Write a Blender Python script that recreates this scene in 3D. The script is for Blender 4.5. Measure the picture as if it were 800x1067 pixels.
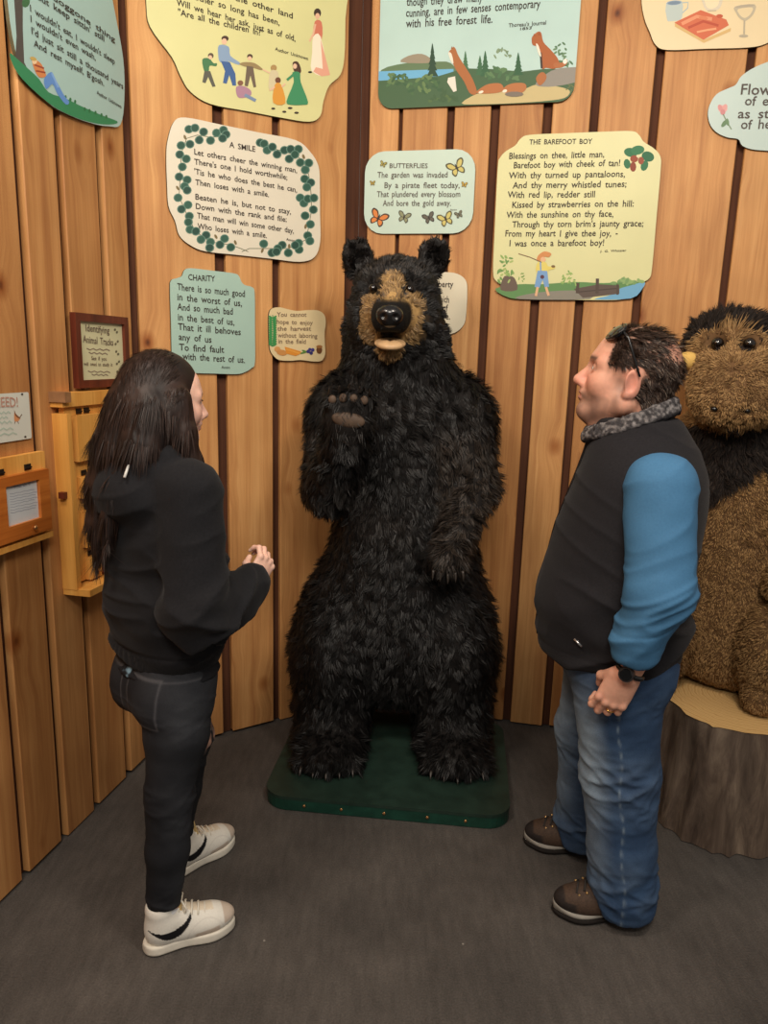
import bpy, bmesh, math, random
import numpy as np
from mathutils import Vector, Matrix, Euler
S = bpy.context.scene
for o in list(bpy.data.objects): bpy.data.objects.remove(o)
C = S.collection
PI = math.pi
rad = math.radians

# ------------------------------------------------------------------ camera
FPX, PITCH, ROLL, EYE = 770.0, rad(11.936), rad(1.67), 1.68
cam_d = bpy.data.cameras.new('camera'); cam = bpy.data.objects.new('camera', cam_d); C.objects.link(cam)
cam_d.sensor_fit = 'VERTICAL'; cam_d.sensor_height = 36.0; cam_d.lens = FPX/1067*36.0
cam_d.clip_start = 0.05
fw = Vector((0, math.cos(PITCH), -math.sin(PITCH))); r0 = Vector((1,0,0)); u0 = r0.cross(fw)
cr = math.cos(ROLL)*r0 + math.sin(ROLL)*u0; cu = -math.sin(ROLL)*r0 + math.cos(ROLL)*u0
M = Matrix.Identity(4)
for i in range(3):
    M[i][0] = cr[i]; M[i][1] = cu[i]; M[i][2] = -fw[i]
M[2][3] = EYE
cam.matrix_world = M
S.camera = cam

# ------------------------------------------------------------------ light
S.view_settings.view_transform = 'Standard'; S.view_settings.look = 'None'
S.view_settings.gamma = 1; S.view_settings.use_curve_mapping = False
S.view_settings.exposure = 0.0
w = bpy.data.worlds.new('room_air'); S.world = w; w.use_nodes = True
w.node_tree.nodes['Background'].inputs[0].default_value = (1.0, .92, .82, 1)
w.node_tree.nodes['Background'].inputs[1].default_value = 0.34
def area(name, loc, target, size, power, col=(1,.88,.74)):
    l = bpy.data.lights.new(name, 'AREA'); l.shape = 'RECTANGLE'; l.size = size[0]; l.size_y = size[1]
    l.energy = power; l.color = col
    o = bpy.data.objects.new(name, l); C.objects.link(o); o.location = loc
    o.rotation_euler = (Vector(target)-Vector(loc)).to_track_quat('-Z','Y').to_euler()
    return o
area('ceiling_lamp_light', (-.9,.9,3.25), (-.6,3.0,1.9), (.5,.5), 29)
area('ceiling_lamp_light', (.75,.9,3.25), (.4,3.2,1.9), (.5,.5), 31)
area('ceiling_lamp_light', (.0,-.6,3.3), (0,1.6,.4), (1.0,.6), 46, (1,.92,.82))

# ------------------------------------------------------------------ object helpers
def tag(o, label, cat, group=None):
    o['label'] = label; o['category'] = cat
    if group: o['group'] = group
    return o
def thing(name, label, cat, loc=(0,0,0), rz=0, group=None):
    o = bpy.data.objects.new(name, None); C.objects.link(o); o.empty_display_size = .1
    o.location = loc; o.rotation_euler = (0,0,rz)
    return tag(o, label, cat, group)
def link(name, me, parent=None, mats=()):
    o = bpy.data.objects.new(name, me); C.objects.link(o)
    for m in (mats if isinstance(mats,(list,tuple)) else [mats]): me.materials.append(m)
    if parent: o.parent = parent
    return o
def raw(name, V, F, parent=None, mats=(), smooth=True, col=None, mi=None, extra=None):
    """mesh from numpy verts + list of face arrays (quads / tris)"""
    me = bpy.data.meshes.new(name)
    V = np.asarray(V, np.float32)
    Fs = [np.asarray(f, np.int32) for f in (F if isinstance(F, list) else [F]) if len(f)]
    loops = np.concatenate([f.ravel() for f in Fs]); cnt = np.concatenate([np.full(len(f), f.shape[1], np.int32) for f in Fs])
    me.vertices.add(len(V)); me.vertices.foreach_set('co', V.ravel())
    me.loops.add(len(loops)); me.loops.foreach_set('vertex_index', loops)
    me.polygons.add(len(cnt)); me.polygons.foreach_set('loop_start', np.concatenate([[0], np.cumsum(cnt)[:-1]]).astype(np.int32))
    me.polygons.foreach_set('loop_total', cnt)
    if mi is not None: me.polygons.foreach_set('material_index', np.asarray(mi, np.int32))
    me.polygons.foreach_set('use_smooth', np.full(len(cnt), smooth))
    me.update(calc_edges=True)
    if col is not None:
        a = me.color_attributes.new('Col', 'FLOAT_COLOR', 'POINT')
        c4 = np.ones((len(V),4), np.float32); c4[:,:3] = col; a.data.foreach_set('color', c4.ravel())
    if extra is not None:
        for k, v in extra.items():
            a = me.attributes.new(k, 'FLOAT', 'POINT'); a.data.foreach_set('value', np.asarray(v, np.float32))
    me.validate()
    return link(name, me, parent, mats)
def lin(r, g=None, b=None):
    if g is None: r, g, b = r
    f = lambda c: (c/255/12.92) if c/255 <= .04045 else ((c/255+.055)/1.055)**2.4
    return (f(r), f(g), f(b))
def frombm(name, bm, parent=None, mats=(), smooth=False, bevel=0, seg=2):
    if bevel:
        bmesh.ops.bevel(bm, geom=[e for e in bm.edges if len(e.link_faces)==2 and e.calc_face_angle(0)>.5], offset=bevel, segments=seg, profile=.6, affect='EDGES', clamp_overlap=True)
    bmesh.ops.recalc_face_normals(bm, faces=bm.faces)
    me = bpy.data.meshes.new(name); bm.to_mesh(me); bm.free()
    for p in me.polygons: p.use_smooth = smooth
    return link(name, me, parent, mats)
def bmbox(bm, x0,x1,y0,y1,z0,z1):
    vs = [bm.verts.new(p) for p in ((x0,y0,z0),(x1,y0,z0),(x1,y1,z0),(x0,y1,z0),(x0,y0,z1),(x1,y0,z1),(x1,y1,z1),(x0,y1,z1))]
    fs = [bm.faces.new([vs[i] for i in f]) for f in ((0,3,2,1),(4,5,6,7),(0,1,5,4),(1,2,6,5),(2,3,7,6),(3,0,4,7))]
    return vs, fs
def box(name, x0,x1,y0,y1,z0,z1, mat, parent=None, bevel=.002, smooth=False):
    bm = bmesh.new(); bmbox(bm, x0,x1,y0,y1,z0,z1)
    return frombm(name, bm, parent, mat, smooth, bevel)

# ------------------------------------------------------------------ materials
def mat(name, col=(.5,.5,.5), rough=.6, spec=.4, metal=0, build=None, **kw):
    m = bpy.data.materials.new(name); m.use_nodes = True
    nt = m.node_tree; b = nt.nodes['Principled BSDF']
    b.inputs['Base Color'].default_value = (*col,1); b.inputs['Roughness'].default_value = rough
    b.inputs['Specular IOR Level'].default_value = spec; b.inputs['Metallic'].default_value = metal
    for k,v in kw.items(): b.inputs[k.replace('_',' ')].default_value = v
    if build: build(nt, b)
    return m
def N(nt, t, **kw):
    n = nt.nodes.new(t)
    for k,v in kw.items():
        if k.startswith('i_'):
            n.inputs[int(k[2:]) if k[2:].isdigit() else k[2:].replace('_',' ')].default_value = v
        else: setattr(n, k, v)
    return n
def L(nt, a, ao, b, bi): nt.links.new(a.outputs[ao], b.inputs[bi])
def ramp(nt, stops, interp='LINEAR'):
    n = nt.nodes.new('ShaderNodeValToRGB'); cr = n.color_ramp; cr.interpolation = interp
    while len(cr.elements) < len(stops): cr.elements.new(.5)
    for e,(p,c) in zip(cr.elements, stops): e.position = p; e.color = (*c,1) if len(c)==3 else c
    return n
def mixc(nt, mode='MIX', fac=1.0):
    n = nt.nodes.new('ShaderNodeMix'); n.data_type = 'RGBA'; n.blend_type = mode; n.inputs[0].default_value = fac
    return n   # A=6 B=7 out=2
def bump(nt, b, src, so, strength=.3, dist=.002):
    n = nt.nodes.new('ShaderNodeBump'); n.inputs['Strength'].default_value = strength; n.inputs['Distance'].default_value = dist
    L(nt, src, so, n, 'Height'); L(nt, n, 'Normal', b, 'Normal'); return n
def attr(nt, name='Col'): return N(nt, 'ShaderNodeAttribute', attribute_name=name)

def wood_nodes(light, mid, dark, grain=1.0, knots=True, vertical='Z'):
    def build(nt, b):
        tc = N(nt,'ShaderNodeTexCoord'); a = attr(nt,'board')
        sep = N(nt,'ShaderNodeSeparateXYZ'); L(nt,tc,'Object',sep,0)
        off = N(nt,'ShaderNodeMath',operation='MULTIPLY',i_1=7.31); L(nt,a,'Fac',off,0)
        ax = N(nt,'ShaderNodeMath',operation='ADD'); L(nt,sep,'X',ax,0); L(nt,off,0,ax,1)
        az = N(nt,'ShaderNodeMath',operation='ADD'); L(nt,sep,'Z',az,0); L(nt,off,0,az,1)
        cmb = N(nt,'ShaderNodeCombineXYZ')
        srcx, srcz = (ax,az) if vertical=='Z' else (az,ax)
        L(nt,srcx,0,cmb,'X'); L(nt,sep,'Y',cmb,'Y'); L(nt,srcz,0,cmb,'Z')
        # knots: voronoi in stretched space
        mk = N(nt,'ShaderNodeMapping'); mk.inputs['Scale'].default_value=(5.0,2.0,3.6); L(nt,cmb,0,mk,0)
        vo = N(nt,'ShaderNodeTexVoronoi',feature='F1'); vo.inputs['Scale'].default_value=1.0; vo.inputs['Randomness'].default_value=1.0; L(nt,mk,0,vo,'Vector')
        # grain bends round a knot
        sc = N(nt,'ShaderNodeSeparateColor'); L(nt,vo,'Color',sc,0)
        gt = N(nt,'ShaderNodeMath',operation='LESS_THAN',i_1=.42); L(nt,sc,0,gt,0)
        dd = N(nt,'ShaderNodeMath',operation='ADD'); L(nt,vo,'Distance',dd,0); L(nt,gt,0,dd,1)
        kr = ramp(nt,[(0,(1,1,1)),(.45,(0,0,0))]); L(nt,dd,0,kr,0)
        ks = N(nt,'ShaderNodeMath',operation='MULTIPLY',i_1=.035 if knots else 0.0); L(nt,kr,0,ks,0)
        gx = N(nt,'ShaderNodeMath',operation='ADD'); L(nt,srcx,0,gx,0); L(nt,ks,0,gx,1)
        cmb2 = N(nt,'ShaderNodeCombineXYZ'); L(nt,gx,0,cmb2,'X'); L(nt,sep,'Y',cmb2,'Y'); L(nt,srcz,0,cmb2,'Z')
        mg = N(nt,'ShaderNodeMapping'); mg.inputs['Scale'].default_value=(26*grain,26,1.1*grain); L(nt,cmb2,0,mg,0)
        n1 = N(nt,'ShaderNodeTexNoise',i_Scale=1.0,i_Detail=5.0,i_Roughness=.6,i_Distortion=.4); L(nt,mg,0,n1,'Vector')
        mg2 = N(nt,'ShaderNodeMapping'); mg2.inputs['Scale'].default_value=(160*grain,60,3); L(nt,cmb2,0,mg2,0)
        n2 = N(nt,'ShaderNodeTexNoise',i_Scale=1.0,i_Detail=3.0); L(nt,mg2,0,n2,'Vector')
        r1 = ramp(nt,[(.25,dark),(.5,mid),(.72,light)]); L(nt,n1,0,r1,0)
        mx = mixc(nt,'MULTIPLY',.35); r2 = ramp(nt,[(.3,(.72,.62,.55)),(.65,(1,1,1))]); L(nt,n2,0,r2,0)
        L(nt,r1,0,mx,6); L(nt,r2,0,mx,7)
        # blotches
        n3 = N(nt,'ShaderNodeTexNoise',i_Scale=3.0,i_Detail=2.0); L(nt,cmb,0,n3,'Vector')
        r3 = ramp(nt,[(.3,(.80,.74,.68)),(.7,(1.08,1.04,1.0))]); L(nt,n3,0,r3,0)
        m3 = mixc(nt,'MULTIPLY',.8); L(nt,mx,2,m3,6); L(nt,r3,0,m3,7)
        # board to board tint
        t1 = N(nt,'ShaderNodeTexWhiteNoise',noise_dimensions='1D'); L(nt,a,'Fac',t1,'W')
        r4 = ramp(nt,[(0,(.70,.58,.46)),(.45,(.98,.92,.86)),(1,(1.08,1.06,1.02))]); L(nt,t1,0,r4,0)
        m4 = mixc(nt,'MULTIPLY',1.0); L(nt,m3,2,m4,6); L(nt,r4,0,m4,7)
        out, oi = m4, 2
        if knots:
            rk = ramp(nt,[(0,(.16,.08,.04)),(.035,(.34,.20,.12)),(.065,(.60,.42,.29)),(.19,(1,1,1))]); L(nt,dd,0,rk,0)
            m5 = mixc(nt,'MULTIPLY',1.0); L(nt,m4,2,m5,6); L(nt,rk,0,m5,7); out = m5
        L(nt,out,oi,b,'Base Color')
        bump(nt,b,n2,0,.25,.001)
    return build
M_BOARD = mat('cedar_board', rough=.55, spec=.35, build=wood_nodes(lin(220,174,118), lin(203,154,100), lin(172,120,74)))
M_GAP = mat('recess_board', rough=.8, spec=.2, build=wood_nodes(lin(98,64,46), lin(84,54,40), lin(66,42,32), knots=False))
M_PINE = mat('pine_rack', rough=.5, spec=.35, build=wood_nodes(lin(236,186,104), lin(224,168,86), lin(204,142,66), knots=False))
M_ORANGE = mat('stained_frame', rough=.4, spec=.4, build=wood_nodes(lin(206,132,62), lin(186,110,46), lin(150,80,32), knots=False, vertical='X'))
M_RED = mat('mahogany_frame', rough=.4, spec=.4, build=wood_nodes(lin(116,58,40), lin(98,46,32), lin(76,34,26), knots=False))
def plain(name, rgb, rough=.6, spec=.35, metal=0, var=.08, scale=30, **kw):
    c = lin(rgb)
    def build(nt,b):
        tc = N(nt,'ShaderNodeTexCoord'); n = N(nt,'ShaderNodeTexNoise',i_Scale=float(scale),i_Detail=3.0); L(nt,tc,'Object',n,'Vector')
        r = ramp(nt,[(.3,tuple(x*(1-var) for x in c)),(.7,tuple(min(1,x*(1+var)) for x in c))]); L(nt,n,0,r,0); L(nt,r,0,b,'Base Color')
    return mat(name, c, rough, spec, metal, build, **kw)
def floor_build(nt,b):
    tc = N(nt,'ShaderNodeTexCoord')
    n1 = N(nt,'ShaderNodeTexNoise',i_Scale=2.2,i_Detail=6.0,i_Roughness=.65); L(nt,tc,'Object',n1,'Vector')
    n2 = N(nt,'ShaderNodeTexNoise',i_Scale=180.0,i_Detail=2.0); L(nt,tc,'Object',n2,'Vector')
    mp = N(nt,'ShaderNodeMapping'); mp.inputs['Scale'].default_value=(30,6,1); mp.inputs['Rotation'].default_value=(0,0,.5); L(nt,tc,'Object',mp,0)
    n3 = N(nt,'ShaderNodeTexNoise',i_Scale=1.5,i_Detail=4.0); L(nt,mp,0,n3,'Vector')
    r = ramp(nt,[(.3,lin(68,64,61)),(.55,lin(85,80,76)),(.8,lin(101,95,90))]); L(nt,n1,0,r,0)
    r2 = ramp(nt,[(.3,(.6,.6,.6)),(.7,(1.25,1.25,1.25))]); L(nt,n2,0,r2,0)
    m = mixc(nt,'MULTIPLY',.6); L(nt,r,0,m,6); L(nt,r2,0,m,7)
    r3 = ramp(nt,[(.35,(.82,.82,.82)),(.65,(1.12,1.12,1.12))]); L(nt,n3,0,r3,0)
    m2 = mixc(nt,'MULTIPLY',.7); L(nt,m,2,m2,6); L(nt,r3,0,m2,7)
    vo = N(nt,'ShaderNodeTexVoronoi',feature='F1',i_Scale=5.0); L(nt,tc,'Object',vo,'Vector')
    rv = ramp(nt,[(.012,(1,1,1)),(.02,(0,0,0))]); L(nt,vo,'Distance',rv,0)
    m3 = mixc(nt); L(nt,rv,0,m3,0); L(nt,m2,2,m3,6); m3.inputs[7].default_value=(*lin(150,144,138),1)
    L(nt,m3,2,b,'Base Color'); bump(nt,b,n2,0,.5,.003)
M_FLOOR = mat('grey_floor', rough=.75, spec=.3, build=floor_build)

# ------------------------------------------------------------------ the room
bm = bmesh.new(); bmbox(bm,-6,6,-5,5,-.06,0)
fl = frombm('floor', bm, None, M_FLOOR); fl['kind'] = 'structure'
HEAD = rad(11.904)
WALLS = {'A':(HEAD,-1.52118), 'B':(HEAD+PI/4,-2.90177), 'C':(HEAD+PI/2,-3.26998)}
def wall_at(k, u, z=0, y=0):
    """point on a wall: u along it, y into it (negative = into the room)"""
    t, off = WALLS[k]; n = Vector((math.cos(t),-math.sin(t),0)); d = Vector((math.sin(t),math.cos(t),0))
    p = n*off + d*u - n*y; p.z = z
    return p, PI/2 - t
random.seed(5)
def wall(name, k, boards, u0, u1, top=3.6):
    V=[];F=[];mi=[];bid=[]
    def addbox(x0,x1,y0,y1,z0,z1,m,b):
        i=len(V)
        V.extend([(x0,y0,z0),(x1,y0,z0),(x1,y1,z0),(x0,y1,z0),(x0,y0,z1),(x1,y0,z1),(x1,y1,z1),(x0,y1,z1)])
        for f in ((0,3,2,1),(4,5,6,7),(0,1,5,4),(1,2,6,5),(2,3,7,6),(3,0,4,7)): F.append([i+q for q in f]); mi.append(m)
        bid.extend([b]*8)
    for i,(a,b) in enumerate(boards):
        zb = random.uniform(.004,.016); dy = random.uniform(-.0015,.0015)
        addbox(a,b,dy,.026,zb,top,0,ord(k)*.37+i*1.713)
    addbox(u0,u1,.026,.07,.002,top,1,.5)
    p, rz = wall_at(k,0)
    o = raw(name, V, np.array(F), None, [M_BOARD,M_GAP], smooth=False, mi=mi, extra={'board':bid})
    o.location = p; o.rotation_euler=(0,0,rz); o['kind']='structure'
    bv = o.modifiers.new('b','BEVEL'); bv.width=.003; bv.segments=1
    return o
wall('wall_left','A',[(-.6,-.02),(.02,.30),(.335,.60),(.635,.95),(.985,1.21),(1.245,1.50),(1.535,1.785),(1.82,1.985),(2.02,2.175),(2.211,2.395),(2.43,2.566)],-.6,2.60)
wall('wall_back','B',[(.772,1.072),(1.116,1.315),(1.350,1.655)],.745,1.735)
wall('wall_right','C',[(-.80,-.676),(-.659,-.474),(-.443,-.296),(-.260,-.088),(-.052,.094),(.128,.322),(.355,.648),(.679,.90),(.935,1.16),(1.195,1.42),(1.45,1.72),(1.755,2.0),(2.03,2.4)],-.845,2.4)
# painted signs: outline, lettering and pictures in tenths of a millimetre on the wall
SIGNS = {
 'dog': {'w':'A','c':(22672,23839),'board':(172,205,202),'outline':[-2822,6161,-3010,5602,-2991,4948,-2888,4277,-2822,3661,-2821,3106,-2822,2577,-2810,2090,-2772,1661,-2711,1297,-2631,989,-2522,729,-2372,511,-2167,340,-1918,217,-1646,129,-1372,61,-1100,16,-818,0,-529,2,-232,11,84,28,416,57,738,93,1028,131,1274,168,1490,207,1691,251,1888,301,2091,345,2292,385,2475,449,2628,561,2744,732,2832,946,2898,1193,2948,1461,2987,1756,3011,2080,3011,2420,2978,2761,2893,3120,2767,3498,2634,3858,2528,4161,2449,4378,2381,4536,2337,4681,2328,4861,2382,5083,2484,5323,2583,5583,2628,5861,2647,6186,2653,6549,2572,6892,2328,7161,1861,7366,1225,7530,515,7609,-172,7561,-886,7363,-1653,7042,-2342,6631],'lines':[("It's such a doggone thing",-3538,2485,2933,3083,145,(52,42,36)),("But keep sittin' still",-1564,1825,2713,2863,151,(52,42,36)),("I wouldn't eat, I wouldn't sleep",-1889,2412,2251,2385,153,(52,42,36)),("I wouldn't even wash,",-1897,1275,1978,2103,151,(52,42,36)),("I'd just sit still a thousand years",-1887,2879,1687,1762,155,(52,42,36)),("And rest myself, B'gosh.",-1826,1695,1387,1470,153,(52,42,36)),('Author Unknown',1252,2704,1096,1098,99,(52,42,36))],'art':{'painted_tree':[((78,72,70),[-2537,2626,-2131,2801,-2252,1669,-2285,801,-2102,616,-2681,602,-2538,1379]),((60,105,70),[-1888,2449,-1973,2347,-2083,2273,-2178,2255,-2220,2299,-2195,2388,-2112,2490,-2002,2564,-1907,2584,-1863,2540]),((60,105,70),[-1810,2643,-1917,2554,-2023,2503,-2088,2509,-2089,2570,-2024,2661,-1918,2750,-1812,2802,-1745,2797,-1744,2736]),((50,120,80),[-1872,2792,-1919,2716,-2028,2634,-2156,2580,-2255,2573,-2288,2615,-2243,2690,-2136,2771,-2008,2826,-1907,2834])],'painted_hill':[((50,130,88),[-2867,825,-2825,839,-2749,823,-2640,798,-2479,766,-2281,723,-2095,681,-1943,648,-1805,616,-1669,572,-1545,496,-1423,406,-1259,351,-1018,358,-731,402,-450,438,-215,448,11,450,283,457,650,475,1074,499,1474,524,1848,560,2192,597,2410,608,2451,575,2359,515,2176,443,1907,358,1556,264,1170,181,750,113,302,57,-130,22,-527,7,-910,12,-1289,47,-1699,123,-2102,225,-2416,325,-2606,415,-2719,505,-2797,592,-2854,681,-2877,768]),((40,108,66),[-386,492,-421,428,-482,409,-507,454,-472,518,-411,537]),((40,108,66),[-145,499,-181,434,-244,415,-269,460,-233,525,-171,544]),((40,108,66),[101,513,64,447,1,428,-25,474,11,539,75,558]),((40,108,66),[600,447,562,380,496,360,468,407,506,474,572,493]),((40,108,66),[863,475,824,408,757,388,729,435,767,502,835,522]),((40,108,66),[1200,517,1160,449,1091,429,1062,476,1102,544,1171,565]),((40,108,66),[1545,545,1504,476,1433,455,1403,504,1444,573,1514,593]),((40,108,66),[1828,576,1787,506,1714,485,1683,534,1724,603,1797,624])],'painted_sleeper':[((205,130,80),[-1937,1017,-1840,1047,-1692,1051,-1568,1039,-1499,1009,-1455,962,-1420,912,-1376,861,-1341,807,-1349,756,-1431,700,-1554,647,-1664,625,-1742,646,-1808,697,-1860,761,-1911,846,-1948,945]),((150,70,50),[-1862,866,-1433,919,-1401,972,-1831,918]),((150,70,50),[-1808,726,-1372,823,-1351,874,-1789,776]),((232,200,160),[-1717,1031,-1745,973,-1808,922,-1881,896,-1937,906,-1954,948,-1927,1005,-1864,1057,-1791,1083,-1735,1073]),((190,160,90),[-1734,1056,-1783,1017,-1870,985,-1962,973,-2023,985,-2030,1015,-1982,1054,-1896,1086,-1804,1098,-1742,1087]),((95,140,205),[-1447,646,-1354,761,-1211,886,-1086,961,-1016,957,-966,902,-898,828,-787,730,-657,611,-537,512,-426,457,-326,424,-276,390,-298,336,-371,283,-467,264,-590,301,-733,372,-856,445,-934,526,-993,609,-1062,643,-1164,576,-1276,462,-1363,402,-1424,445,-1460,542]),((125,165,220),[-1109,910,-824,610,-736,661,-1024,961])]}},
 'kids': {'w':'B','c':(12352,25764),'board':(226,223,160),'outline':[-3982,6236,-4107,5771,-4111,5242,-4062,4710,-4032,4236,-4032,3829,-4027,3458,-4017,3126,-4002,2836,-3995,2604,-3991,2424,-3966,2262,-3892,2086,-3741,1884,-3534,1674,-3321,1470,-3152,1286,-3047,1129,-2978,989,-2920,861,-2852,736,-2777,612,-2705,494,-2619,384,-2502,286,-2358,199,-2193,122,-1995,59,-1752,16,-1450,0,-1099,7,-724,24,-352,36,23,42,410,48,792,55,1148,66,1486,75,1810,84,2104,101,2348,136,2530,188,2664,253,2764,335,2848,436,2908,565,2939,717,2962,879,2998,1036,3048,1188,3101,1342,3166,1493,3248,1636,3363,1763,3502,1880,3640,1999,3748,2136,3819,2281,3868,2430,3902,2607,3928,2836,3945,3123,3949,3455,3948,3827,3948,4236,4003,4710,4093,5242,4110,5771,3948,6236,3528,6634,2923,6992,2256,7298,1648,7536,1127,7695,629,7786,141,7827,-352,7836,-861,7827,-1375,7786,-1878,7695,-2352,7536,-2823,7298,-3289,6992,-3694,6634],'lines':[('long into the other land',-2362,1611,3735,3658,176,(52,42,36)),('mother so long has been,',-2517,1055,3343,3298,175,(52,42,36)),('Will we hear her ask, just as of old,',-2937,1727,3003,2903,176,(52,42,36)),('"Are all the children in?"',-2889,376,2696,2768,175,(52,42,36)),('Author Unknown',866,2282,2388,2353,102,(52,42,36))],'art':{'painted_woman':[((64,48,40),[2848,4160,2818,4054,2737,3974,2636,3950,2554,3991,2522,4081,2552,4186,2633,4266,2733,4291,2816,4251]),((226,180,150),[2791,4035,2772,3964,2720,3911,2655,3896,2602,3923,2581,3984,2601,4054,2652,4107,2717,4123,2770,4095]),((205,120,95),[2572,3796,2666,3879,2787,3896,2875,3840,2914,3667,2920,3421,2883,3232,2770,3137,2614,3100,2508,3146,2488,3331,2517,3597]),((240,228,205),[2507,3240,2597,3350,2719,3406,2835,3315,2966,2949,3092,2429,3113,2042,2935,1909,2653,1915,2449,2000,2404,2173,2434,2425,2466,2667,2467,2883,2472,3089]),((226,165,140),[2836,3221,3282,2029,2900,1902,2519,1995,2635,2182,2944,2180]),((226,180,150),[2556,3706,2468,3334,2310,3041,2383,3028,2545,3332,2636,3711]),((40,34,30),[2473,1967,2455,1941,2408,1917,2350,1905,2304,1909,2286,1928,2303,1954,2350,1977,2408,1989,2454,1985])],'painted_boy':[((70,120,80),[-2027,1451,-1961,1511,-1857,1539,-1765,1542,-1704,1511,-1654,1456,-1606,1418,-1554,1421,-1505,1441,-1474,1446,-1465,1416,-1474,1370,-1507,1333,-1580,1322,-1676,1320,-1750,1299,-1775,1237,-1778,1157,-1795,1095,-1843,1056,-1905,1035,-1956,1062,-1999,1171,-2031,1328]),((90,76,60),[-1591,1668,-1614,1606,-1670,1559,-1739,1544,-1794,1567,-1814,1620,-1791,1681,-1735,1729,-1666,1744,-1612,1721]),((228,190,160),[-1653,1602,-1668,1557,-1704,1524,-1747,1514,-1782,1532,-1795,1571,-1780,1615,-1744,1649,-1701,1658,-1666,1640]),((90,90,80),[-1956,1079,-1734,1126,-1540,649,-1663,607,-1819,913,-1924,679,-2044,690])],'painted_father':[((70,50,40),[-998,2373,-1027,2310,-1099,2258,-1188,2238,-1259,2257,-1285,2308,-1257,2371,-1185,2423,-1096,2443,-1025,2424]),((226,186,158),[-1072,2260,-1092,2193,-1145,2142,-1208,2128,-1259,2155,-1277,2213,-1256,2280,-1205,2330,-1141,2344,-1090,2318]),((135,160,190),[-1381,2066,-1269,2111,-1118,2122,-1002,2098,-971,2021,-975,1907,-945,1809,-828,1746,-675,1698,-572,1657,-552,1618,-582,1586,-646,1569,-768,1578,-923,1601,-1031,1612,-1034,1598,-990,1573,-990,1550,-1089,1525,-1230,1502,-1341,1510,-1391,1564,-1410,1647,-1418,1741,-1427,1854,-1423,1976]),((66,98,150),[-1319,1550,-969,1590,-756,1240,-730,838,-877,809,-997,1145,-1105,826,-1250,824,-1161,1245])],'painted_lad':[((80,60,48),[-49,1977,-72,1919,-131,1874,-204,1858,-262,1878,-284,1926,-261,1984,-202,2030,-130,2046,-71,2026]),((228,190,160),[-92,1905,-109,1858,-152,1823,-205,1811,-247,1829,-263,1868,-246,1914,-204,1949,-151,1961,-108,1944]),((150,130,90),[-339,1725,-228,1748,-100,1767,24,1766,150,1732,271,1679,348,1634,357,1608,321,1590,260,1579,172,1579,60,1586,-42,1589,-116,1580,-180,1568,-256,1562,-367,1564,-489,1573,-573,1585,-597,1601,-585,1621,-551,1643,-500,1670,-428,1700]),((110,95,80),[-298,1607,-41,1625,82,955,-26,915,-151,1311,-262,904,-391,897])],'painted_toddler':[((130,90,70),[-443,987,-466,929,-524,884,-597,869,-654,891,-676,940,-653,998,-594,1043,-522,1057,-464,1036]),((170,130,150),[-709,815,-623,854,-503,876,-391,879,-290,859,-196,821,-135,773,-113,714,-125,645,-180,581,-306,517,-474,458,-608,434,-678,461,-714,523,-733,592,-747,667,-744,750]),((120,140,170),[-424,530,26,414,87,524,-364,640])],'painted_child':[((170,140,90),[942,1796,916,1725,850,1671,768,1654,701,1680,676,1740,702,1810,768,1865,850,1882,917,1856]),((208,196,160),[676,1629,770,1694,887,1700,975,1673,1011,1618,1016,1529,1008,1420,992,1271,963,1101,918,981,850,947,766,961,696,984,643,984,603,991,586,1055,593,1229,623,1459]),((228,190,160),[666,1574,360,1639,335,1593,641,1527])],'painted_tot':[((110,70,50),[1109,1393,1086,1323,1024,1269,948,1254,887,1282,863,1343,887,1414,948,1467,1024,1483,1086,1455]),((214,150,60),[852,1183,930,1270,1030,1290,1120,1237,1213,1060,1296,806,1301,612,1158,517,937,484,783,533,756,718,793,984]),((226,186,158),[833,1127,610,953,648,914,871,1089]),((226,186,158),[1165,1149,1323,1293,1278,1327,1121,1183]),((60,50,44),[872,342,855,317,810,295,755,284,710,290,694,309,711,334,755,356,811,366,855,361]),((60,50,44),[1347,316,1330,290,1284,268,1228,258,1182,263,1165,283,1182,308,1228,330,1284,341,1330,335])],'painted_girl':[((80,56,44),[1616,2125,1675,2176,1765,2204,1844,2193,1909,2119,1963,2004,1984,1903,1953,1824,1888,1759,1824,1728,1766,1742,1708,1790,1663,1854,1629,1942,1607,2045]),((228,190,160),[1799,2033,1782,1974,1736,1931,1680,1919,1634,1943,1617,1995,1634,2053,1679,2097,1736,2109,1782,2085]),((64,140,96),[1595,1765,1682,1821,1814,1848,1915,1832,1941,1763,1937,1650,1963,1501,2073,1287,2215,1034,2294,839,2269,751,2180,722,2061,698,1900,656,1709,619,1552,602,1442,592,1365,603,1347,687,1428,904,1568,1196,1664,1440,1655,1590,1603,1692]),((64,140,96),[1630,1748,1335,1481,1401,1430,1697,1697]),((60,50,44),[1610,498,1590,472,1539,449,1475,437,1424,441,1404,460,1423,486,1475,510,1539,521,1590,517]),((60,50,44),[1888,377,1868,351,1816,327,1752,316,1700,320,1680,339,1699,365,1751,389,1816,400,1868,396])]}},
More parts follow.
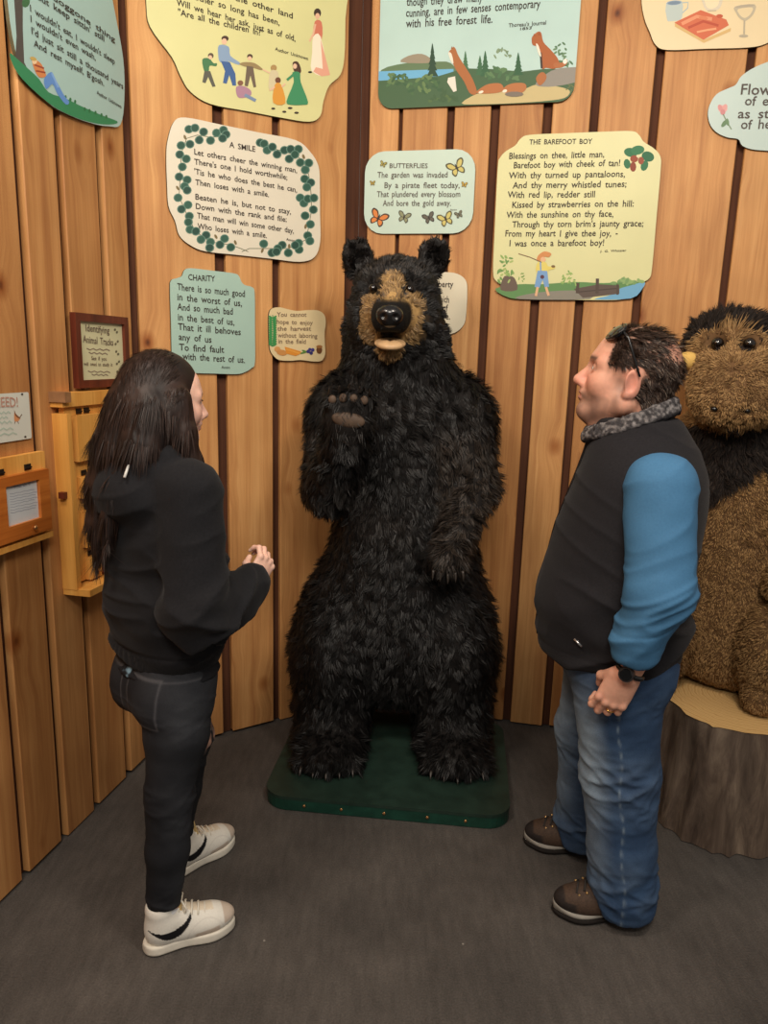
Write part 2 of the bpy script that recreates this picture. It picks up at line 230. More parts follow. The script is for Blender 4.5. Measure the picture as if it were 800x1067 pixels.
 'smile': {'w':'B','c':(12080,20484),'board':(232,225,205),'outline':[-3190,3116,-3184,3278,-3176,3422,-3160,3564,-3130,3716,-3086,3895,-3029,4089,-2961,4271,-2880,4416,-2803,4514,-2724,4580,-2610,4624,-2430,4656,-2159,4673,-1821,4672,-1449,4662,-1080,4656,-718,4654,-346,4652,34,4649,420,4646,835,4651,1273,4660,1684,4660,2020,4636,2255,4582,2420,4507,2547,4416,2670,4316,2795,4211,2906,4096,2999,3966,3070,3816,3112,3642,3129,3447,3134,3237,3140,3016,3149,2782,3153,2535,3156,2278,3160,2016,3172,1737,3187,1444,3195,1162,3180,916,3145,712,3095,538,3023,390,2920,266,2790,169,2635,100,2447,51,2220,16,1942,0,1620,5,1273,17,920,26,552,28,164,31,-221,33,-580,36,-915,35,-1236,31,-1529,32,-1780,46,-1977,74,-2130,113,-2258,161,-2380,216,-2500,277,-2608,345,-2702,424,-2780,516,-2833,627,-2866,754,-2893,886,-2930,1016,-2987,1134,-3052,1247,-3115,1370,-3160,1516,-3182,1695,-3189,1897,-3189,2109,-3190,2316,-3194,2521,-3196,2728,-3195,2930],'lines':[('A SMILE',-763,295,3912,3920,170,(52,42,36)),('Let others cheer the winning man,',-2139,2091,3443,3423,172,(52,42,36)),("There's one I hold worthwhile;",-2147,1661,3105,3102,172,(52,42,36)),("'Tis he who does the best he can,",-2156,2094,2758,2689,173,(52,42,36)),('Then loses with a smile.',-2124,861,2392,2347,172,(52,42,36)),('Beaten he is, but not to stay,',-2137,1827,1880,1816,175,(52,42,36)),('Down with the rank and file;',-2128,1635,1544,1504,176,(52,42,36)),('That man will win some other day,',-2086,1955,1210,1099,177,(52,42,36)),('Who loses with a smile.',-2078,761,839,791,176,(52,42,36)),('Anon',1616,2005,796,769,84,(52,42,36))],'art':{'painted_ivy':[((88,96,70),[-731,4324,-1499,4157,-1999,4146,-2420,3961,-2641,3403,-2703,2649,-2766,1887,-2494,1310,-2175,727,-1582,394,-794,377,-351,276,-34,185,-23,208,-340,300,-788,401,-1572,417,-2155,745,-2472,1323,-2742,1894,-2679,2651,-2617,3403,-2402,3949,-1998,4124,-1500,4134,-730,4301]),((88,96,70),[365,4255,1141,4146,1797,4092,2367,3943,2612,3414,2715,2771,2751,2111,2628,1426,2486,911,1710,500,759,408,16,335,-307,181,-297,160,20,311,759,383,1717,476,2508,896,2657,1425,2781,2113,2745,2777,2640,3424,2389,3962,1807,4116,1149,4170,374,4278]),((92,128,114),[-2150,4309,-2175,4231,-2239,4166,-2325,4131,-2410,4137,-2471,4180,-2492,4250,-2467,4327,-2403,4392,-2318,4427,-2232,4422,-2171,4379]),((44,82,68),[-2246,4198,-2327,4158,-2406,4165,-2452,4215,-2449,4289,-2397,4360,-2316,4400,-2237,4394,-2190,4344,-2194,4269]),((92,128,114),[-1918,4393,-1943,4315,-2008,4250,-2095,4215,-2181,4220,-2242,4263,-2263,4333,-2238,4411,-2174,4476,-2087,4511,-2002,4507,-1939,4464]),((44,82,68),[-1983,4317,-2050,4256,-2133,4236,-2200,4265,-2225,4331,-2199,4409,-2132,4470,-2049,4490,-1982,4462,-1957,4396]),((92,128,114),[-1588,4317,-1613,4238,-1679,4172,-1767,4138,-1854,4143,-1916,4186,-1938,4257,-1913,4335,-1848,4401,-1760,4436,-1673,4431,-1610,4388]),((40,74,64),[-1667,4223,-1743,4170,-1827,4163,-1886,4202,-1898,4274,-1859,4351,-1783,4403,-1700,4411,-1640,4372,-1628,4300]),((92,128,114),[-1761,4004,-1787,3925,-1852,3860,-1940,3826,-2026,3831,-2088,3876,-2110,3946,-2085,4024,-2020,4090,-1933,4124,-1846,4119,-1783,4075]),((40,74,64),[-1804,3985,-1840,3907,-1912,3856,-1993,3850,-2053,3892,-2067,3965,-2032,4043,-1960,4094,-1879,4101,-1819,4059]),((92,128,114),[-1324,4062,-1350,3983,-1416,3917,-1505,3882,-1593,3888,-1656,3932,-1678,4003,-1653,4082,-1587,4148,-1499,4183,-1411,4178,-1347,4133]),((44,82,68),[-1485,3916,-1572,3914,-1632,3957,-1642,4029,-1599,4102,-1519,4148,-1432,4151,-1372,4108,-1361,4036,-1405,3963]),((92,128,114),[-1081,4366,-1107,4287,-1173,4220,-1263,4185,-1351,4190,-1415,4234,-1437,4305,-1412,4385,-1346,4451,-1257,4486,-1168,4481,-1104,4438]),((52,92,78),[-1136,4309,-1195,4239,-1278,4207,-1355,4223,-1395,4282,-1383,4362,-1325,4432,-1242,4465,-1165,4449,-1125,4389]),((92,128,114),[-805,4512,-831,4432,-898,4365,-988,4330,-1078,4334,-1142,4379,-1165,4450,-1139,4529,-1073,4596,-983,4632,-893,4627,-828,4583]),((44,82,68),[-855,4467,-907,4393,-988,4353,-1069,4361,-1117,4415,-1115,4494,-1064,4568,-983,4608,-902,4600,-853,4547]),((92,128,114),[-704,4378,-729,4298,-797,4231,-888,4195,-978,4201,-1042,4245,-1065,4316,-1040,4396,-973,4463,-883,4498,-793,4494,-727,4450]),((40,74,64),[-785,4283,-863,4229,-949,4221,-1011,4261,-1025,4333,-985,4411,-908,4465,-821,4474,-759,4434,-745,4361]),((92,128,114),[-844,4218,-870,4138,-937,4071,-1027,4036,-1117,4041,-1181,4086,-1204,4157,-1179,4237,-1112,4303,-1022,4339,-932,4334,-867,4290]),((40,74,64),[-926,4122,-1004,4069,-1090,4062,-1151,4102,-1164,4175,-1124,4253,-1046,4306,-960,4313,-898,4273,-885,4200]),((92,128,114),[-2122,3803,-2147,3725,-2211,3660,-2298,3626,-2383,3632,-2445,3676,-2466,3747,-2441,3825,-2377,3889,-2290,3923,-2205,3918,-2143,3874]),((40,74,64),[-2269,3663,-2354,3656,-2416,3693,-2432,3762,-2395,3836,-2319,3886,-2234,3894,-2172,3857,-2156,3788,-2193,3714]),((92,128,114),[-2459,3704,-2484,3626,-2548,3561,-2634,3528,-2718,3534,-2778,3578,-2799,3648,-2774,3726,-2710,3790,-2625,3824,-2541,3818,-2480,3774]),((44,82,68),[-2562,3588,-2644,3553,-2720,3566,-2762,3620,-2753,3696,-2697,3764,-2615,3798,-2538,3786,-2496,3732,-2505,3656]),((92,128,114),[-2516,3384,-2541,3305,-2605,3241,-2691,3208,-2776,3215,-2836,3259,-2856,3330,-2831,3408,-2768,3472,-2683,3505,-2598,3499,-2537,3454]),((40,74,64),[-2583,3305,-2651,3247,-2733,3231,-2797,3263,-2819,3330,-2791,3408,-2723,3466,-2641,3483,-2576,3451,-2554,3383]),((92,128,114),[-2275,3272,-2300,3194,-2364,3129,-2451,3096,-2536,3103,-2597,3148,-2618,3219,-2593,3297,-2529,3362,-2443,3395,-2357,3389,-2296,3344]),((44,82,68),[-2385,3152,-2469,3122,-2544,3139,-2582,3198,-2569,3274,-2509,3340,-2425,3370,-2349,3352,-2311,3294,-2325,3218]),((92,128,114),[-2430,2972,-2455,2894,-2519,2830,-2606,2797,-2691,2804,-2752,2850,-2772,2921,-2747,2999,-2683,3063,-2597,3096,-2512,3089,-2451,3044]),((44,82,68),[-2476,2936,-2522,2862,-2599,2821,-2676,2828,-2725,2880,-2727,2957,-2681,3031,-2604,3072,-2527,3066,-2478,3014]),((92,128,114),[-2562,2609,-2587,2530,-2652,2466,-2738,2434,-2823,2442,-2883,2488,-2904,2560,-2879,2638,-2815,2702,-2729,2734,-2644,2727,-2583,2681]),((40,74,64),[-2604,2595,-2636,2517,-2706,2465,-2786,2459,-2846,2500,-2863,2574,-2830,2651,-2761,2703,-2681,2710,-2621,2668]),((92,128,114),[-2261,2547,-2286,2467,-2351,2403,-2438,2371,-2524,2379,-2585,2425,-2606,2498,-2581,2576,-2517,2640,-2430,2673,-2344,2665,-2282,2619]),((44,82,68),[-2401,2411,-2487,2400,-2552,2436,-2573,2505,-2540,2580,-2467,2633,-2381,2644,-2315,2608,-2295,2539,-2327,2464]),((92,128,114),[-2366,2305,-2391,2226,-2456,2162,-2543,2130,-2629,2139,-2690,2186,-2711,2258,-2685,2336,-2621,2400,-2535,2433,-2449,2424,-2387,2378]),((52,92,78),[-2444,2213,-2519,2163,-2602,2158,-2660,2200,-2672,2274,-2633,2350,-2558,2400,-2476,2405,-2417,2363,-2405,2289]),((92,128,114),[-2270,2182,-2295,2103,-2360,2038,-2448,2007,-2534,2015,-2595,2063,-2616,2135,-2591,2214,-2527,2278,-2440,2310,-2354,2302,-2291,2255]),((40,74,64),[-2430,2040,-2515,2042,-2572,2089,-2580,2162,-2536,2233,-2457,2277,-2372,2275,-2315,2228,-2307,2155,-2351,2083]),((92,128,114),[-2624,1870,-2649,1791,-2714,1727,-2800,1696,-2885,1705,-2946,1753,-2966,1825,-2941,1904,-2877,1967,-2791,1999,-2706,1990,-2645,1943]),((52,92,78),[-2742,1745,-2827,1723,-2899,1748,-2932,1810,-2913,1887,-2849,1949,-2765,1972,-2692,1948,-2659,1885,-2678,1807]),((92,128,114),[-2250,1666,-2276,1587,-2341,1523,-2429,1491,-2515,1501,-2577,1549,-2598,1623,-2573,1702,-2508,1766,-2421,1797,-2334,1788,-2272,1740]),((52,92,78),[-2318,1587,-2389,1530,-2472,1516,-2538,1552,-2560,1623,-2530,1702,-2461,1759,-2377,1773,-2311,1737,-2289,1666]),((92,128,114),[-2503,1482,-2529,1403,-2594,1339,-2681,1308,-2766,1318,-2828,1367,-2848,1440,-2823,1519,-2759,1582,-2672,1614,-2586,1604,-2524,1556]),((40,74,64),[-2578,1395,-2651,1342,-2734,1336,-2795,1377,-2810,1450,-2775,1527,-2702,1579,-2619,1587,-2558,1546,-2542,1472]),((92,128,114),[-2210,1272,-2236,1192,-2301,1128,-2390,1097,-2476,1108,-2539,1157,-2560,1231,-2534,1310,-2469,1374,-2381,1405,-2295,1395,-2232,1347]),((44,82,68),[-2363,1133,-2450,1132,-2511,1176,-2525,1249,-2485,1323,-2407,1369,-2321,1371,-2259,1327,-2246,1254,-2285,1180]),((92,128,114),[-2249,1052,-2275,972,-2340,908,-2429,877,-2515,888,-2578,938,-2599,1012,-2573,1092,-2508,1155,-2420,1186,-2333,1176,-2271,1127]),((44,82,68),[-2291,1040,-2324,961,-2394,909,-2476,904,-2538,948,-2557,1024,-2525,1103,-2455,1155,-2373,1160,-2310,1116]),((92,128,114),[-2197,795,-2223,714,-2289,650,-2377,620,-2464,632,-2527,681,-2548,756,-2523,836,-2457,900,-2369,930,-2282,919,-2219,870]),((52,92,78),[-2248,748,-2302,677,-2383,644,-2460,661,-2504,722,-2498,803,-2444,874,-2363,907,-2286,890,-2242,829]),((92,128,114),[-1971,757,-1996,676,-2063,612,-2152,582,-2240,593,-2303,644,-2325,719,-2299,799,-2233,863,-2144,893,-2056,882,-1993,833]),((40,74,64),[-2045,670,-2120,617,-2205,610,-2268,652,-2285,726,-2250,805,-2176,858,-2091,866,-2028,824,-2010,749]),((92,128,114),[-1563,660,-1589,578,-1657,514,-1747,483,-1837,495,-1901,546,-1923,622,-1897,703,-1830,767,-1740,798,-1651,786,-1586,736]),((40,74,64),[-1716,521,-1805,518,-1870,561,-1888,635,-1850,710,-1772,760,-1683,764,-1617,721,-1599,647,-1637,570]),((92,128,114),[-1773,481,-1799,399,-1866,335,-1956,305,-2045,317,-2108,368,-2130,444,-2104,524,-2038,589,-1948,619,-1860,607,-1795,557]),((52,92,78),[-1859,382,-1939,336,-2024,339,-2081,388,-2089,466,-2045,542,-1965,588,-1880,586,-1823,536,-1814,458]),((92,128,114),[-1396,424,-1422,342,-1489,278,-1581,248,-1671,260,-1736,311,-1758,388,-1732,469,-1665,534,-1574,564,-1484,552,-1418,501]),((52,92,78),[-1494,315,-1578,277,-1662,288,-1714,344,-1713,423,-1661,496,-1576,535,-1492,524,-1440,469,-1441,388]),((92,128,114),[-1434,214,-1460,132,-1528,68,-1619,38,-1710,50,-1774,102,-1797,179,-1771,260,-1704,325,-1613,355,-1523,343,-1457,291]),((40,74,64),[-1534,104,-1620,67,-1703,79,-1754,137,-1751,217,-1698,289,-1613,326,-1529,314,-1478,257,-1480,176]),((92,128,114),[-1012,367,-1039,285,-1107,220,-1200,189,-1291,202,-1357,254,-1380,331,-1354,413,-1286,478,-1194,508,-1102,496,-1036,445]),((40,74,64),[-1066,316,-1124,245,-1209,213,-1290,234,-1334,298,-1326,381,-1269,453,-1184,484,-1104,465,-1059,400]),((92,128,114),[-823,610,-849,528,-918,462,-1011,431,-1103,443,-1170,495,-1193,572,-1167,654,-1098,719,-1006,750,-914,739,-847,688]),((52,92,78),[-943,486,-1033,460,-1114,484,-1154,549,-1139,630,-1074,696,-984,722,-903,698,-862,633,-877,552]),((92,128,114),[-570,315,-596,232,-666,166,-760,135,-853,148,-920,200,-943,278,-917,361,-848,426,-755,457,-662,445,-594,393]),((44,82,68),[-727,174,-820,171,-888,216,-907,291,-868,369,-787,419,-694,422,-626,377,-607,301,-646,224]),((92,128,114),[696,4320,670,4238,600,4169,504,4133,409,4138,340,4184,316,4258,342,4339,411,4408,506,4444,601,4439,671,4394]),((40,74,64),[576,4192,484,4159,400,4176,356,4236,369,4315,435,4385,527,4418,611,4402,655,4342,642,4262]),((92,128,114),[860,4308,834,4226,763,4157,667,4120,572,4126,503,4172,478,4245,504,4327,574,4396,669,4433,765,4428,835,4382]),((44,82,68),[734,4176,640,4147,557,4167,517,4229,534,4309,603,4377,696,4407,779,4387,820,4325,803,4244]),((92,128,114),[988,4093,962,4010,891,3942,794,3905,698,3911,628,3957,603,4032,629,4114,700,4183,796,4219,892,4214,962,4168]),((52,92,78),[803,3938,710,3943,650,3994,645,4070,698,4144,787,4186,880,4182,941,4132,946,4055,893,3981]),((92,128,114),[1210,4248,1184,4164,1113,4095,1015,4058,919,4064,848,4110,823,4185,849,4267,920,4336,1016,4373,1113,4368,1184,4322]),((40,74,64),[1108,4133,1019,4088,928,4092,871,4143,870,4222,924,4299,1013,4344,1104,4340,1161,4289,1163,4210]),((92,128,114),[1415,4011,1389,3927,1317,3858,1219,3821,1121,3828,1050,3874,1024,3949,1051,4032,1122,4102,1219,4138,1317,4133,1389,4086]),((40,74,64),[1296,3883,1201,3849,1114,3864,1067,3924,1078,4005,1143,4076,1237,4112,1325,4096,1372,4037,1361,3955]),((92,128,114),[1735,4213,1709,4129,1636,4059,1537,4022,1439,4028,1367,4075,1340,4150,1367,4233,1439,4303,1537,4340,1636,4335,1708,4289]),((40,74,64),[1576,4065,1478,4052,1403,4089,1379,4160,1415,4240,1498,4298,1596,4311,1672,4275,1696,4203,1660,4122]),((92,128,114),[2001,4296,1974,4212,1901,4141,1802,4104,1702,4110,1629,4156,1603,4232,1629,4316,1702,4385,1801,4423,1900,4418,1974,4371]),((40,74,64),[1940,4234,1875,4160,1782,4127,1696,4145,1651,4209,1663,4293,1728,4366,1820,4401,1906,4382,1952,4319]),((92,128,114),[2346,4351,2320,4267,2246,4196,2145,4158,2044,4164,1971,4211,1944,4287,1970,4371,2043,4441,2144,4479,2244,4474,2319,4427]),((44,82,68),[2297,4331,2259,4247,2177,4191,2082,4184,2012,4228,1992,4307,2030,4390,2112,4447,2206,4454,2277,4410]),((92,128,114),[1945,3926,1918,3841,1845,3771,1745,3735,1646,3741,1573,3788,1547,3864,1573,3948,1646,4018,1745,4055,1844,4049,1918,4002]),((40,74,64),[1748,3767,1653,3776,1593,3830,1591,3909,1648,3982,1742,4023,1838,4014,1898,3960,1900,3881,1842,3807]),((92,128,114),[2193,4126,2167,4041,2093,3971,1993,3933,1892,3939,1819,3987,1792,4063,1819,4147,1892,4217,1991,4254,2092,4249,2166,4202]),((44,82,68),[2124,4049,2050,3981,1954,3956,1873,3984,1837,4054,1861,4139,1935,4207,2031,4232,2112,4204,2148,4134]),((92,128,114),[2437,3864,2410,3779,2336,3708,2234,3671,2133,3678,2059,3726,2032,3802,2058,3887,2132,3957,2233,3995,2334,3989,2409,3941]),((44,82,68),[2358,3774,2276,3712,2179,3696,2102,3733,2076,3808,2110,3892,2191,3954,2288,3970,2365,3934,2392,3859]),((92,128,114),[2818,3906,2792,3820,2717,3749,2614,3712,2511,3718,2436,3767,2408,3844,2435,3929,2509,4000,2611,4037,2714,4031,2790,3983]),((44,82,68),[2769,3894,2737,3809,2657,3748,2560,3736,2484,3777,2456,3855,2489,3940,2568,4001,2665,4013,2742,3973]),((92,128,114),[2664,3621,2637,3535,2562,3464,2459,3428,2357,3435,2282,3483,2254,3561,2281,3646,2355,3716,2457,3753,2560,3747,2635,3699]),((52,92,78),[2515,3477,2413,3456,2329,3487,2294,3557,2322,3640,2402,3704,2504,3725,2588,3695,2623,3624,2595,3541]),((92,128,114),[2647,3274,2620,3188,2545,3117,2442,3081,2340,3089,2265,3138,2237,3216,2264,3301,2338,3372,2440,3408,2543,3401,2619,3352]),((44,82,68),[2597,3258,2561,3173,2479,3115,2383,3107,2309,3152,2286,3232,2322,3317,2403,3374,2499,3383,2574,3338]),((92,128,114),[2925,3173,2898,3087,2822,3016,2718,2979,2615,2987,2539,3037,2511,3115,2538,3201,2612,3272,2716,3309,2819,3301,2896,3252]),((40,74,64),[2776,3029,2673,3008,2587,3039,2551,3110,2578,3194,2658,3258,2761,3280,2847,3249,2884,3178,2856,3094]),((92,128,114),[2748,2975,2721,2889,2646,2818,2543,2782,2439,2790,2364,2840,2336,2919,2363,3004,2437,3075,2540,3111,2643,3104,2720,3054]),((52,92,78),[2610,2837,2508,2810,2420,2836,2378,2904,2398,2988,2473,3056,2575,3083,2663,3057,2706,2989,2685,2905]),((92,128,114),[2446,2529,2419,2443,2344,2373,2242,2338,2139,2347,2065,2397,2037,2476,2064,2562,2138,2632,2240,2667,2342,2659,2418,2608]),((52,92,78),[2343,2415,2249,2369,2153,2374,2090,2428,2085,2510,2139,2590,2232,2636,2329,2632,2392,2578,2397,2495]),((92,128,114),[2615,2344,2588,2257,2513,2187,2409,2152,2306,2161,2231,2212,2203,2291,2230,2377,2305,2448,2407,2483,2510,2474,2587,2423]),((52,92,78),[2519,2237,2428,2185,2330,2184,2262,2234,2250,2316,2298,2398,2388,2449,2487,2451,2555,2401,2568,2319]),((92,128,114),[2792,2533,2765,2446,2689,2375,2585,2340,2482,2349,2406,2400,2378,2479,2405,2565,2480,2636,2583,2671,2687,2663,2763,2612]),((44,82,68),[2724,2462,2652,2391,2554,2364,2467,2391,2426,2462,2445,2550,2517,2620,2614,2647,2701,2621,2743,2550]),((92,128,114),[3071,2602,3044,2515,2967,2444,2863,2408,2758,2417,2681,2469,2653,2548,2680,2635,2756,2705,2859,2741,2964,2733,3042,2682]),((44,82,68),[3019,2573,2973,2489,2884,2438,2787,2440,2718,2493,2704,2577,2750,2661,2838,2712,2936,2711,3005,2658]),((92,128,114),[3056,2148,3028,2060,2952,1989,2847,1954,2742,1964,2666,2016,2637,2096,2664,2183,2740,2254,2844,2289,2949,2280,3027,2228]),((40,74,64),[3005,2135,2971,2048,2888,1989,2790,1982,2713,2027,2687,2109,2721,2195,2803,2254,2902,2262,2979,2217]),((92,128,114),[2679,1867,2651,1780,2576,1710,2472,1675,2368,1686,2292,1738,2264,1818,2291,1904,2366,1974,2470,2009,2573,1999,2650,1947]),((44,82,68),[2479,1710,2379,1720,2314,1777,2309,1858,2366,1934,2463,1975,2563,1965,2628,1908,2633,1826,2576,1750]),((92,128,114),[2921,1558,2894,1471,2818,1400,2713,1366,2608,1377,2531,1430,2503,1511,2530,1598,2606,1668,2710,1703,2815,1692,2892,1639]),((52,92,78),[2804,1434,2705,1396,2609,1411,2552,1472,2556,1558,2619,1634,2718,1673,2814,1659,2872,1597,2868,1511]),((92,128,114),[2805,1105,2778,1017,2701,947,2597,913,2492,925,2415,979,2387,1061,2414,1148,2490,1218,2594,1252,2699,1240,2776,1187]),((44,82,68),[2671,971,2569,943,2477,969,2431,1038,2447,1124,2520,1194,2622,1222,2714,1196,2761,1127,2745,1041]),((92,128,114),[2908,903,2880,815,2804,744,2698,711,2593,724,2516,778,2488,860,2515,947,2591,1017,2696,1051,2801,1039,2879,985]),((52,92,78),[2839,831,2765,761,2665,737,2578,768,2536,842,2556,931,2629,1001,2729,1025,2816,995,2859,920]),((92,128,114),[2410,513,2383,425,2307,356,2203,323,2100,336,2024,391,1996,473,2023,560,2099,629,2202,662,2305,650,2382,595]),((44,82,68),[2229,361,2127,364,2054,415,2038,496,2085,576,2176,624,2279,622,2352,571,2368,490,2321,409]),((92,128,114),[2389,765,2362,678,2286,608,2182,575,2079,588,2004,642,1976,724,2003,810,2078,880,2181,913,2284,901,2361,847]),((52,92,78),[2313,682,2233,618,2134,603,2053,642,2022,719,2051,806,2130,870,2229,886,2310,847,2343,770]),((92,128,114),[2231,665,2204,578,2129,508,2026,476,1923,488,1848,543,1820,624,1847,711,1922,780,2024,813,2127,801,2203,746]),((40,74,64),[2154,580,2074,518,1975,504,1895,544,1865,622,1896,708,1976,771,2075,785,2155,746,2185,667]),((92,128,114),[1645,615,1618,529,1544,460,1443,428,1342,441,1269,495,1242,575,1269,661,1343,729,1443,762,1544,750,1618,696]),((40,74,64),[1517,485,1419,458,1330,483,1285,551,1300,635,1369,705,1468,732,1557,707,1602,640,1587,555]),((92,128,114),[1453,462,1426,376,1352,308,1251,276,1151,289,1078,343,1052,424,1079,509,1152,577,1252,609,1352,597,1426,543]),((44,82,68),[1337,341,1242,306,1150,324,1098,387,1104,471,1166,545,1261,580,1353,563,1406,500,1400,415]),((92,128,114),[1184,270,1157,184,1084,116,984,85,885,98,813,152,787,232,814,318,886,385,985,417,1085,405,1158,351]),((40,74,64),[1123,209,1057,138,964,110,879,136,834,206,847,293,913,364,1006,392,1091,367,1136,297]),((92,128,114),[1385,331,1358,244,1285,176,1184,145,1084,158,1011,212,985,293,1012,378,1085,446,1185,478,1285,466,1358,412]),((40,74,64),[1249,197,1151,175,1065,206,1025,276,1046,360,1120,426,1219,448,1304,418,1345,347,1324,262]),((92,128,114),[1918,339,1891,252,1816,183,1714,151,1612,164,1538,219,1511,301,1538,387,1612,455,1713,488,1815,475,1891,421]),((44,82,68),[1729,187,1630,195,1563,251,1553,332,1605,409,1698,452,1798,444,1865,389,1875,307,1823,230]),((92,128,114),[826,583,799,498,727,431,628,399,530,411,459,465,434,544,461,629,532,696,630,728,728,716,800,663]),((52,92,78),[634,433,540,446,480,504,477,584,533,657,625,694,719,682,779,624,782,543,726,470]),((120,105,70),[-2429,4004,-2421,3942,-2444,3903,-2486,3910,-2522,3958,-2530,4020,-2506,4059,-2465,4052]),((120,105,70),[-2759,2214,-2739,2155,-2755,2113,-2799,2114,-2845,2157,-2865,2216,-2848,2257,-2804,2256]),((120,105,70),[-1311,655,-1289,592,-1306,549,-1353,552,-1403,598,-1425,660,-1407,703,-1360,701]),((120,105,70),[-517,514,-506,446,-532,405,-578,415,-618,471,-628,538,-603,579,-557,569]),((120,105,70),[2432,4099,2444,4032,2418,3989,2367,3996,2323,4049,2310,4116,2337,4159,2387,4152]),((120,105,70),[1810,581,1793,508,1752,475,1711,500,1694,570,1711,642,1752,676,1793,651]),((120,105,70),[624,283,581,218,533,198,507,235,519,307,562,371,611,391,636,355]),((120,105,70),[2552,1424,2521,1352,2474,1324,2438,1356,2435,1428,2466,1499,2513,1527,2549,1496])]}},
 'charity': {'w':'B','c':(10595,15896),'board':(172,203,190),'outline':[-1715,3104,-1710,3257,-1704,3348,-1691,3404,-1665,3454,-1621,3497,-1564,3520,-1503,3535,-1445,3554,-1391,3576,-1337,3597,-1287,3621,-1245,3654,-1216,3701,-1198,3759,-1178,3817,-1145,3864,-1108,3900,-1070,3928,-1007,3950,-895,3964,-715,3968,-483,3962,-232,3953,5,3944,236,3939,474,3933,689,3926,855,3914,953,3898,1002,3880,1027,3856,1055,3824,1086,3780,1108,3726,1129,3671,1155,3624,1185,3587,1217,3555,1256,3528,1305,3504,1374,3489,1458,3482,1540,3470,1605,3444,1648,3422,1679,3402,1700,3343,1715,3204,1723,2956,1723,2626,1718,2261,1715,1904,1716,1534,1719,1138,1718,775,1705,504,1681,359,1648,302,1606,284,1555,254,1492,204,1418,158,1337,118,1255,84,1184,56,1117,33,1032,16,905,4,719,0,489,3,243,9,5,14,-232,16,-476,17,-705,22,-895,34,-1033,55,-1132,83,-1214,116,-1295,154,-1381,197,-1463,246,-1535,299,-1595,354,-1640,388,-1674,410,-1698,466,-1715,604,-1723,858,-1723,1195,-1718,1561,-1715,1904,-1716,2231,-1718,2563,-1719,2866],'lines':[('CHARITY',-1002,58,3521,3542,186,(52,42,36)),('There is so much good',-1437,1291,3131,3048,214,(52,42,36)),('in the worst of us,',-1448,1160,2754,2678,215,(52,42,36)),('And so much bad',-1458,771,2400,2331,215,(52,42,36)),('in the best of us,',-1443,832,2012,1928,216,(52,42,36)),('That it ill behoves',-1454,1098,1654,1556,218,(52,42,36)),('any of us',-1438,-128,1279,1219,217,(52,42,36)),('To find fault',-1432,384,883,836,219,(52,42,36)),('with the rest of us.',-1308,1262,540,450,222,(52,42,36)),('Anon',259,614,224,212,90,(52,42,36))],'art':{}},
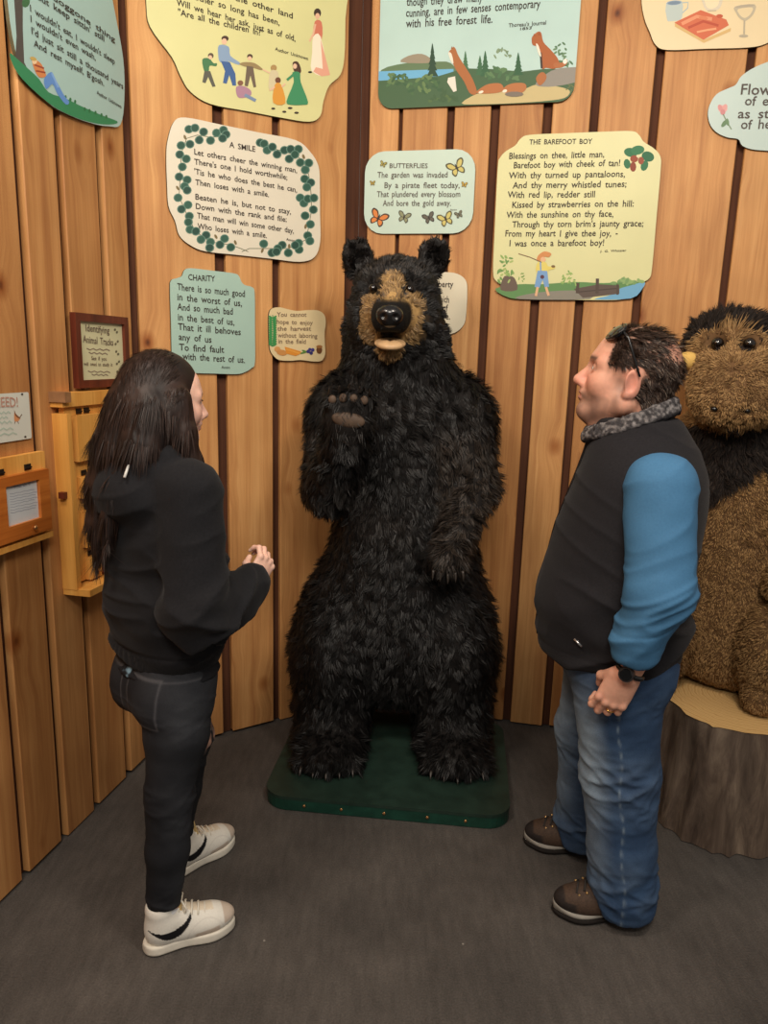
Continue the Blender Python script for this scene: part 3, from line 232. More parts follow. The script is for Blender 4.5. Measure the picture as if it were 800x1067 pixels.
 'harvest': {'w':'B','c':(14243,16470),'board':(232,212,166),'outline':[-1323,1330,-1325,1461,-1327,1596,-1324,1723,-1313,1830,-1296,1914,-1274,1981,-1242,2035,-1193,2080,-1123,2115,-1036,2139,-939,2154,-843,2160,-747,2154,-646,2138,-544,2117,-443,2100,-345,2086,-249,2072,-150,2062,-43,2060,75,2069,201,2087,330,2106,457,2120,587,2130,719,2139,846,2141,957,2130,1051,2104,1134,2066,1203,2018,1257,1960,1293,1890,1314,1809,1323,1721,1327,1630,1321,1537,1305,1441,1287,1339,1277,1230,1277,1110,1283,980,1290,850,1297,730,1306,620,1318,516,1325,419,1317,330,1295,246,1263,168,1218,101,1157,50,1079,19,985,4,877,0,757,0,619,8,463,24,305,41,157,50,25,45,-99,32,-220,18,-343,10,-474,8,-609,8,-736,14,-843,30,-925,56,-989,91,-1042,132,-1093,180,-1144,232,-1191,289,-1232,355,-1263,430,-1283,517,-1292,614,-1297,719,-1303,830,-1310,948,-1316,1074,-1321,1203],'lines':[('You cannot',-966,396,1784,1845,156,(120,98,80)),('hope to enjoy',-967,691,1492,1522,157,(120,98,80)),('the harvest',-947,617,1218,1283,158,(120,98,80)),('without laboring',-926,915,952,991,159,(120,98,80)),('in the field',-896,372,704,736,158,(120,98,80))],'art':{'painted_fern':[((60,140,80),[-1170,1836,-1121,1156,-1174,558,-1133,556,-1080,1158,-1130,1841]),((58,140,78),[-1150,1690,-1198,1678,-1271,1704,-1327,1753,-1333,1795,-1285,1807,-1212,1782,-1156,1733]),((58,140,78),[-966,1814,-972,1771,-1029,1716,-1103,1683,-1150,1690,-1144,1734,-1088,1788,-1014,1821]),((58,140,78),[-1151,1599,-1198,1587,-1271,1614,-1327,1662,-1333,1705,-1286,1717,-1213,1691,-1157,1642]),((58,140,78),[-966,1723,-973,1680,-1029,1625,-1103,1592,-1151,1599,-1144,1643,-1088,1697,-1014,1730]),((58,140,78),[-1151,1508,-1198,1496,-1272,1523,-1327,1571,-1333,1614,-1286,1626,-1213,1600,-1157,1551]),((58,140,78),[-966,1632,-973,1588,-1030,1534,-1103,1501,-1151,1508,-1145,1552,-1088,1606,-1014,1639]),((58,140,78),[-1151,1417,-1199,1405,-1272,1432,-1328,1481,-1334,1523,-1286,1535,-1213,1509,-1157,1460]),((58,140,78),[-967,1541,-973,1497,-1030,1443,-1104,1410,-1151,1417,-1145,1460,-1088,1515,-1014,1548]),((58,140,78),[-1151,1326,-1199,1314,-1272,1341,-1328,1390,-1334,1433,-1287,1444,-1214,1418,-1157,1369]),((58,140,78),[-967,1449,-973,1405,-1030,1351,-1104,1318,-1152,1326,-1145,1369,-1089,1423,-1015,1457]),((58,140,78),[-1152,1234,-1199,1223,-1273,1249,-1329,1299,-1335,1342,-1287,1353,-1214,1327,-1158,1277]),((58,140,78),[-967,1358,-973,1314,-1030,1260,-1104,1227,-1152,1234,-1145,1278,-1089,1332,-1015,1365]),((58,140,78),[-1152,1143,-1200,1131,-1273,1158,-1329,1207,-1335,1250,-1288,1262,-1214,1235,-1158,1186]),((58,140,78),[-967,1266,-973,1222,-1030,1168,-1104,1135,-1152,1143,-1146,1186,-1089,1241,-1015,1274]),((58,140,78),[-1152,1051,-1200,1040,-1273,1067,-1329,1116,-1335,1159,-1288,1171,-1215,1144,-1158,1094]),((58,140,78),[-967,1174,-974,1130,-1031,1076,-1105,1043,-1152,1051,-1146,1095,-1089,1149,-1015,1182]),((58,140,78),[-1152,959,-1200,948,-1274,975,-1330,1025,-1336,1068,-1288,1079,-1215,1052,-1159,1003]),((58,140,78),[-967,1082,-974,1038,-1031,984,-1105,951,-1153,959,-1146,1003,-1089,1057,-1015,1090]),((58,140,78),[-1153,867,-1200,856,-1274,883,-1330,933,-1336,976,-1289,988,-1215,961,-1159,911]),((58,140,78),[-968,990,-974,946,-1031,892,-1105,859,-1153,867,-1146,911,-1090,965,-1016,998]),((58,140,78),[-1153,775,-1201,764,-1274,792,-1330,842,-1337,885,-1289,896,-1215,869,-1159,819]),((58,140,78),[-968,898,-974,854,-1031,800,-1105,767,-1153,775,-1147,819,-1090,873,-1016,906]),((58,140,78),[-1153,683,-1201,672,-1275,700,-1331,750,-1337,793,-1289,804,-1216,777,-1159,727]),((58,140,78),[-968,806,-974,762,-1031,708,-1106,675,-1153,683,-1147,727,-1090,781,-1016,814]),((58,140,78),[-1153,591,-1201,580,-1275,608,-1331,658,-1337,701,-1290,713,-1216,685,-1160,635]),((58,140,78),[-968,714,-974,669,-1032,615,-1106,583,-1154,591,-1147,635,-1090,689,-1016,722])],'painted_vegetables':[((205,150,90),[-803,475,-831,408,-903,366,-993,363,-1065,402,-1092,466,-1065,533,-992,575,-903,578,-830,539]),((196,138,76),[-493,304,-554,240,-687,212,-839,233,-953,293,-986,369,-925,433,-794,461,-642,441,-526,381]),((214,140,52),[-615,583,105,416,213,343,-108,212,-531,295]),((226,160,70),[-539,460,98,298,114,344,-523,505]),((90,130,60),[434,407,409,377,329,342,226,315,139,307,101,320,126,349,205,384,308,411,395,420]),((90,130,60),[463,380,427,367,351,374,263,400,197,434,179,463,214,476,290,469,378,443,445,409]),((60,56,120),[570,419,554,374,511,345,457,343,413,370,396,414,413,459,456,488,509,490,553,463]),((54,50,110),[713,356,696,310,653,282,599,280,555,307,538,351,554,396,598,425,652,427,696,400]),((66,60,130),[788,492,772,446,728,417,674,416,630,442,613,487,629,532,673,561,727,562,771,536]),((60,56,120),[635,506,621,467,583,441,536,440,497,463,482,502,497,541,534,567,582,568,620,545]),((110,70,40),[1163,502,1137,400,1066,335,977,333,904,393,876,494,902,596,973,661,1062,663,1135,603]),((160,110,60),[1173,637,1144,597,1066,570,971,567,893,589,864,628,893,668,969,694,1065,697,1143,675])]}},
 'fox': {'w':'C','c':(-3685,26800),'board':(190,222,216),'outline':[3945,6200,3916,6385,3830,6553,3698,6685,3530,6771,3345,6800,-3345,6800,-3530,6771,-3698,6685,-3830,6553,-3916,6385,-3945,6200,-3945,600,-3916,415,-3830,247,-3698,115,-3530,29,-3345,0,3345,0,3530,29,3698,115,3830,247,3916,415,3945,600],'lines':[('though they draw many',-2865,179,3753,3738,253,(52,42,36)),('cunning, are in few senses contemporary',-2872,2424,3354,3381,252,(52,42,36)),('with his free forest life.',-2859,606,2971,2959,256,(52,42,36)),("Thoreau's Journal",1247,2689,2756,2778,121,(52,42,36)),('1853',1706,2143,2628,2642,84,(52,42,36))],'art':{'painted_landscape':[((96,122,88),[-3821,1476,-3562,1575,-3192,1636,-2813,1675,-2444,1692,-2067,1687,-1727,1672,-1428,1669,-1165,1657,-972,1589,-769,1412,-634,1179,-837,1003,-1693,919,-2907,891,-3805,932,-3945,1010,-3945,1355]),((108,176,216),[-3945,1419,-2913,1406,-1931,1391,-855,1372,-839,1052,-2133,1010,-3945,1024]),((150,140,120),[-3034,1724,-3040,1794,-2889,1878,-2713,1942,-2543,1978,-2349,1995,-2172,1984,-2011,1929,-1868,1846,-1785,1772,-1762,1712,-1800,1661,-1941,1634,-2287,1642,-2738,1676]),((66,98,66),[-3945,1067,-2792,1087,-1487,1128,-429,1372,629,1304,1885,1153,2701,1211,3945,1155,3945,601,3916,415,3830,247,3698,115,3530,29,3345,0,-3345,0,-3530,29,-3698,115,-3830,247,-3916,415,-3945,600]),((196,180,130),[256,454,528,490,813,490,1097,488,1383,489,1668,487,1928,503,2139,558,2324,630,2535,669,2809,649,3107,596,3360,540,3551,492,3697,442,3777,381,3783,299,3723,206,3594,132,3386,90,3109,66,2784,48,2404,32,1975,23,1544,17,1106,15,665,17,280,25,-63,32,-349,45,-471,92,-341,203,-49,347]),((142,138,130),[2720,946,2850,1039,3004,1127,3210,1188,3529,1219,3899,1222,3945,1215,3945,673,3944,673,3757,637,3506,598,3213,568,2952,557,2728,569,2536,600,2433,654,2461,739,2579,845]),((38,70,50),[-1943,1148,-1466,1127,-1658,1456,-1719,1502,-1777,1462]),((38,70,50),[-1911,1361,-1516,1343,-1677,1670,-1728,1715,-1776,1675]),((38,70,50),[-1879,1573,-1565,1559,-1697,1883,-1738,1928,-1775,1887]),((38,70,50),[-1848,1785,-1615,1773,-1716,2096,-1747,2140,-1774,2099]),((38,70,50),[-1816,1995,-1664,1988,-1735,2308,-1756,2352,-1773,2310]),((58,104,70),[30,1111,411,1094,258,1288,209,1315,163,1292]),((58,104,70),[56,1234,371,1220,243,1413,202,1440,164,1417]),((58,104,70),[81,1358,332,1347,228,1538,195,1564,165,1541]),((58,104,70),[107,1481,293,1473,213,1663,188,1689,166,1665]),((58,104,70),[132,1604,254,1599,198,1787,181,1813,167,1789]),((50,96,64),[223,1054,645,1036,473,1288,419,1323,368,1292]),((50,96,64),[250,1216,600,1201,455,1451,409,1486,368,1455]),((50,96,64),[277,1378,555,1365,437,1614,400,1648,367,1617]),((50,96,64),[304,1539,510,1530,419,1777,391,1810,367,1779]),((50,96,64),[330,1700,465,1694,400,1939,382,1972,367,1941]),((46,92,60),[1530,1045,1945,1027,1776,1248,1722,1279,1672,1253]),((46,92,60),[1557,1187,1900,1171,1758,1391,1713,1421,1672,1395]),((46,92,60),[1583,1328,1856,1315,1740,1534,1704,1564,1671,1537]),((46,92,60),[1609,1469,1811,1459,1721,1676,1694,1706,1671,1679]),((46,92,60),[1635,1610,1767,1603,1703,1818,1685,1848,1670,1820]),((66,110,76),[-524,1357,-226,1343,-346,1521,-385,1546,-421,1525]),((66,110,76),[-504,1471,-257,1460,-358,1637,-390,1662,-420,1640]),((66,110,76),[-485,1586,-288,1576,-371,1753,-396,1777,-420,1755]),((66,110,76),[-465,1700,-320,1693,-383,1868,-402,1892,-419,1870]),((66,110,76),[-446,1814,-351,1809,-395,1983,-408,2007,-419,1984]),((56,92,60),[-3066,937,-3125,982,-3168,1097,-3162,1195,-3111,1203,-3055,1114,-3035,995]),((96,126,80),[-3265,1117,-3237,1057,-3264,953,-3325,883,-3374,901,-3375,992,-3326,1088]),((96,126,80),[-2838,978,-2911,959,-3051,993,-3152,1055,-3138,1098,-3019,1090,-2886,1037]),((96,126,80),[-3245,1013,-3297,993,-3373,1020,-3415,1074,-3392,1114,-3321,1109,-3256,1065]),((76,112,72),[-2487,874,-2540,847,-2635,865,-2702,915,-2689,959,-2607,963,-2517,926]),((76,112,72),[-3372,995,-3390,930,-3488,851,-3594,818,-3627,856,-3563,936,-3449,998]),((56,92,60),[-2606,760,-2685,755,-2819,816,-2908,896,-2884,935,-2765,904,-2642,826]),((96,126,80),[-3349,1155,-3360,1089,-3450,1006,-3550,968,-3586,1004,-3530,1087,-3424,1154]),((96,126,80),[-3334,1005,-3381,976,-3462,990,-3518,1036,-3505,1080,-3433,1088,-3357,1055]),((56,92,60),[-2699,1026,-2764,1041,-2834,1118,-2856,1198,-2814,1221,-2739,1170,-2688,1083]),((96,126,80),[-3364,963,-3411,931,-3502,940,-3569,984,-3560,1029,-3483,1041,-3396,1012]),((56,92,60),[-3202,1287,-3198,1226,-3260,1145,-3342,1106,-3383,1137,-3351,1216,-3270,1283]),((56,92,60),[-2781,1266,-2814,1206,-2931,1149,-3043,1138,-3067,1180,-2984,1245,-2856,1283]),((96,126,80),[-2646,918,-2626,862,-2664,782,-2731,738,-2776,764,-2766,839,-2708,908]),((76,112,72),[-3150,1156,-3211,1135,-3317,1166,-3388,1224,-3370,1266,-3278,1260,-3179,1211]),((56,92,60),[-3213,1212,-3209,1142,-3277,1035,-3367,972,-3411,1000,-3375,1099,-3287,1193]),((96,126,80),[-3243,1303,-3298,1254,-3439,1226,-3562,1241,-3573,1287,-3464,1329,-3317,1337]),((56,92,60),[-2775,1256,-2802,1213,-2875,1198,-2940,1222,-2948,1268,-2893,1301,-2816,1296]),((76,112,72),[-2874,1057,-2940,1080,-3006,1168,-3022,1255,-2977,1274,-2905,1212,-2859,1115]),((76,112,72),[-2823,1272,-2819,1219,-2872,1165,-2942,1151,-2977,1187,-2950,1247,-2882,1284]),((96,126,80),[-3366,1077,-3437,1112,-3515,1224,-3541,1330,-3495,1348,-3412,1266,-3355,1146]),((56,92,60),[-2717,1173,-2698,1114,-2739,1025,-2808,974,-2853,999,-2841,1081,-2781,1158]),((56,92,60),[-2985,946,-3021,896,-3126,866,-3222,879,-3236,925,-3157,969,-3046,978]),((76,112,72),[-2728,1005,-2783,1029,-2817,1100,-2805,1164,-2756,1173,-2706,1121,-2694,1046]),((56,92,60),[-3023,1279,-3015,1222,-3071,1151,-3147,1120,-3187,1152,-3160,1223,-3087,1280]),((56,92,60),[-3017,1260,-3021,1205,-3086,1152,-3164,1139,-3196,1178,-3158,1238,-3078,1275]),((56,92,60),[-1206,580,-1270,545,-1396,561,-1490,616,-1481,668,-1375,678,-1253,639]),((56,92,60),[-1871,994,-1921,951,-2029,951,-2114,994,-2112,1047,-2024,1071,-1917,1047]),((56,92,60),[-1853,718,-1942,731,-2068,827,-2138,933,-2098,970,-1979,910,-1870,798]),((70,106,66),[-2458,460,-2546,493,-2654,618,-2702,741,-2653,768,-2544,680,-2457,543]),((70,106,66),[-2312,969,-2276,913,-2296,827,-2358,775,-2415,797,-2423,876,-2378,953]),((70,106,66),[-1955,884,-1945,817,-2006,732,-2094,694,-2140,731,-2111,815,-2029,883]),((100,128,80),[-2058,585,-2119,568,-2198,606,-2235,671,-2202,714,-2124,701,-2060,644]),((56,92,60),[-1481,839,-1544,809,-1660,833,-1742,892,-1727,943,-1627,946,-1518,900]),((56,92,60),[-1416,791,-1463,735,-1594,705,-1710,723,-1724,777,-1625,824,-1487,830]),((100,128,80),[-2000,742,-2068,772,-2119,867,-2115,953,-2058,968,-1993,898,-1967,798]),((56,92,60),[-1885,496,-1963,485,-2084,541,-2158,622,-2128,667,-2018,642,-1910,566]),((70,106,66),[-2371,928,-2327,876,-2335,790,-2389,733,-2447,749,-2467,825,-2433,905]),((100,128,80),[-1894,1227,-1911,1153,-2019,1064,-2137,1027,-2175,1071,-2105,1162,-1980,1231]),((100,128,80),[-1866,497,-1945,527,-2027,638,-2052,745,-2001,768,-1911,690,-1852,569]),((100,128,80),[-1514,925,-1567,883,-1679,885,-1767,929,-1764,982,-1672,1004,-1561,978]),((70,106,66),[-1558,894,-1626,889,-1707,945,-1741,1019,-1701,1055,-1619,1027,-1555,956]),((56,92,60),[-2403,684,-2442,621,-2569,571,-2690,573,-2712,624,-2619,687,-2482,714]),((56,92,60),[-1473,824,-1442,769,-1469,695,-1533,659,-1586,686,-1589,758,-1538,819]),((70,106,66),[-1819,859,-1899,870,-2002,956,-2051,1052,-2008,1086,-1907,1032,-1822,931]),((100,128,80),[-2186,1114,-2191,1044,-2276,961,-2377,927,-2419,969,-2369,1054,-2265,1119]),((100,128,80),[-1729,656,-1737,597,-1808,551,-1889,553,-1919,601,-1875,660,-1791,684]),((56,92,60),[-1681,965,-1771,951,-1934,1008,-2048,1092,-2026,1140,-1885,1116,-1732,1038]),((70,106,66),[-1832,937,-1891,904,-1998,924,-2072,980,-2058,1031,-1966,1038,-1865,996]),((56,92,60),[-1368,948,-1368,881,-1441,804,-1534,776,-1575,817,-1535,897,-1443,955]),((56,92,60),[-1455,1011,-1516,976,-1636,990,-1726,1043,-1717,1095,-1616,1107,-1500,1069]),((100,128,80),[-1726,1042,-1797,1021,-1920,1059,-2001,1128,-1980,1177,-1872,1167,-1759,1107]),((56,92,60),[-1201,625,-1252,576,-1378,564,-1482,598,-1487,651,-1389,685,-1262,673]),((100,128,80),[-1685,1227,-1682,1151,-1761,1046,-1862,991,-1909,1027,-1866,1128,-1767,1216]),((100,128,80),[-2156,557,-2228,592,-2290,699,-2295,799,-2240,815,-2166,737,-2129,622]),((70,106,66),[-1451,730,-1531,755,-1624,859,-1659,965,-1611,992,-1515,920,-1444,804]),((90,126,84),[1294,1276,1267,1205,1146,1128,1023,1104,991,1150,1074,1232,1209,1288]),((70,110,72),[974,1349,957,1292,876,1251,791,1259,766,1308,821,1362,913,1381]),((70,110,72),[1029,1228,959,1215,851,1266,786,1341,813,1384,912,1363,1008,1293]),((70,110,72),[1443,928,1371,921,1261,981,1198,1061,1228,1102,1329,1073,1425,996]),((70,110,72),[1551,1180,1552,1113,1479,1033,1387,1000,1346,1040,1386,1122,1477,1184]),((70,110,72),[941,1126,857,1158,751,1279,704,1397,750,1423,855,1338,940,1206]),((90,126,84),[835,989,781,959,687,981,626,1037,642,1086,724,1090,810,1047]),((90,126,84),[1347,1026,1386,973,1376,887,1323,831,1267,849,1251,927,1287,1005]),((70,110,72),[710,1041,713,981,652,923,572,911,535,954,567,1020,645,1059]),((90,126,84),[1798,842,1724,828,1602,879,1524,955,1547,1000,1656,980,1767,909]),((90,126,84),[526,1218,558,1156,533,1058,468,996,414,1019,410,1108,461,1197]),((90,126,84),[1299,1251,1246,1212,1131,1219,1043,1265,1047,1317,1140,1334,1252,1305]),((90,126,84),[651,984,586,998,527,1068,520,1143,570,1166,638,1119,675,1038]),((90,126,84),[1776,991,1742,928,1623,878,1508,877,1485,926,1570,989,1699,1018]),((90,126,84),[1047,1147,985,1169,939,1246,945,1319,998,1333,1058,1278,1080,1195]),((70,110,72),[1059,1189,1000,1146,864,1143,753,1183,751,1236,860,1261,997,1240]),((70,110,72),[662,993,583,991,463,1061,393,1150,425,1190,535,1152,641,1064]),((90,126,84),[704,1022,640,1043,591,1120,593,1194,646,1210,709,1156,735,1073]),((90,126,84),[780,1038,709,1018,585,1060,501,1131,521,1178,630,1166,745,1103]),((70,110,72),[1078,1204,1100,1132,1055,1015,976,942,924,968,937,1074,1006,1179]),((100,134,100),[3185,1814,3183,1773,3137,1731,3080,1719,3057,1746,3084,1792,3141,1822]),((80,116,84),[3314,2077,3310,2035,3258,1991,3198,1977,3174,2005,3206,2052,3268,2084]),((100,134,100),[3557,1732,3521,1699,3426,1683,3344,1697,3336,1730,3409,1757,3507,1758]),((100,134,100),[3663,1429,3675,1380,3644,1301,3594,1252,3561,1269,3571,1339,3617,1411]),((80,116,84),[3195,1306,3150,1326,3105,1392,3094,1455,3125,1467,3175,1419,3206,1348]),((100,134,100),[3197,1916,3174,1879,3097,1852,3026,1856,3013,1888,3068,1924,3150,1936]),((80,116,84),[3831,1304,3778,1315,3704,1378,3665,1445,3689,1466,3759,1425,3822,1353]),((80,116,84),[3431,1477,3433,1438,3395,1398,3344,1387,3319,1413,3339,1457,3389,1485]),((100,134,100),[3646,1206,3600,1236,3556,1321,3547,1395,3580,1404,3630,1340,3659,1252]),((100,134,100),[3276,1674,3235,1703,3202,1777,3203,1841,3237,1847,3278,1791,3296,1714]),((100,134,100),[3510,1582,3522,1546,3497,1506,3454,1492,3426,1514,3433,1557,3470,1587]),((80,116,84),[3550,1370,3516,1344,3440,1345,3379,1372,3379,1405,3440,1419,3516,1403]),((80,116,84),[3371,1456,3350,1427,3298,1423,3254,1445,3251,1478,3292,1497,3345,1487]),((100,134,100),[3483,1565,3433,1590,3374,1671,3351,1747,3382,1761,3442,1702,3487,1615]),((80,116,84),[3188,1949,3158,1930,3105,1941,3070,1975,3080,2005,3126,2010,3174,1985]),((80,116,84),[3423,1761,3403,1717,3324,1671,3246,1658,3227,1688,3282,1738,3369,1770]),((80,116,84),[3546,1820,3506,1823,3465,1861,3453,1907,3481,1924,3526,1901,3555,1855]),((80,116,84),[3687,1348,3669,1307,3595,1269,3522,1263,3505,1294,3556,1338,3637,1362]),((80,116,84),[3485,2017,3440,2017,3377,2058,3343,2111,3365,2134,3425,2111,3478,2059]),((80,116,84),[3386,1320,3341,1329,3290,1382,3271,1438,3299,1456,3353,1421,3391,1361]),((100,134,100),[3573,1603,3533,1579,3447,1585,3378,1615,3380,1647,3450,1658,3536,1638]),((100,134,100),[3329,1847,3312,1817,3262,1806,3217,1824,3210,1857,3247,1880,3300,1876]),((60,92,58),[-809,260,-886,261,-1007,329,-1083,413,-1056,449,-946,411,-836,327]),((60,92,58),[-1168,418,-1170,356,-1242,279,-1329,244,-1366,278,-1325,356,-1237,418]),((60,92,58),[-1594,295,-1624,251,-1705,235,-1776,260,-1784,306,-1722,339,-1638,334]),((80,108,64),[-1335,274,-1385,235,-1500,230,-1594,263,-1595,309,-1504,333,-1388,318]),((80,108,64),[-886,317,-878,258,-932,180,-1008,142,-1048,173,-1023,249,-951,313]),((60,92,58),[-689,268,-751,257,-844,302,-899,368,-874,406,-788,387,-705,325]),((60,92,58),[-1513,252,-1576,277,-1635,365,-1646,449,-1601,466,-1533,404,-1494,309]),((60,92,58),[-631,353,-620,293,-670,211,-743,168,-785,197,-764,276,-695,345]),((80,108,64),[-908,219,-976,230,-1064,306,-1104,389,-1067,418,-981,370,-910,281]),((60,92,58),[-1202,439,-1263,480,-1315,592,-1318,691,-1270,702,-1207,617,-1177,500]),((80,108,64),[-993,350,-1063,333,-1192,370,-1282,434,-1266,477,-1156,466,-1035,409]),((60,92,58),[-1148,183,-1220,161,-1362,189,-1468,247,-1457,292,-1338,288,-1200,240]),((80,108,64),[-1669,216,-1701,176,-1775,169,-1836,201,-1837,247,-1779,273,-1704,260]),((60,92,58),[-1116,168,-1171,194,-1207,270,-1196,338,-1147,347,-1097,291,-1083,211]),((60,92,58),[-1113,644,-1083,578,-1104,453,-1160,365,-1210,379,-1215,485,-1172,603]),((60,92,58),[-1217,473,-1219,421,-1277,375,-1347,371,-1377,410,-1343,464,-1272,492]),((60,92,58),[-569,197,-621,162,-734,166,-821,207,-818,252,-727,269,-616,244]),((60,92,58),[-699,305,-762,275,-895,288,-998,334,-993,380,-883,389,-753,356]),((110,136,108),[1423,1768,1400,1739,1336,1726,1279,1739,1273,1769,1321,1792,1387,1792]),((128,150,120),[1270,1709,1228,1709,1168,1748,1135,1797,1155,1818,1212,1796,1263,1748]),((110,136,108),[1295,1930,1307,1898,1286,1860,1248,1845,1221,1865,1226,1904,1259,1933]),((128,150,120),[1253,1897,1208,1892,1131,1925,1080,1972,1094,1997,1162,1982,1232,1937]),((128,150,120),[842,1656,796,1675,742,1743,720,1809,747,1822,803,1774,845,1700]),((110,136,108),[1052,2075,1076,2032,1072,1948,1043,1886,1010,1893,999,1963,1018,2044]),((128,150,120),[988,1972,981,1937,933,1905,880,1901,862,1927,893,1964,949,1984]),((128,150,120),[1056,2007,1078,1976,1070,1924,1039,1891,1007,1902,1000,1948,1021,1995]),((128,150,120),[935,1918,935,1884,898,1854,852,1851,833,1876,853,1912,899,1930]),((110,136,108),[979,1895,939,1911,899,1968,891,2022,920,2033,964,1993,991,1931]),((128,150,120),[1065,1946,1027,1932,960,1950,913,1986,922,2014,981,2012,1044,1982]),((128,150,120),[903,2033,915,1989,888,1917,842,1871,812,1886,820,1950,861,2016]),((128,150,120),[1439,1766,1440,1728,1400,1682,1348,1663,1324,1685,1346,1732,1397,1768]),((110,136,108),[1291,1783,1246,1800,1195,1863,1175,1925,1202,1939,1255,1894,1295,1825]),((100,112,70),[3765,523,3757,493,3712,460,3665,448,3650,467,3680,502,3731,527]),((100,112,70),[3785,559,3791,531,3768,497,3734,481,3715,497,3725,531,3756,559]),((100,112,70),[3884,551,3856,542,3809,557,3777,586,3785,606,3827,602,3871,578]),((100,112,70),[3853,437,3866,405,3854,349,3826,311,3804,320,3803,369,3825,421]),((100,112,70),[3680,480,3688,454,3671,421,3640,405,3620,419,3625,452,3652,479]),((100,112,70),[3928,491,3895,493,3843,514,3844,536,3897,542,3935,534]),((100,112,70),[3785,545,3754,546,3712,577,3690,614,3706,629,3746,611,3782,574])],'painted_standing_fox':[((168,104,56),[-1076,1997,-1042,2042,-982,2087,-933,2124,-914,2153,-907,2174,-894,2180,-869,2170,-840,2146,-805,2099,-767,2023,-723,1925,-663,1814,-580,1692,-480,1558,-378,1417,-272,1272,-164,1121,-68,970,14,811,83,652,125,527,132,448,111,403,69,383,3,383,-83,408,-169,471,-245,586,-320,738,-404,888,-508,1025,-622,1159,-722,1288,-802,1412,-869,1529,-921,1635,-951,1728,-967,1810,-985,1878,-1023,1927,-1062,1962]),((232,226,210),[-1096,1960,-1072,1990,-1018,1980,-967,1935,-924,1827,-884,1684,-865,1584,-878,1558,-912,1576,-952,1627,-1006,1730,-1066,1865]),((150,92,48),[-996,2108,-958,2202,-890,2103]),((226,222,210),[-1053,1051,-777,1097,-687,559,-813,516,-1089,897])],'painted_sitting_fox':[((166,92,44),[2191,2379,2244,2438,2316,2498,2383,2536,2436,2546,2485,2534,2528,2491,2558,2403,2584,2285,2632,2170,2719,2070,2829,1973,2936,1875,3040,1770,3143,1664,3222,1562,3274,1464,3303,1371,3302,1296,3262,1244,3191,1210,3108,1193,3008,1201,2894,1227,2800,1244,2740,1224,2698,1194,2660,1213,2621,1315,2587,1465,2550,1613,2510,1752,2469,1890,2421,1994,2358,2041,2287,2056,2232,2078,2203,2124,2188,2177,2181,2230,2173,2280,2172,2329]),((60,44,36),[2516,1800,2597,1232,2678,1233,2597,1801]),((150,80,40),[2391,2424,2443,2551,2535,2398]),((150,80,40),[2232,2377,2245,2488,2333,2390]),((236,226,208),[2352,2109,2370,2129,2413,2101,2459,2039,2509,1917,2561,1761,2587,1658,2569,1646,2525,1688,2479,1757,2429,1872,2378,2014]),((172,104,58),[3093,1400,3179,1409,3307,1400,3415,1403,3483,1443,3532,1495,3567,1518,3594,1490,3607,1433,3598,1376,3561,1324,3501,1272,3428,1234,3334,1216,3227,1212,3146,1228,3097,1279,3074,1349]),((240,232,220),[3591,1407,3560,1362,3511,1345,3463,1363,3434,1409,3435,1466,3467,1511,3516,1528,3564,1509,3592,1463])],'painted_fox_kits':[((176,110,62),[108,460,141,520,242,597,350,663,446,709,548,744,661,766,797,777,943,774,1060,749,1138,688,1187,604,1198,532,1168,485,1100,450,996,425,839,409,646,404,470,407,315,413,178,428]),((176,112,64),[1159,486,1169,545,1222,609,1295,663,1380,702,1485,730,1601,746,1746,749,1902,739,2018,709,2074,649,2090,569,2073,497,2022,439,1938,388,1834,353,1703,336,1552,336,1419,350,1306,383,1211,432]),((170,104,56),[2439,863,2455,934,2499,999,2549,1048,2600,1079,2656,1094,2709,1088,2763,1054,2813,999,2842,940,2842,879,2821,813,2784,753,2728,691,2656,634,2589,619,2526,674,2468,772]),((236,226,206),[395,501,389,468,348,436,287,418,231,421,200,442,206,475,248,507,308,525,365,522]),((236,226,206),[1331,499,1329,461,1294,428,1241,412,1188,419,1157,446,1159,484,1193,517,1247,533,1299,526]),((120,110,100),[2002,327,1934,273,1749,246,1517,255,1327,297,1251,357,1320,411,1505,438,1737,429,1927,387])]}},
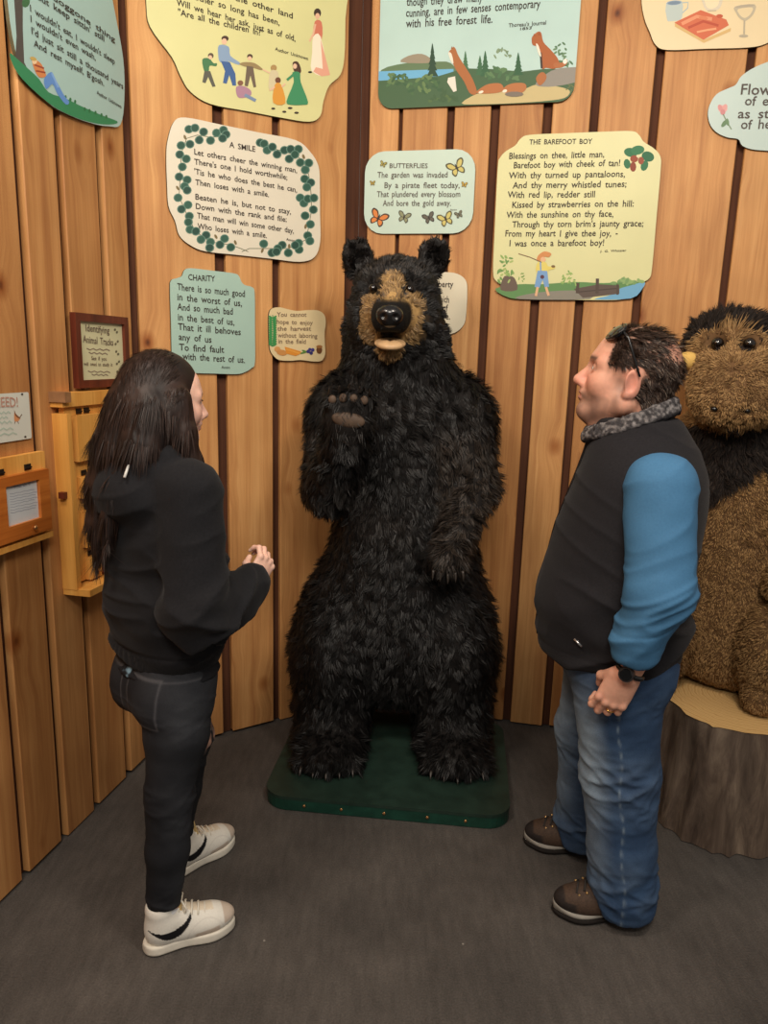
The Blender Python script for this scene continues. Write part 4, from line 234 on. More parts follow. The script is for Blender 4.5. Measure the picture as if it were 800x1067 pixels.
 'butt': {'w':'C','c':(-5790,21900),'board':(200,224,210),'outline':[2330,2450,2290,2703,2173,2932,1992,3113,1763,3230,1510,3270,-1510,3270,-1763,3230,-1992,3113,-2173,2932,-2290,2703,-2330,2450,-2330,820,-2290,567,-2173,338,-1992,157,-1763,40,-1510,0,1510,0,1763,40,1992,157,2173,338,2290,567,2330,820],'lines':[('BUTTERFLIES',-1270,351,2609,2575,157,(92,84,76)),('The garden was invaded',-1781,1197,2244,2188,197,(92,84,76)),('By a pirate fleet today,',-1464,1720,1827,1775,197,(92,84,76)),('That plundered every blossom',-1782,1759,1478,1429,199,(92,84,76)),('And bore the gold away.',-1516,1390,1120,1086,199,(92,84,76)),('Anon',1363,1645,902,899,59,(92,84,76))],'art':{'painted_monarch':[((70,48,36),[-1700,623,-1680,703,-1683,824,-1709,925,-1766,990,-1844,1036,-1911,1052,-1956,1028,-1988,975,-2001,912,-1988,840,-1955,758,-1908,693,-1840,645,-1758,614]),((70,48,36),[-1708,607,-1754,646,-1835,680,-1908,693,-1965,676,-2014,639,-2045,593,-2055,533,-2046,464,-2018,421,-1960,419,-1883,442,-1816,474,-1762,514,-1718,563]),((214,128,60),[-1731,668,-1723,726,-1735,813,-1758,887,-1796,935,-1846,969,-1887,983,-1915,970,-1933,937,-1939,894,-1930,835,-1909,766,-1877,712,-1828,677,-1770,658]),((214,128,60),[-1763,603,-1797,628,-1854,649,-1905,656,-1940,641,-1968,612,-1986,579,-1992,539,-1988,495,-1969,468,-1926,468,-1869,485,-1821,508,-1788,537,-1764,572]),((70,48,36),[-1700,623,-1650,690,-1551,767,-1454,815,-1365,816,-1277,790,-1221,753,-1211,706,-1232,647,-1274,598,-1340,559,-1426,530,-1508,520,-1591,538,-1670,576]),((70,48,36),[-1708,607,-1646,599,-1567,564,-1508,520,-1485,469,-1482,409,-1498,357,-1540,310,-1600,272,-1653,264,-1692,304,-1725,374,-1743,442,-1747,508,-1737,571]),((214,128,60),[-1644,631,-1603,674,-1526,723,-1453,755,-1389,758,-1330,745,-1292,725,-1284,697,-1298,662,-1329,629,-1381,597,-1450,568,-1513,554,-1573,567,-1626,596]),((214,128,60),[-1675,565,-1632,557,-1578,530,-1540,498,-1529,464,-1534,424,-1548,390,-1576,359,-1614,334,-1648,329,-1676,360,-1699,412,-1712,461,-1711,504,-1699,544]),((40,34,30),[-1667,629,-1730,515,-1772,475,-1766,531,-1718,651,-1654,764,-1613,804,-1618,748])],'painted_swallowtail':[((84,80,52),[1564,2556,1511,2621,1412,2697,1316,2746,1231,2751,1149,2728,1098,2694,1091,2649,1116,2592,1159,2543,1225,2505,1310,2474,1389,2463,1467,2477,1539,2511]),((84,80,52),[1572,2540,1514,2534,1441,2503,1389,2463,1370,2414,1372,2357,1391,2306,1434,2261,1494,2223,1545,2214,1579,2251,1605,2317,1617,2382,1616,2444,1602,2505]),((202,190,110),[1510,2565,1467,2607,1391,2656,1319,2689,1258,2694,1202,2683,1167,2665,1162,2638,1178,2604,1210,2572,1262,2540,1330,2510,1391,2495,1447,2506,1495,2532]),((202,190,110),[1544,2501,1504,2494,1455,2470,1421,2441,1413,2408,1420,2370,1436,2337,1465,2307,1503,2281,1535,2276,1559,2305,1578,2354,1587,2401,1583,2442,1568,2480]),((84,80,52),[1564,2556,1538,2632,1533,2748,1549,2844,1599,2904,1670,2945,1731,2959,1775,2935,1810,2882,1826,2823,1819,2754,1794,2677,1755,2617,1694,2573,1619,2545]),((84,80,52),[1572,2540,1613,2576,1687,2606,1755,2617,1810,2599,1859,2562,1891,2517,1905,2460,1901,2395,1878,2355,1824,2354,1749,2378,1684,2410,1630,2450,1585,2498]),((202,190,110),[1590,2598,1578,2654,1583,2736,1599,2806,1632,2850,1676,2881,1714,2893,1741,2880,1761,2848,1770,2807,1765,2751,1750,2686,1725,2635,1681,2604,1627,2587]),((202,190,110),[1624,2534,1655,2558,1707,2576,1754,2581,1788,2566,1817,2538,1836,2506,1845,2468,1844,2426,1828,2400,1788,2402,1733,2420,1687,2443,1653,2471,1628,2505]),((40,34,30),[1578,2582,1633,2466,1642,2412,1600,2452,1531,2562,1477,2678,1468,2731,1510,2692])],'painted_moth':[((76,74,60),[-578,661,-575,718,-594,801,-625,869,-672,907,-732,930,-779,934,-806,913,-821,872,-821,827,-802,779,-769,726,-728,686,-675,660,-615,648]),((76,74,60),[-581,648,-618,670,-677,685,-728,686,-764,668,-793,636,-808,601,-806,559,-791,512,-766,486,-726,491,-677,515,-636,545,-605,578,-581,617]),((140,144,110),[-605,689,-608,730,-627,788,-653,837,-685,866,-724,884,-754,889,-770,877,-779,852,-777,821,-763,782,-738,736,-710,702,-672,684,-630,677]),((140,144,110),[-617,639,-644,653,-686,661,-721,660,-743,646,-758,623,-765,598,-764,570,-755,540,-739,523,-710,528,-673,546,-644,568,-626,591,-614,618]),((76,74,60),[-578,661,-553,712,-496,776,-437,821,-377,832,-314,823,-271,804,-257,772,-264,730,-285,691,-325,657,-379,627,-433,611,-492,614,-551,631]),((76,74,60),[-581,648,-538,650,-479,635,-433,611,-411,578,-401,537,-405,499,-427,462,-462,429,-497,417,-529,441,-560,486,-582,531,-594,576,-595,621]),((140,144,110),[-541,672,-519,707,-473,749,-428,779,-385,789,-343,786,-315,776,-305,758,-310,732,-327,706,-358,678,-401,650,-442,634,-484,636,-524,650]),((140,144,110),[-553,623,-523,622,-483,610,-452,592,-440,569,-438,542,-443,516,-458,492,-480,470,-502,463,-525,481,-549,515,-564,547,-569,577,-566,606]),((40,34,30),[-556,668,-583,583,-606,550,-610,589,-593,678,-566,763,-543,796,-539,756])],'painted_dark_butterfly':[((60,56,50),[489,618,457,665,394,722,332,760,274,767,216,755,179,734,171,704,184,664,211,628,253,599,309,574,362,563,417,569,468,589]),((60,56,50),[493,607,453,606,401,588,362,563,346,530,344,491,353,456,380,423,418,394,452,385,478,409,500,453,513,497,517,539,511,581]),((96,92,80),[452,626,426,658,377,695,330,720,289,727,250,722,225,711,219,693,228,669,247,646,281,621,325,597,366,585,405,589,440,605]),((96,92,80),[472,581,444,579,408,564,383,546,375,524,377,498,386,475,404,453,428,433,450,429,468,447,485,480,494,511,494,539,486,566]),((60,56,50),[489,618,477,672,481,751,499,815,537,855,589,879,632,886,661,867,681,830,688,788,678,741,655,690,624,651,579,623,526,608]),((60,56,50),[493,607,524,629,577,647,624,651,660,636,692,608,711,576,716,536,709,492,690,466,653,468,604,488,561,513,527,542,499,577]),((96,92,80),[509,646,505,684,514,741,530,787,556,816,589,835,616,842,633,832,644,809,648,780,641,742,626,698,605,665,573,645,534,637]),((96,92,80),[529,600,552,615,589,625,621,626,644,614,662,594,672,571,676,544,672,516,660,499,632,502,595,517,565,535,544,556,529,580]),((40,34,30),[500,635,530,553,532,516,506,545,467,624,437,705,435,742,461,713])],'painted_yellow_butterfly':[((90,84,50),[1203,559,1163,619,1083,691,1003,739,930,748,857,733,810,707,800,668,817,617,850,572,905,535,975,503,1043,488,1112,496,1177,521]),((90,84,50),[1209,544,1158,543,1092,520,1043,488,1023,447,1020,397,1032,352,1066,310,1114,273,1158,262,1191,293,1219,349,1235,404,1239,458,1232,512]),((200,190,110),[1156,570,1123,609,1061,656,1001,689,949,697,899,691,868,677,861,654,872,624,896,594,939,563,996,532,1048,516,1097,522,1141,542]),((200,190,110),[1181,512,1146,509,1101,491,1069,467,1059,439,1062,406,1074,376,1096,348,1127,324,1155,318,1178,341,1198,382,1210,422,1209,458,1200,493]),((90,84,50),[1203,559,1187,627,1192,728,1214,810,1262,860,1328,891,1382,899,1419,876,1444,828,1453,775,1442,716,1413,651,1374,600,1317,566,1250,546]),((90,84,50),[1209,544,1247,573,1314,595,1374,600,1420,582,1460,546,1484,506,1491,455,1483,399,1459,365,1412,368,1349,393,1295,425,1251,463,1216,507]),((200,190,110),[1229,594,1223,643,1234,715,1254,774,1287,811,1328,835,1362,843,1384,831,1399,801,1403,765,1394,717,1376,661,1349,618,1309,594,1261,582]),((200,190,110),[1254,536,1282,555,1329,568,1370,569,1399,554,1422,528,1435,499,1440,465,1436,429,1420,408,1385,411,1338,430,1300,453,1273,480,1254,511]),((40,34,30),[1217,580,1255,476,1259,429,1225,466,1175,566,1137,670,1134,717,1167,680])],'painted_small_butterfly':[((74,72,60),[1744,739,1723,770,1682,808,1641,833,1603,838,1565,830,1541,816,1536,796,1545,770,1562,746,1590,727,1627,710,1661,703,1697,707,1731,720]),((74,72,60),[1747,732,1721,731,1687,719,1661,703,1651,682,1650,656,1656,632,1674,611,1699,591,1721,586,1738,601,1753,630,1761,659,1763,687,1759,715]),((110,110,90),[1720,745,1703,766,1671,790,1639,807,1613,811,1587,808,1571,801,1567,789,1573,773,1586,758,1608,742,1637,726,1664,717,1689,720,1712,731]),((110,110,90),[1733,715,1715,713,1692,704,1675,692,1670,677,1672,660,1678,645,1689,630,1705,618,1720,614,1732,626,1742,648,1748,669,1748,687,1743,705]),((74,72,60),[1744,739,1736,775,1738,827,1750,870,1774,896,1808,912,1836,916,1855,904,1869,879,1874,852,1867,821,1853,787,1833,761,1803,743,1768,733]),((74,72,60),[1747,732,1767,747,1802,758,1833,761,1857,751,1877,733,1890,712,1894,685,1889,656,1877,639,1853,640,1820,653,1792,670,1769,689,1751,712]),((110,110,90),[1757,758,1755,783,1760,820,1770,851,1787,870,1808,883,1826,887,1837,880,1845,865,1847,846,1843,821,1833,792,1820,770,1799,757,1774,752]),((110,110,90),[1770,728,1785,737,1810,744,1831,745,1846,737,1858,723,1865,708,1867,691,1865,672,1857,661,1839,663,1815,673,1795,684,1781,698,1771,715]),((40,34,30),[1752,750,1771,697,1773,672,1756,691,1730,743,1710,797,1708,822,1725,802])],'painted_tiny_butterfly':[((90,84,50),[-1542,2766,-1538,2795,-1543,2839,-1556,2875,-1579,2897,-1609,2912,-1633,2916,-1649,2906,-1659,2886,-1661,2863,-1654,2837,-1639,2809,-1620,2787,-1593,2771,-1563,2761]),((90,84,50),[-1544,2760,-1563,2773,-1593,2783,-1620,2787,-1640,2779,-1656,2764,-1666,2747,-1667,2725,-1662,2701,-1650,2686,-1629,2687,-1602,2697,-1579,2710,-1561,2726,-1546,2744]),((170,160,80),[-1555,2782,-1554,2803,-1561,2834,-1572,2860,-1588,2876,-1607,2887,-1623,2891,-1632,2886,-1637,2874,-1638,2858,-1633,2837,-1623,2813,-1609,2794,-1590,2783,-1569,2777]),((170,160,80),[-1564,2757,-1578,2766,-1599,2772,-1617,2773,-1629,2767,-1639,2756,-1644,2744,-1645,2729,-1642,2713,-1634,2704,-1618,2705,-1598,2713,-1582,2722,-1571,2733,-1564,2746]),((90,84,50),[-1542,2766,-1526,2791,-1493,2821,-1460,2841,-1427,2844,-1395,2837,-1373,2825,-1368,2808,-1373,2786,-1387,2767,-1409,2752,-1440,2739,-1469,2734,-1500,2738,-1530,2750]),((90,84,50),[-1544,2760,-1522,2759,-1492,2748,-1469,2734,-1459,2716,-1456,2694,-1460,2675,-1473,2658,-1494,2642,-1512,2638,-1528,2652,-1542,2676,-1551,2700,-1555,2724,-1554,2747]),((170,160,80),[-1522,2770,-1509,2787,-1483,2806,-1457,2819,-1434,2822,-1412,2819,-1398,2813,-1394,2803,-1398,2790,-1408,2777,-1426,2765,-1450,2752,-1472,2746,-1494,2749,-1514,2758]),((170,160,80),[-1531,2746,-1515,2744,-1495,2736,-1480,2725,-1475,2713,-1475,2699,-1479,2686,-1488,2674,-1501,2664,-1513,2662,-1524,2672,-1535,2690,-1541,2708,-1542,2723,-1539,2738]),((40,34,30),[-1530,2769,-1549,2727,-1563,2711,-1563,2731,-1549,2776,-1530,2818,-1517,2834,-1517,2813])],'painted_bud':[((110,90,50),[-1980,2028,-1985,2052,-2002,2084,-2023,2109,-2047,2120,-2073,2124,-2093,2121,-2102,2109,-2103,2091,-2098,2073,-2084,2055,-2065,2036,-2044,2024,-2019,2019,-1993,2019]),((110,90,50),[-1979,2023,-1997,2028,-2023,2029,-2044,2024,-2056,2013,-2064,1998,-2066,1982,-2061,1965,-2049,1947,-2036,1939,-2020,1945,-2003,1959,-1990,1975,-1981,1992,-1976,2010]),((180,160,70),[-1994,2037,-2000,2054,-2014,2076,-2030,2093,-2047,2102,-2065,2105,-2077,2104,-2083,2098,-2083,2087,-2079,2075,-2069,2060,-2054,2044,-2038,2032,-2021,2029,-2003,2030]),((180,160,70),[-1993,2016,-2006,2019,-2024,2018,-2038,2014,-2045,2007,-2049,1996,-2049,1985,-2045,1973,-2038,1962,-2029,1957,-2018,1961,-2005,1972,-1996,1984,-1991,1995,-1990,2007]),((110,90,50),[-1980,2028,-1975,2052,-1960,2083,-1941,2107,-1918,2118,-1891,2120,-1871,2117,-1862,2105,-1860,2087,-1864,2069,-1876,2051,-1895,2033,-1915,2022,-1940,2017,-1965,2019]),((110,90,50),[-1979,2023,-1962,2028,-1937,2027,-1915,2022,-1902,2011,-1893,1995,-1891,1979,-1895,1962,-1906,1945,-1919,1937,-1935,1943,-1952,1958,-1967,1975,-1976,1992,-1982,2010]),((180,160,70),[-1966,2037,-1961,2053,-1947,2075,-1932,2091,-1916,2099,-1899,2102,-1886,2101,-1880,2094,-1879,2083,-1883,2071,-1892,2057,-1906,2041,-1921,2030,-1939,2027,-1957,2029]),((180,160,70),[-1965,2015,-1953,2018,-1935,2017,-1921,2012,-1913,2004,-1909,1993,-1908,1982,-1911,1971,-1918,1960,-1926,1955,-1938,1960,-1951,1971,-1961,1983,-1966,1995,-1969,2007]),((40,34,30),[-1972,2033,-1973,1996,-1978,1980,-1985,1996,-1988,2034,-1987,2071,-1981,2087,-1975,2071])],'painted_gold_bud':[((120,92,40),[1909,1902,1907,1929,1895,1966,1877,1996,1854,2012,1826,2021,1804,2021,1793,2010,1789,1991,1791,1971,1802,1949,1820,1926,1840,1909,1865,1899,1893,1895]),((120,92,40),[1908,1897,1891,1905,1863,1910,1840,1909,1825,1899,1813,1884,1808,1867,1811,1848,1821,1827,1833,1816,1851,1819,1872,1832,1889,1847,1901,1864,1910,1882]),((190,160,60),[1895,1914,1892,1933,1880,1959,1866,1981,1850,1993,1832,2000,1818,2001,1811,1995,1809,1983,1811,1969,1820,1952,1833,1931,1847,1917,1865,1910,1885,1908]),((190,160,60),[1892,1891,1879,1897,1860,1899,1845,1897,1835,1890,1830,1879,1828,1867,1830,1854,1835,1841,1843,1834,1856,1837,1872,1847,1884,1857,1891,1869,1895,1882]),((120,92,40),[1909,1902,1918,1927,1940,1958,1964,1980,1991,1988,2020,1986,2040,1978,2048,1964,2047,1944,2040,1926,2023,1909,2000,1893,1977,1884,1950,1884,1923,1890]),((120,92,40),[1908,1897,1927,1899,1955,1894,1977,1884,1989,1870,1995,1851,1995,1834,1987,1816,1973,1800,1958,1793,1942,1803,1926,1823,1913,1843,1906,1863,1903,1883]),((190,160,60),[1925,1909,1933,1925,1952,1946,1971,1962,1989,1968,2009,1968,2022,1964,2027,1956,2026,1944,2020,1932,2007,1918,1989,1903,1972,1894,1953,1894,1934,1899]),((190,160,60),[1922,1886,1936,1886,1954,1882,1969,1875,1976,1865,1978,1852,1977,1841,1972,1829,1963,1818,1953,1814,1942,1822,1929,1836,1921,1851,1917,1864,1917,1878]),((40,34,30),[1918,1906,1910,1866,1902,1851,1898,1869,1901,1910,1909,1950,1918,1965,1922,1947])]}},
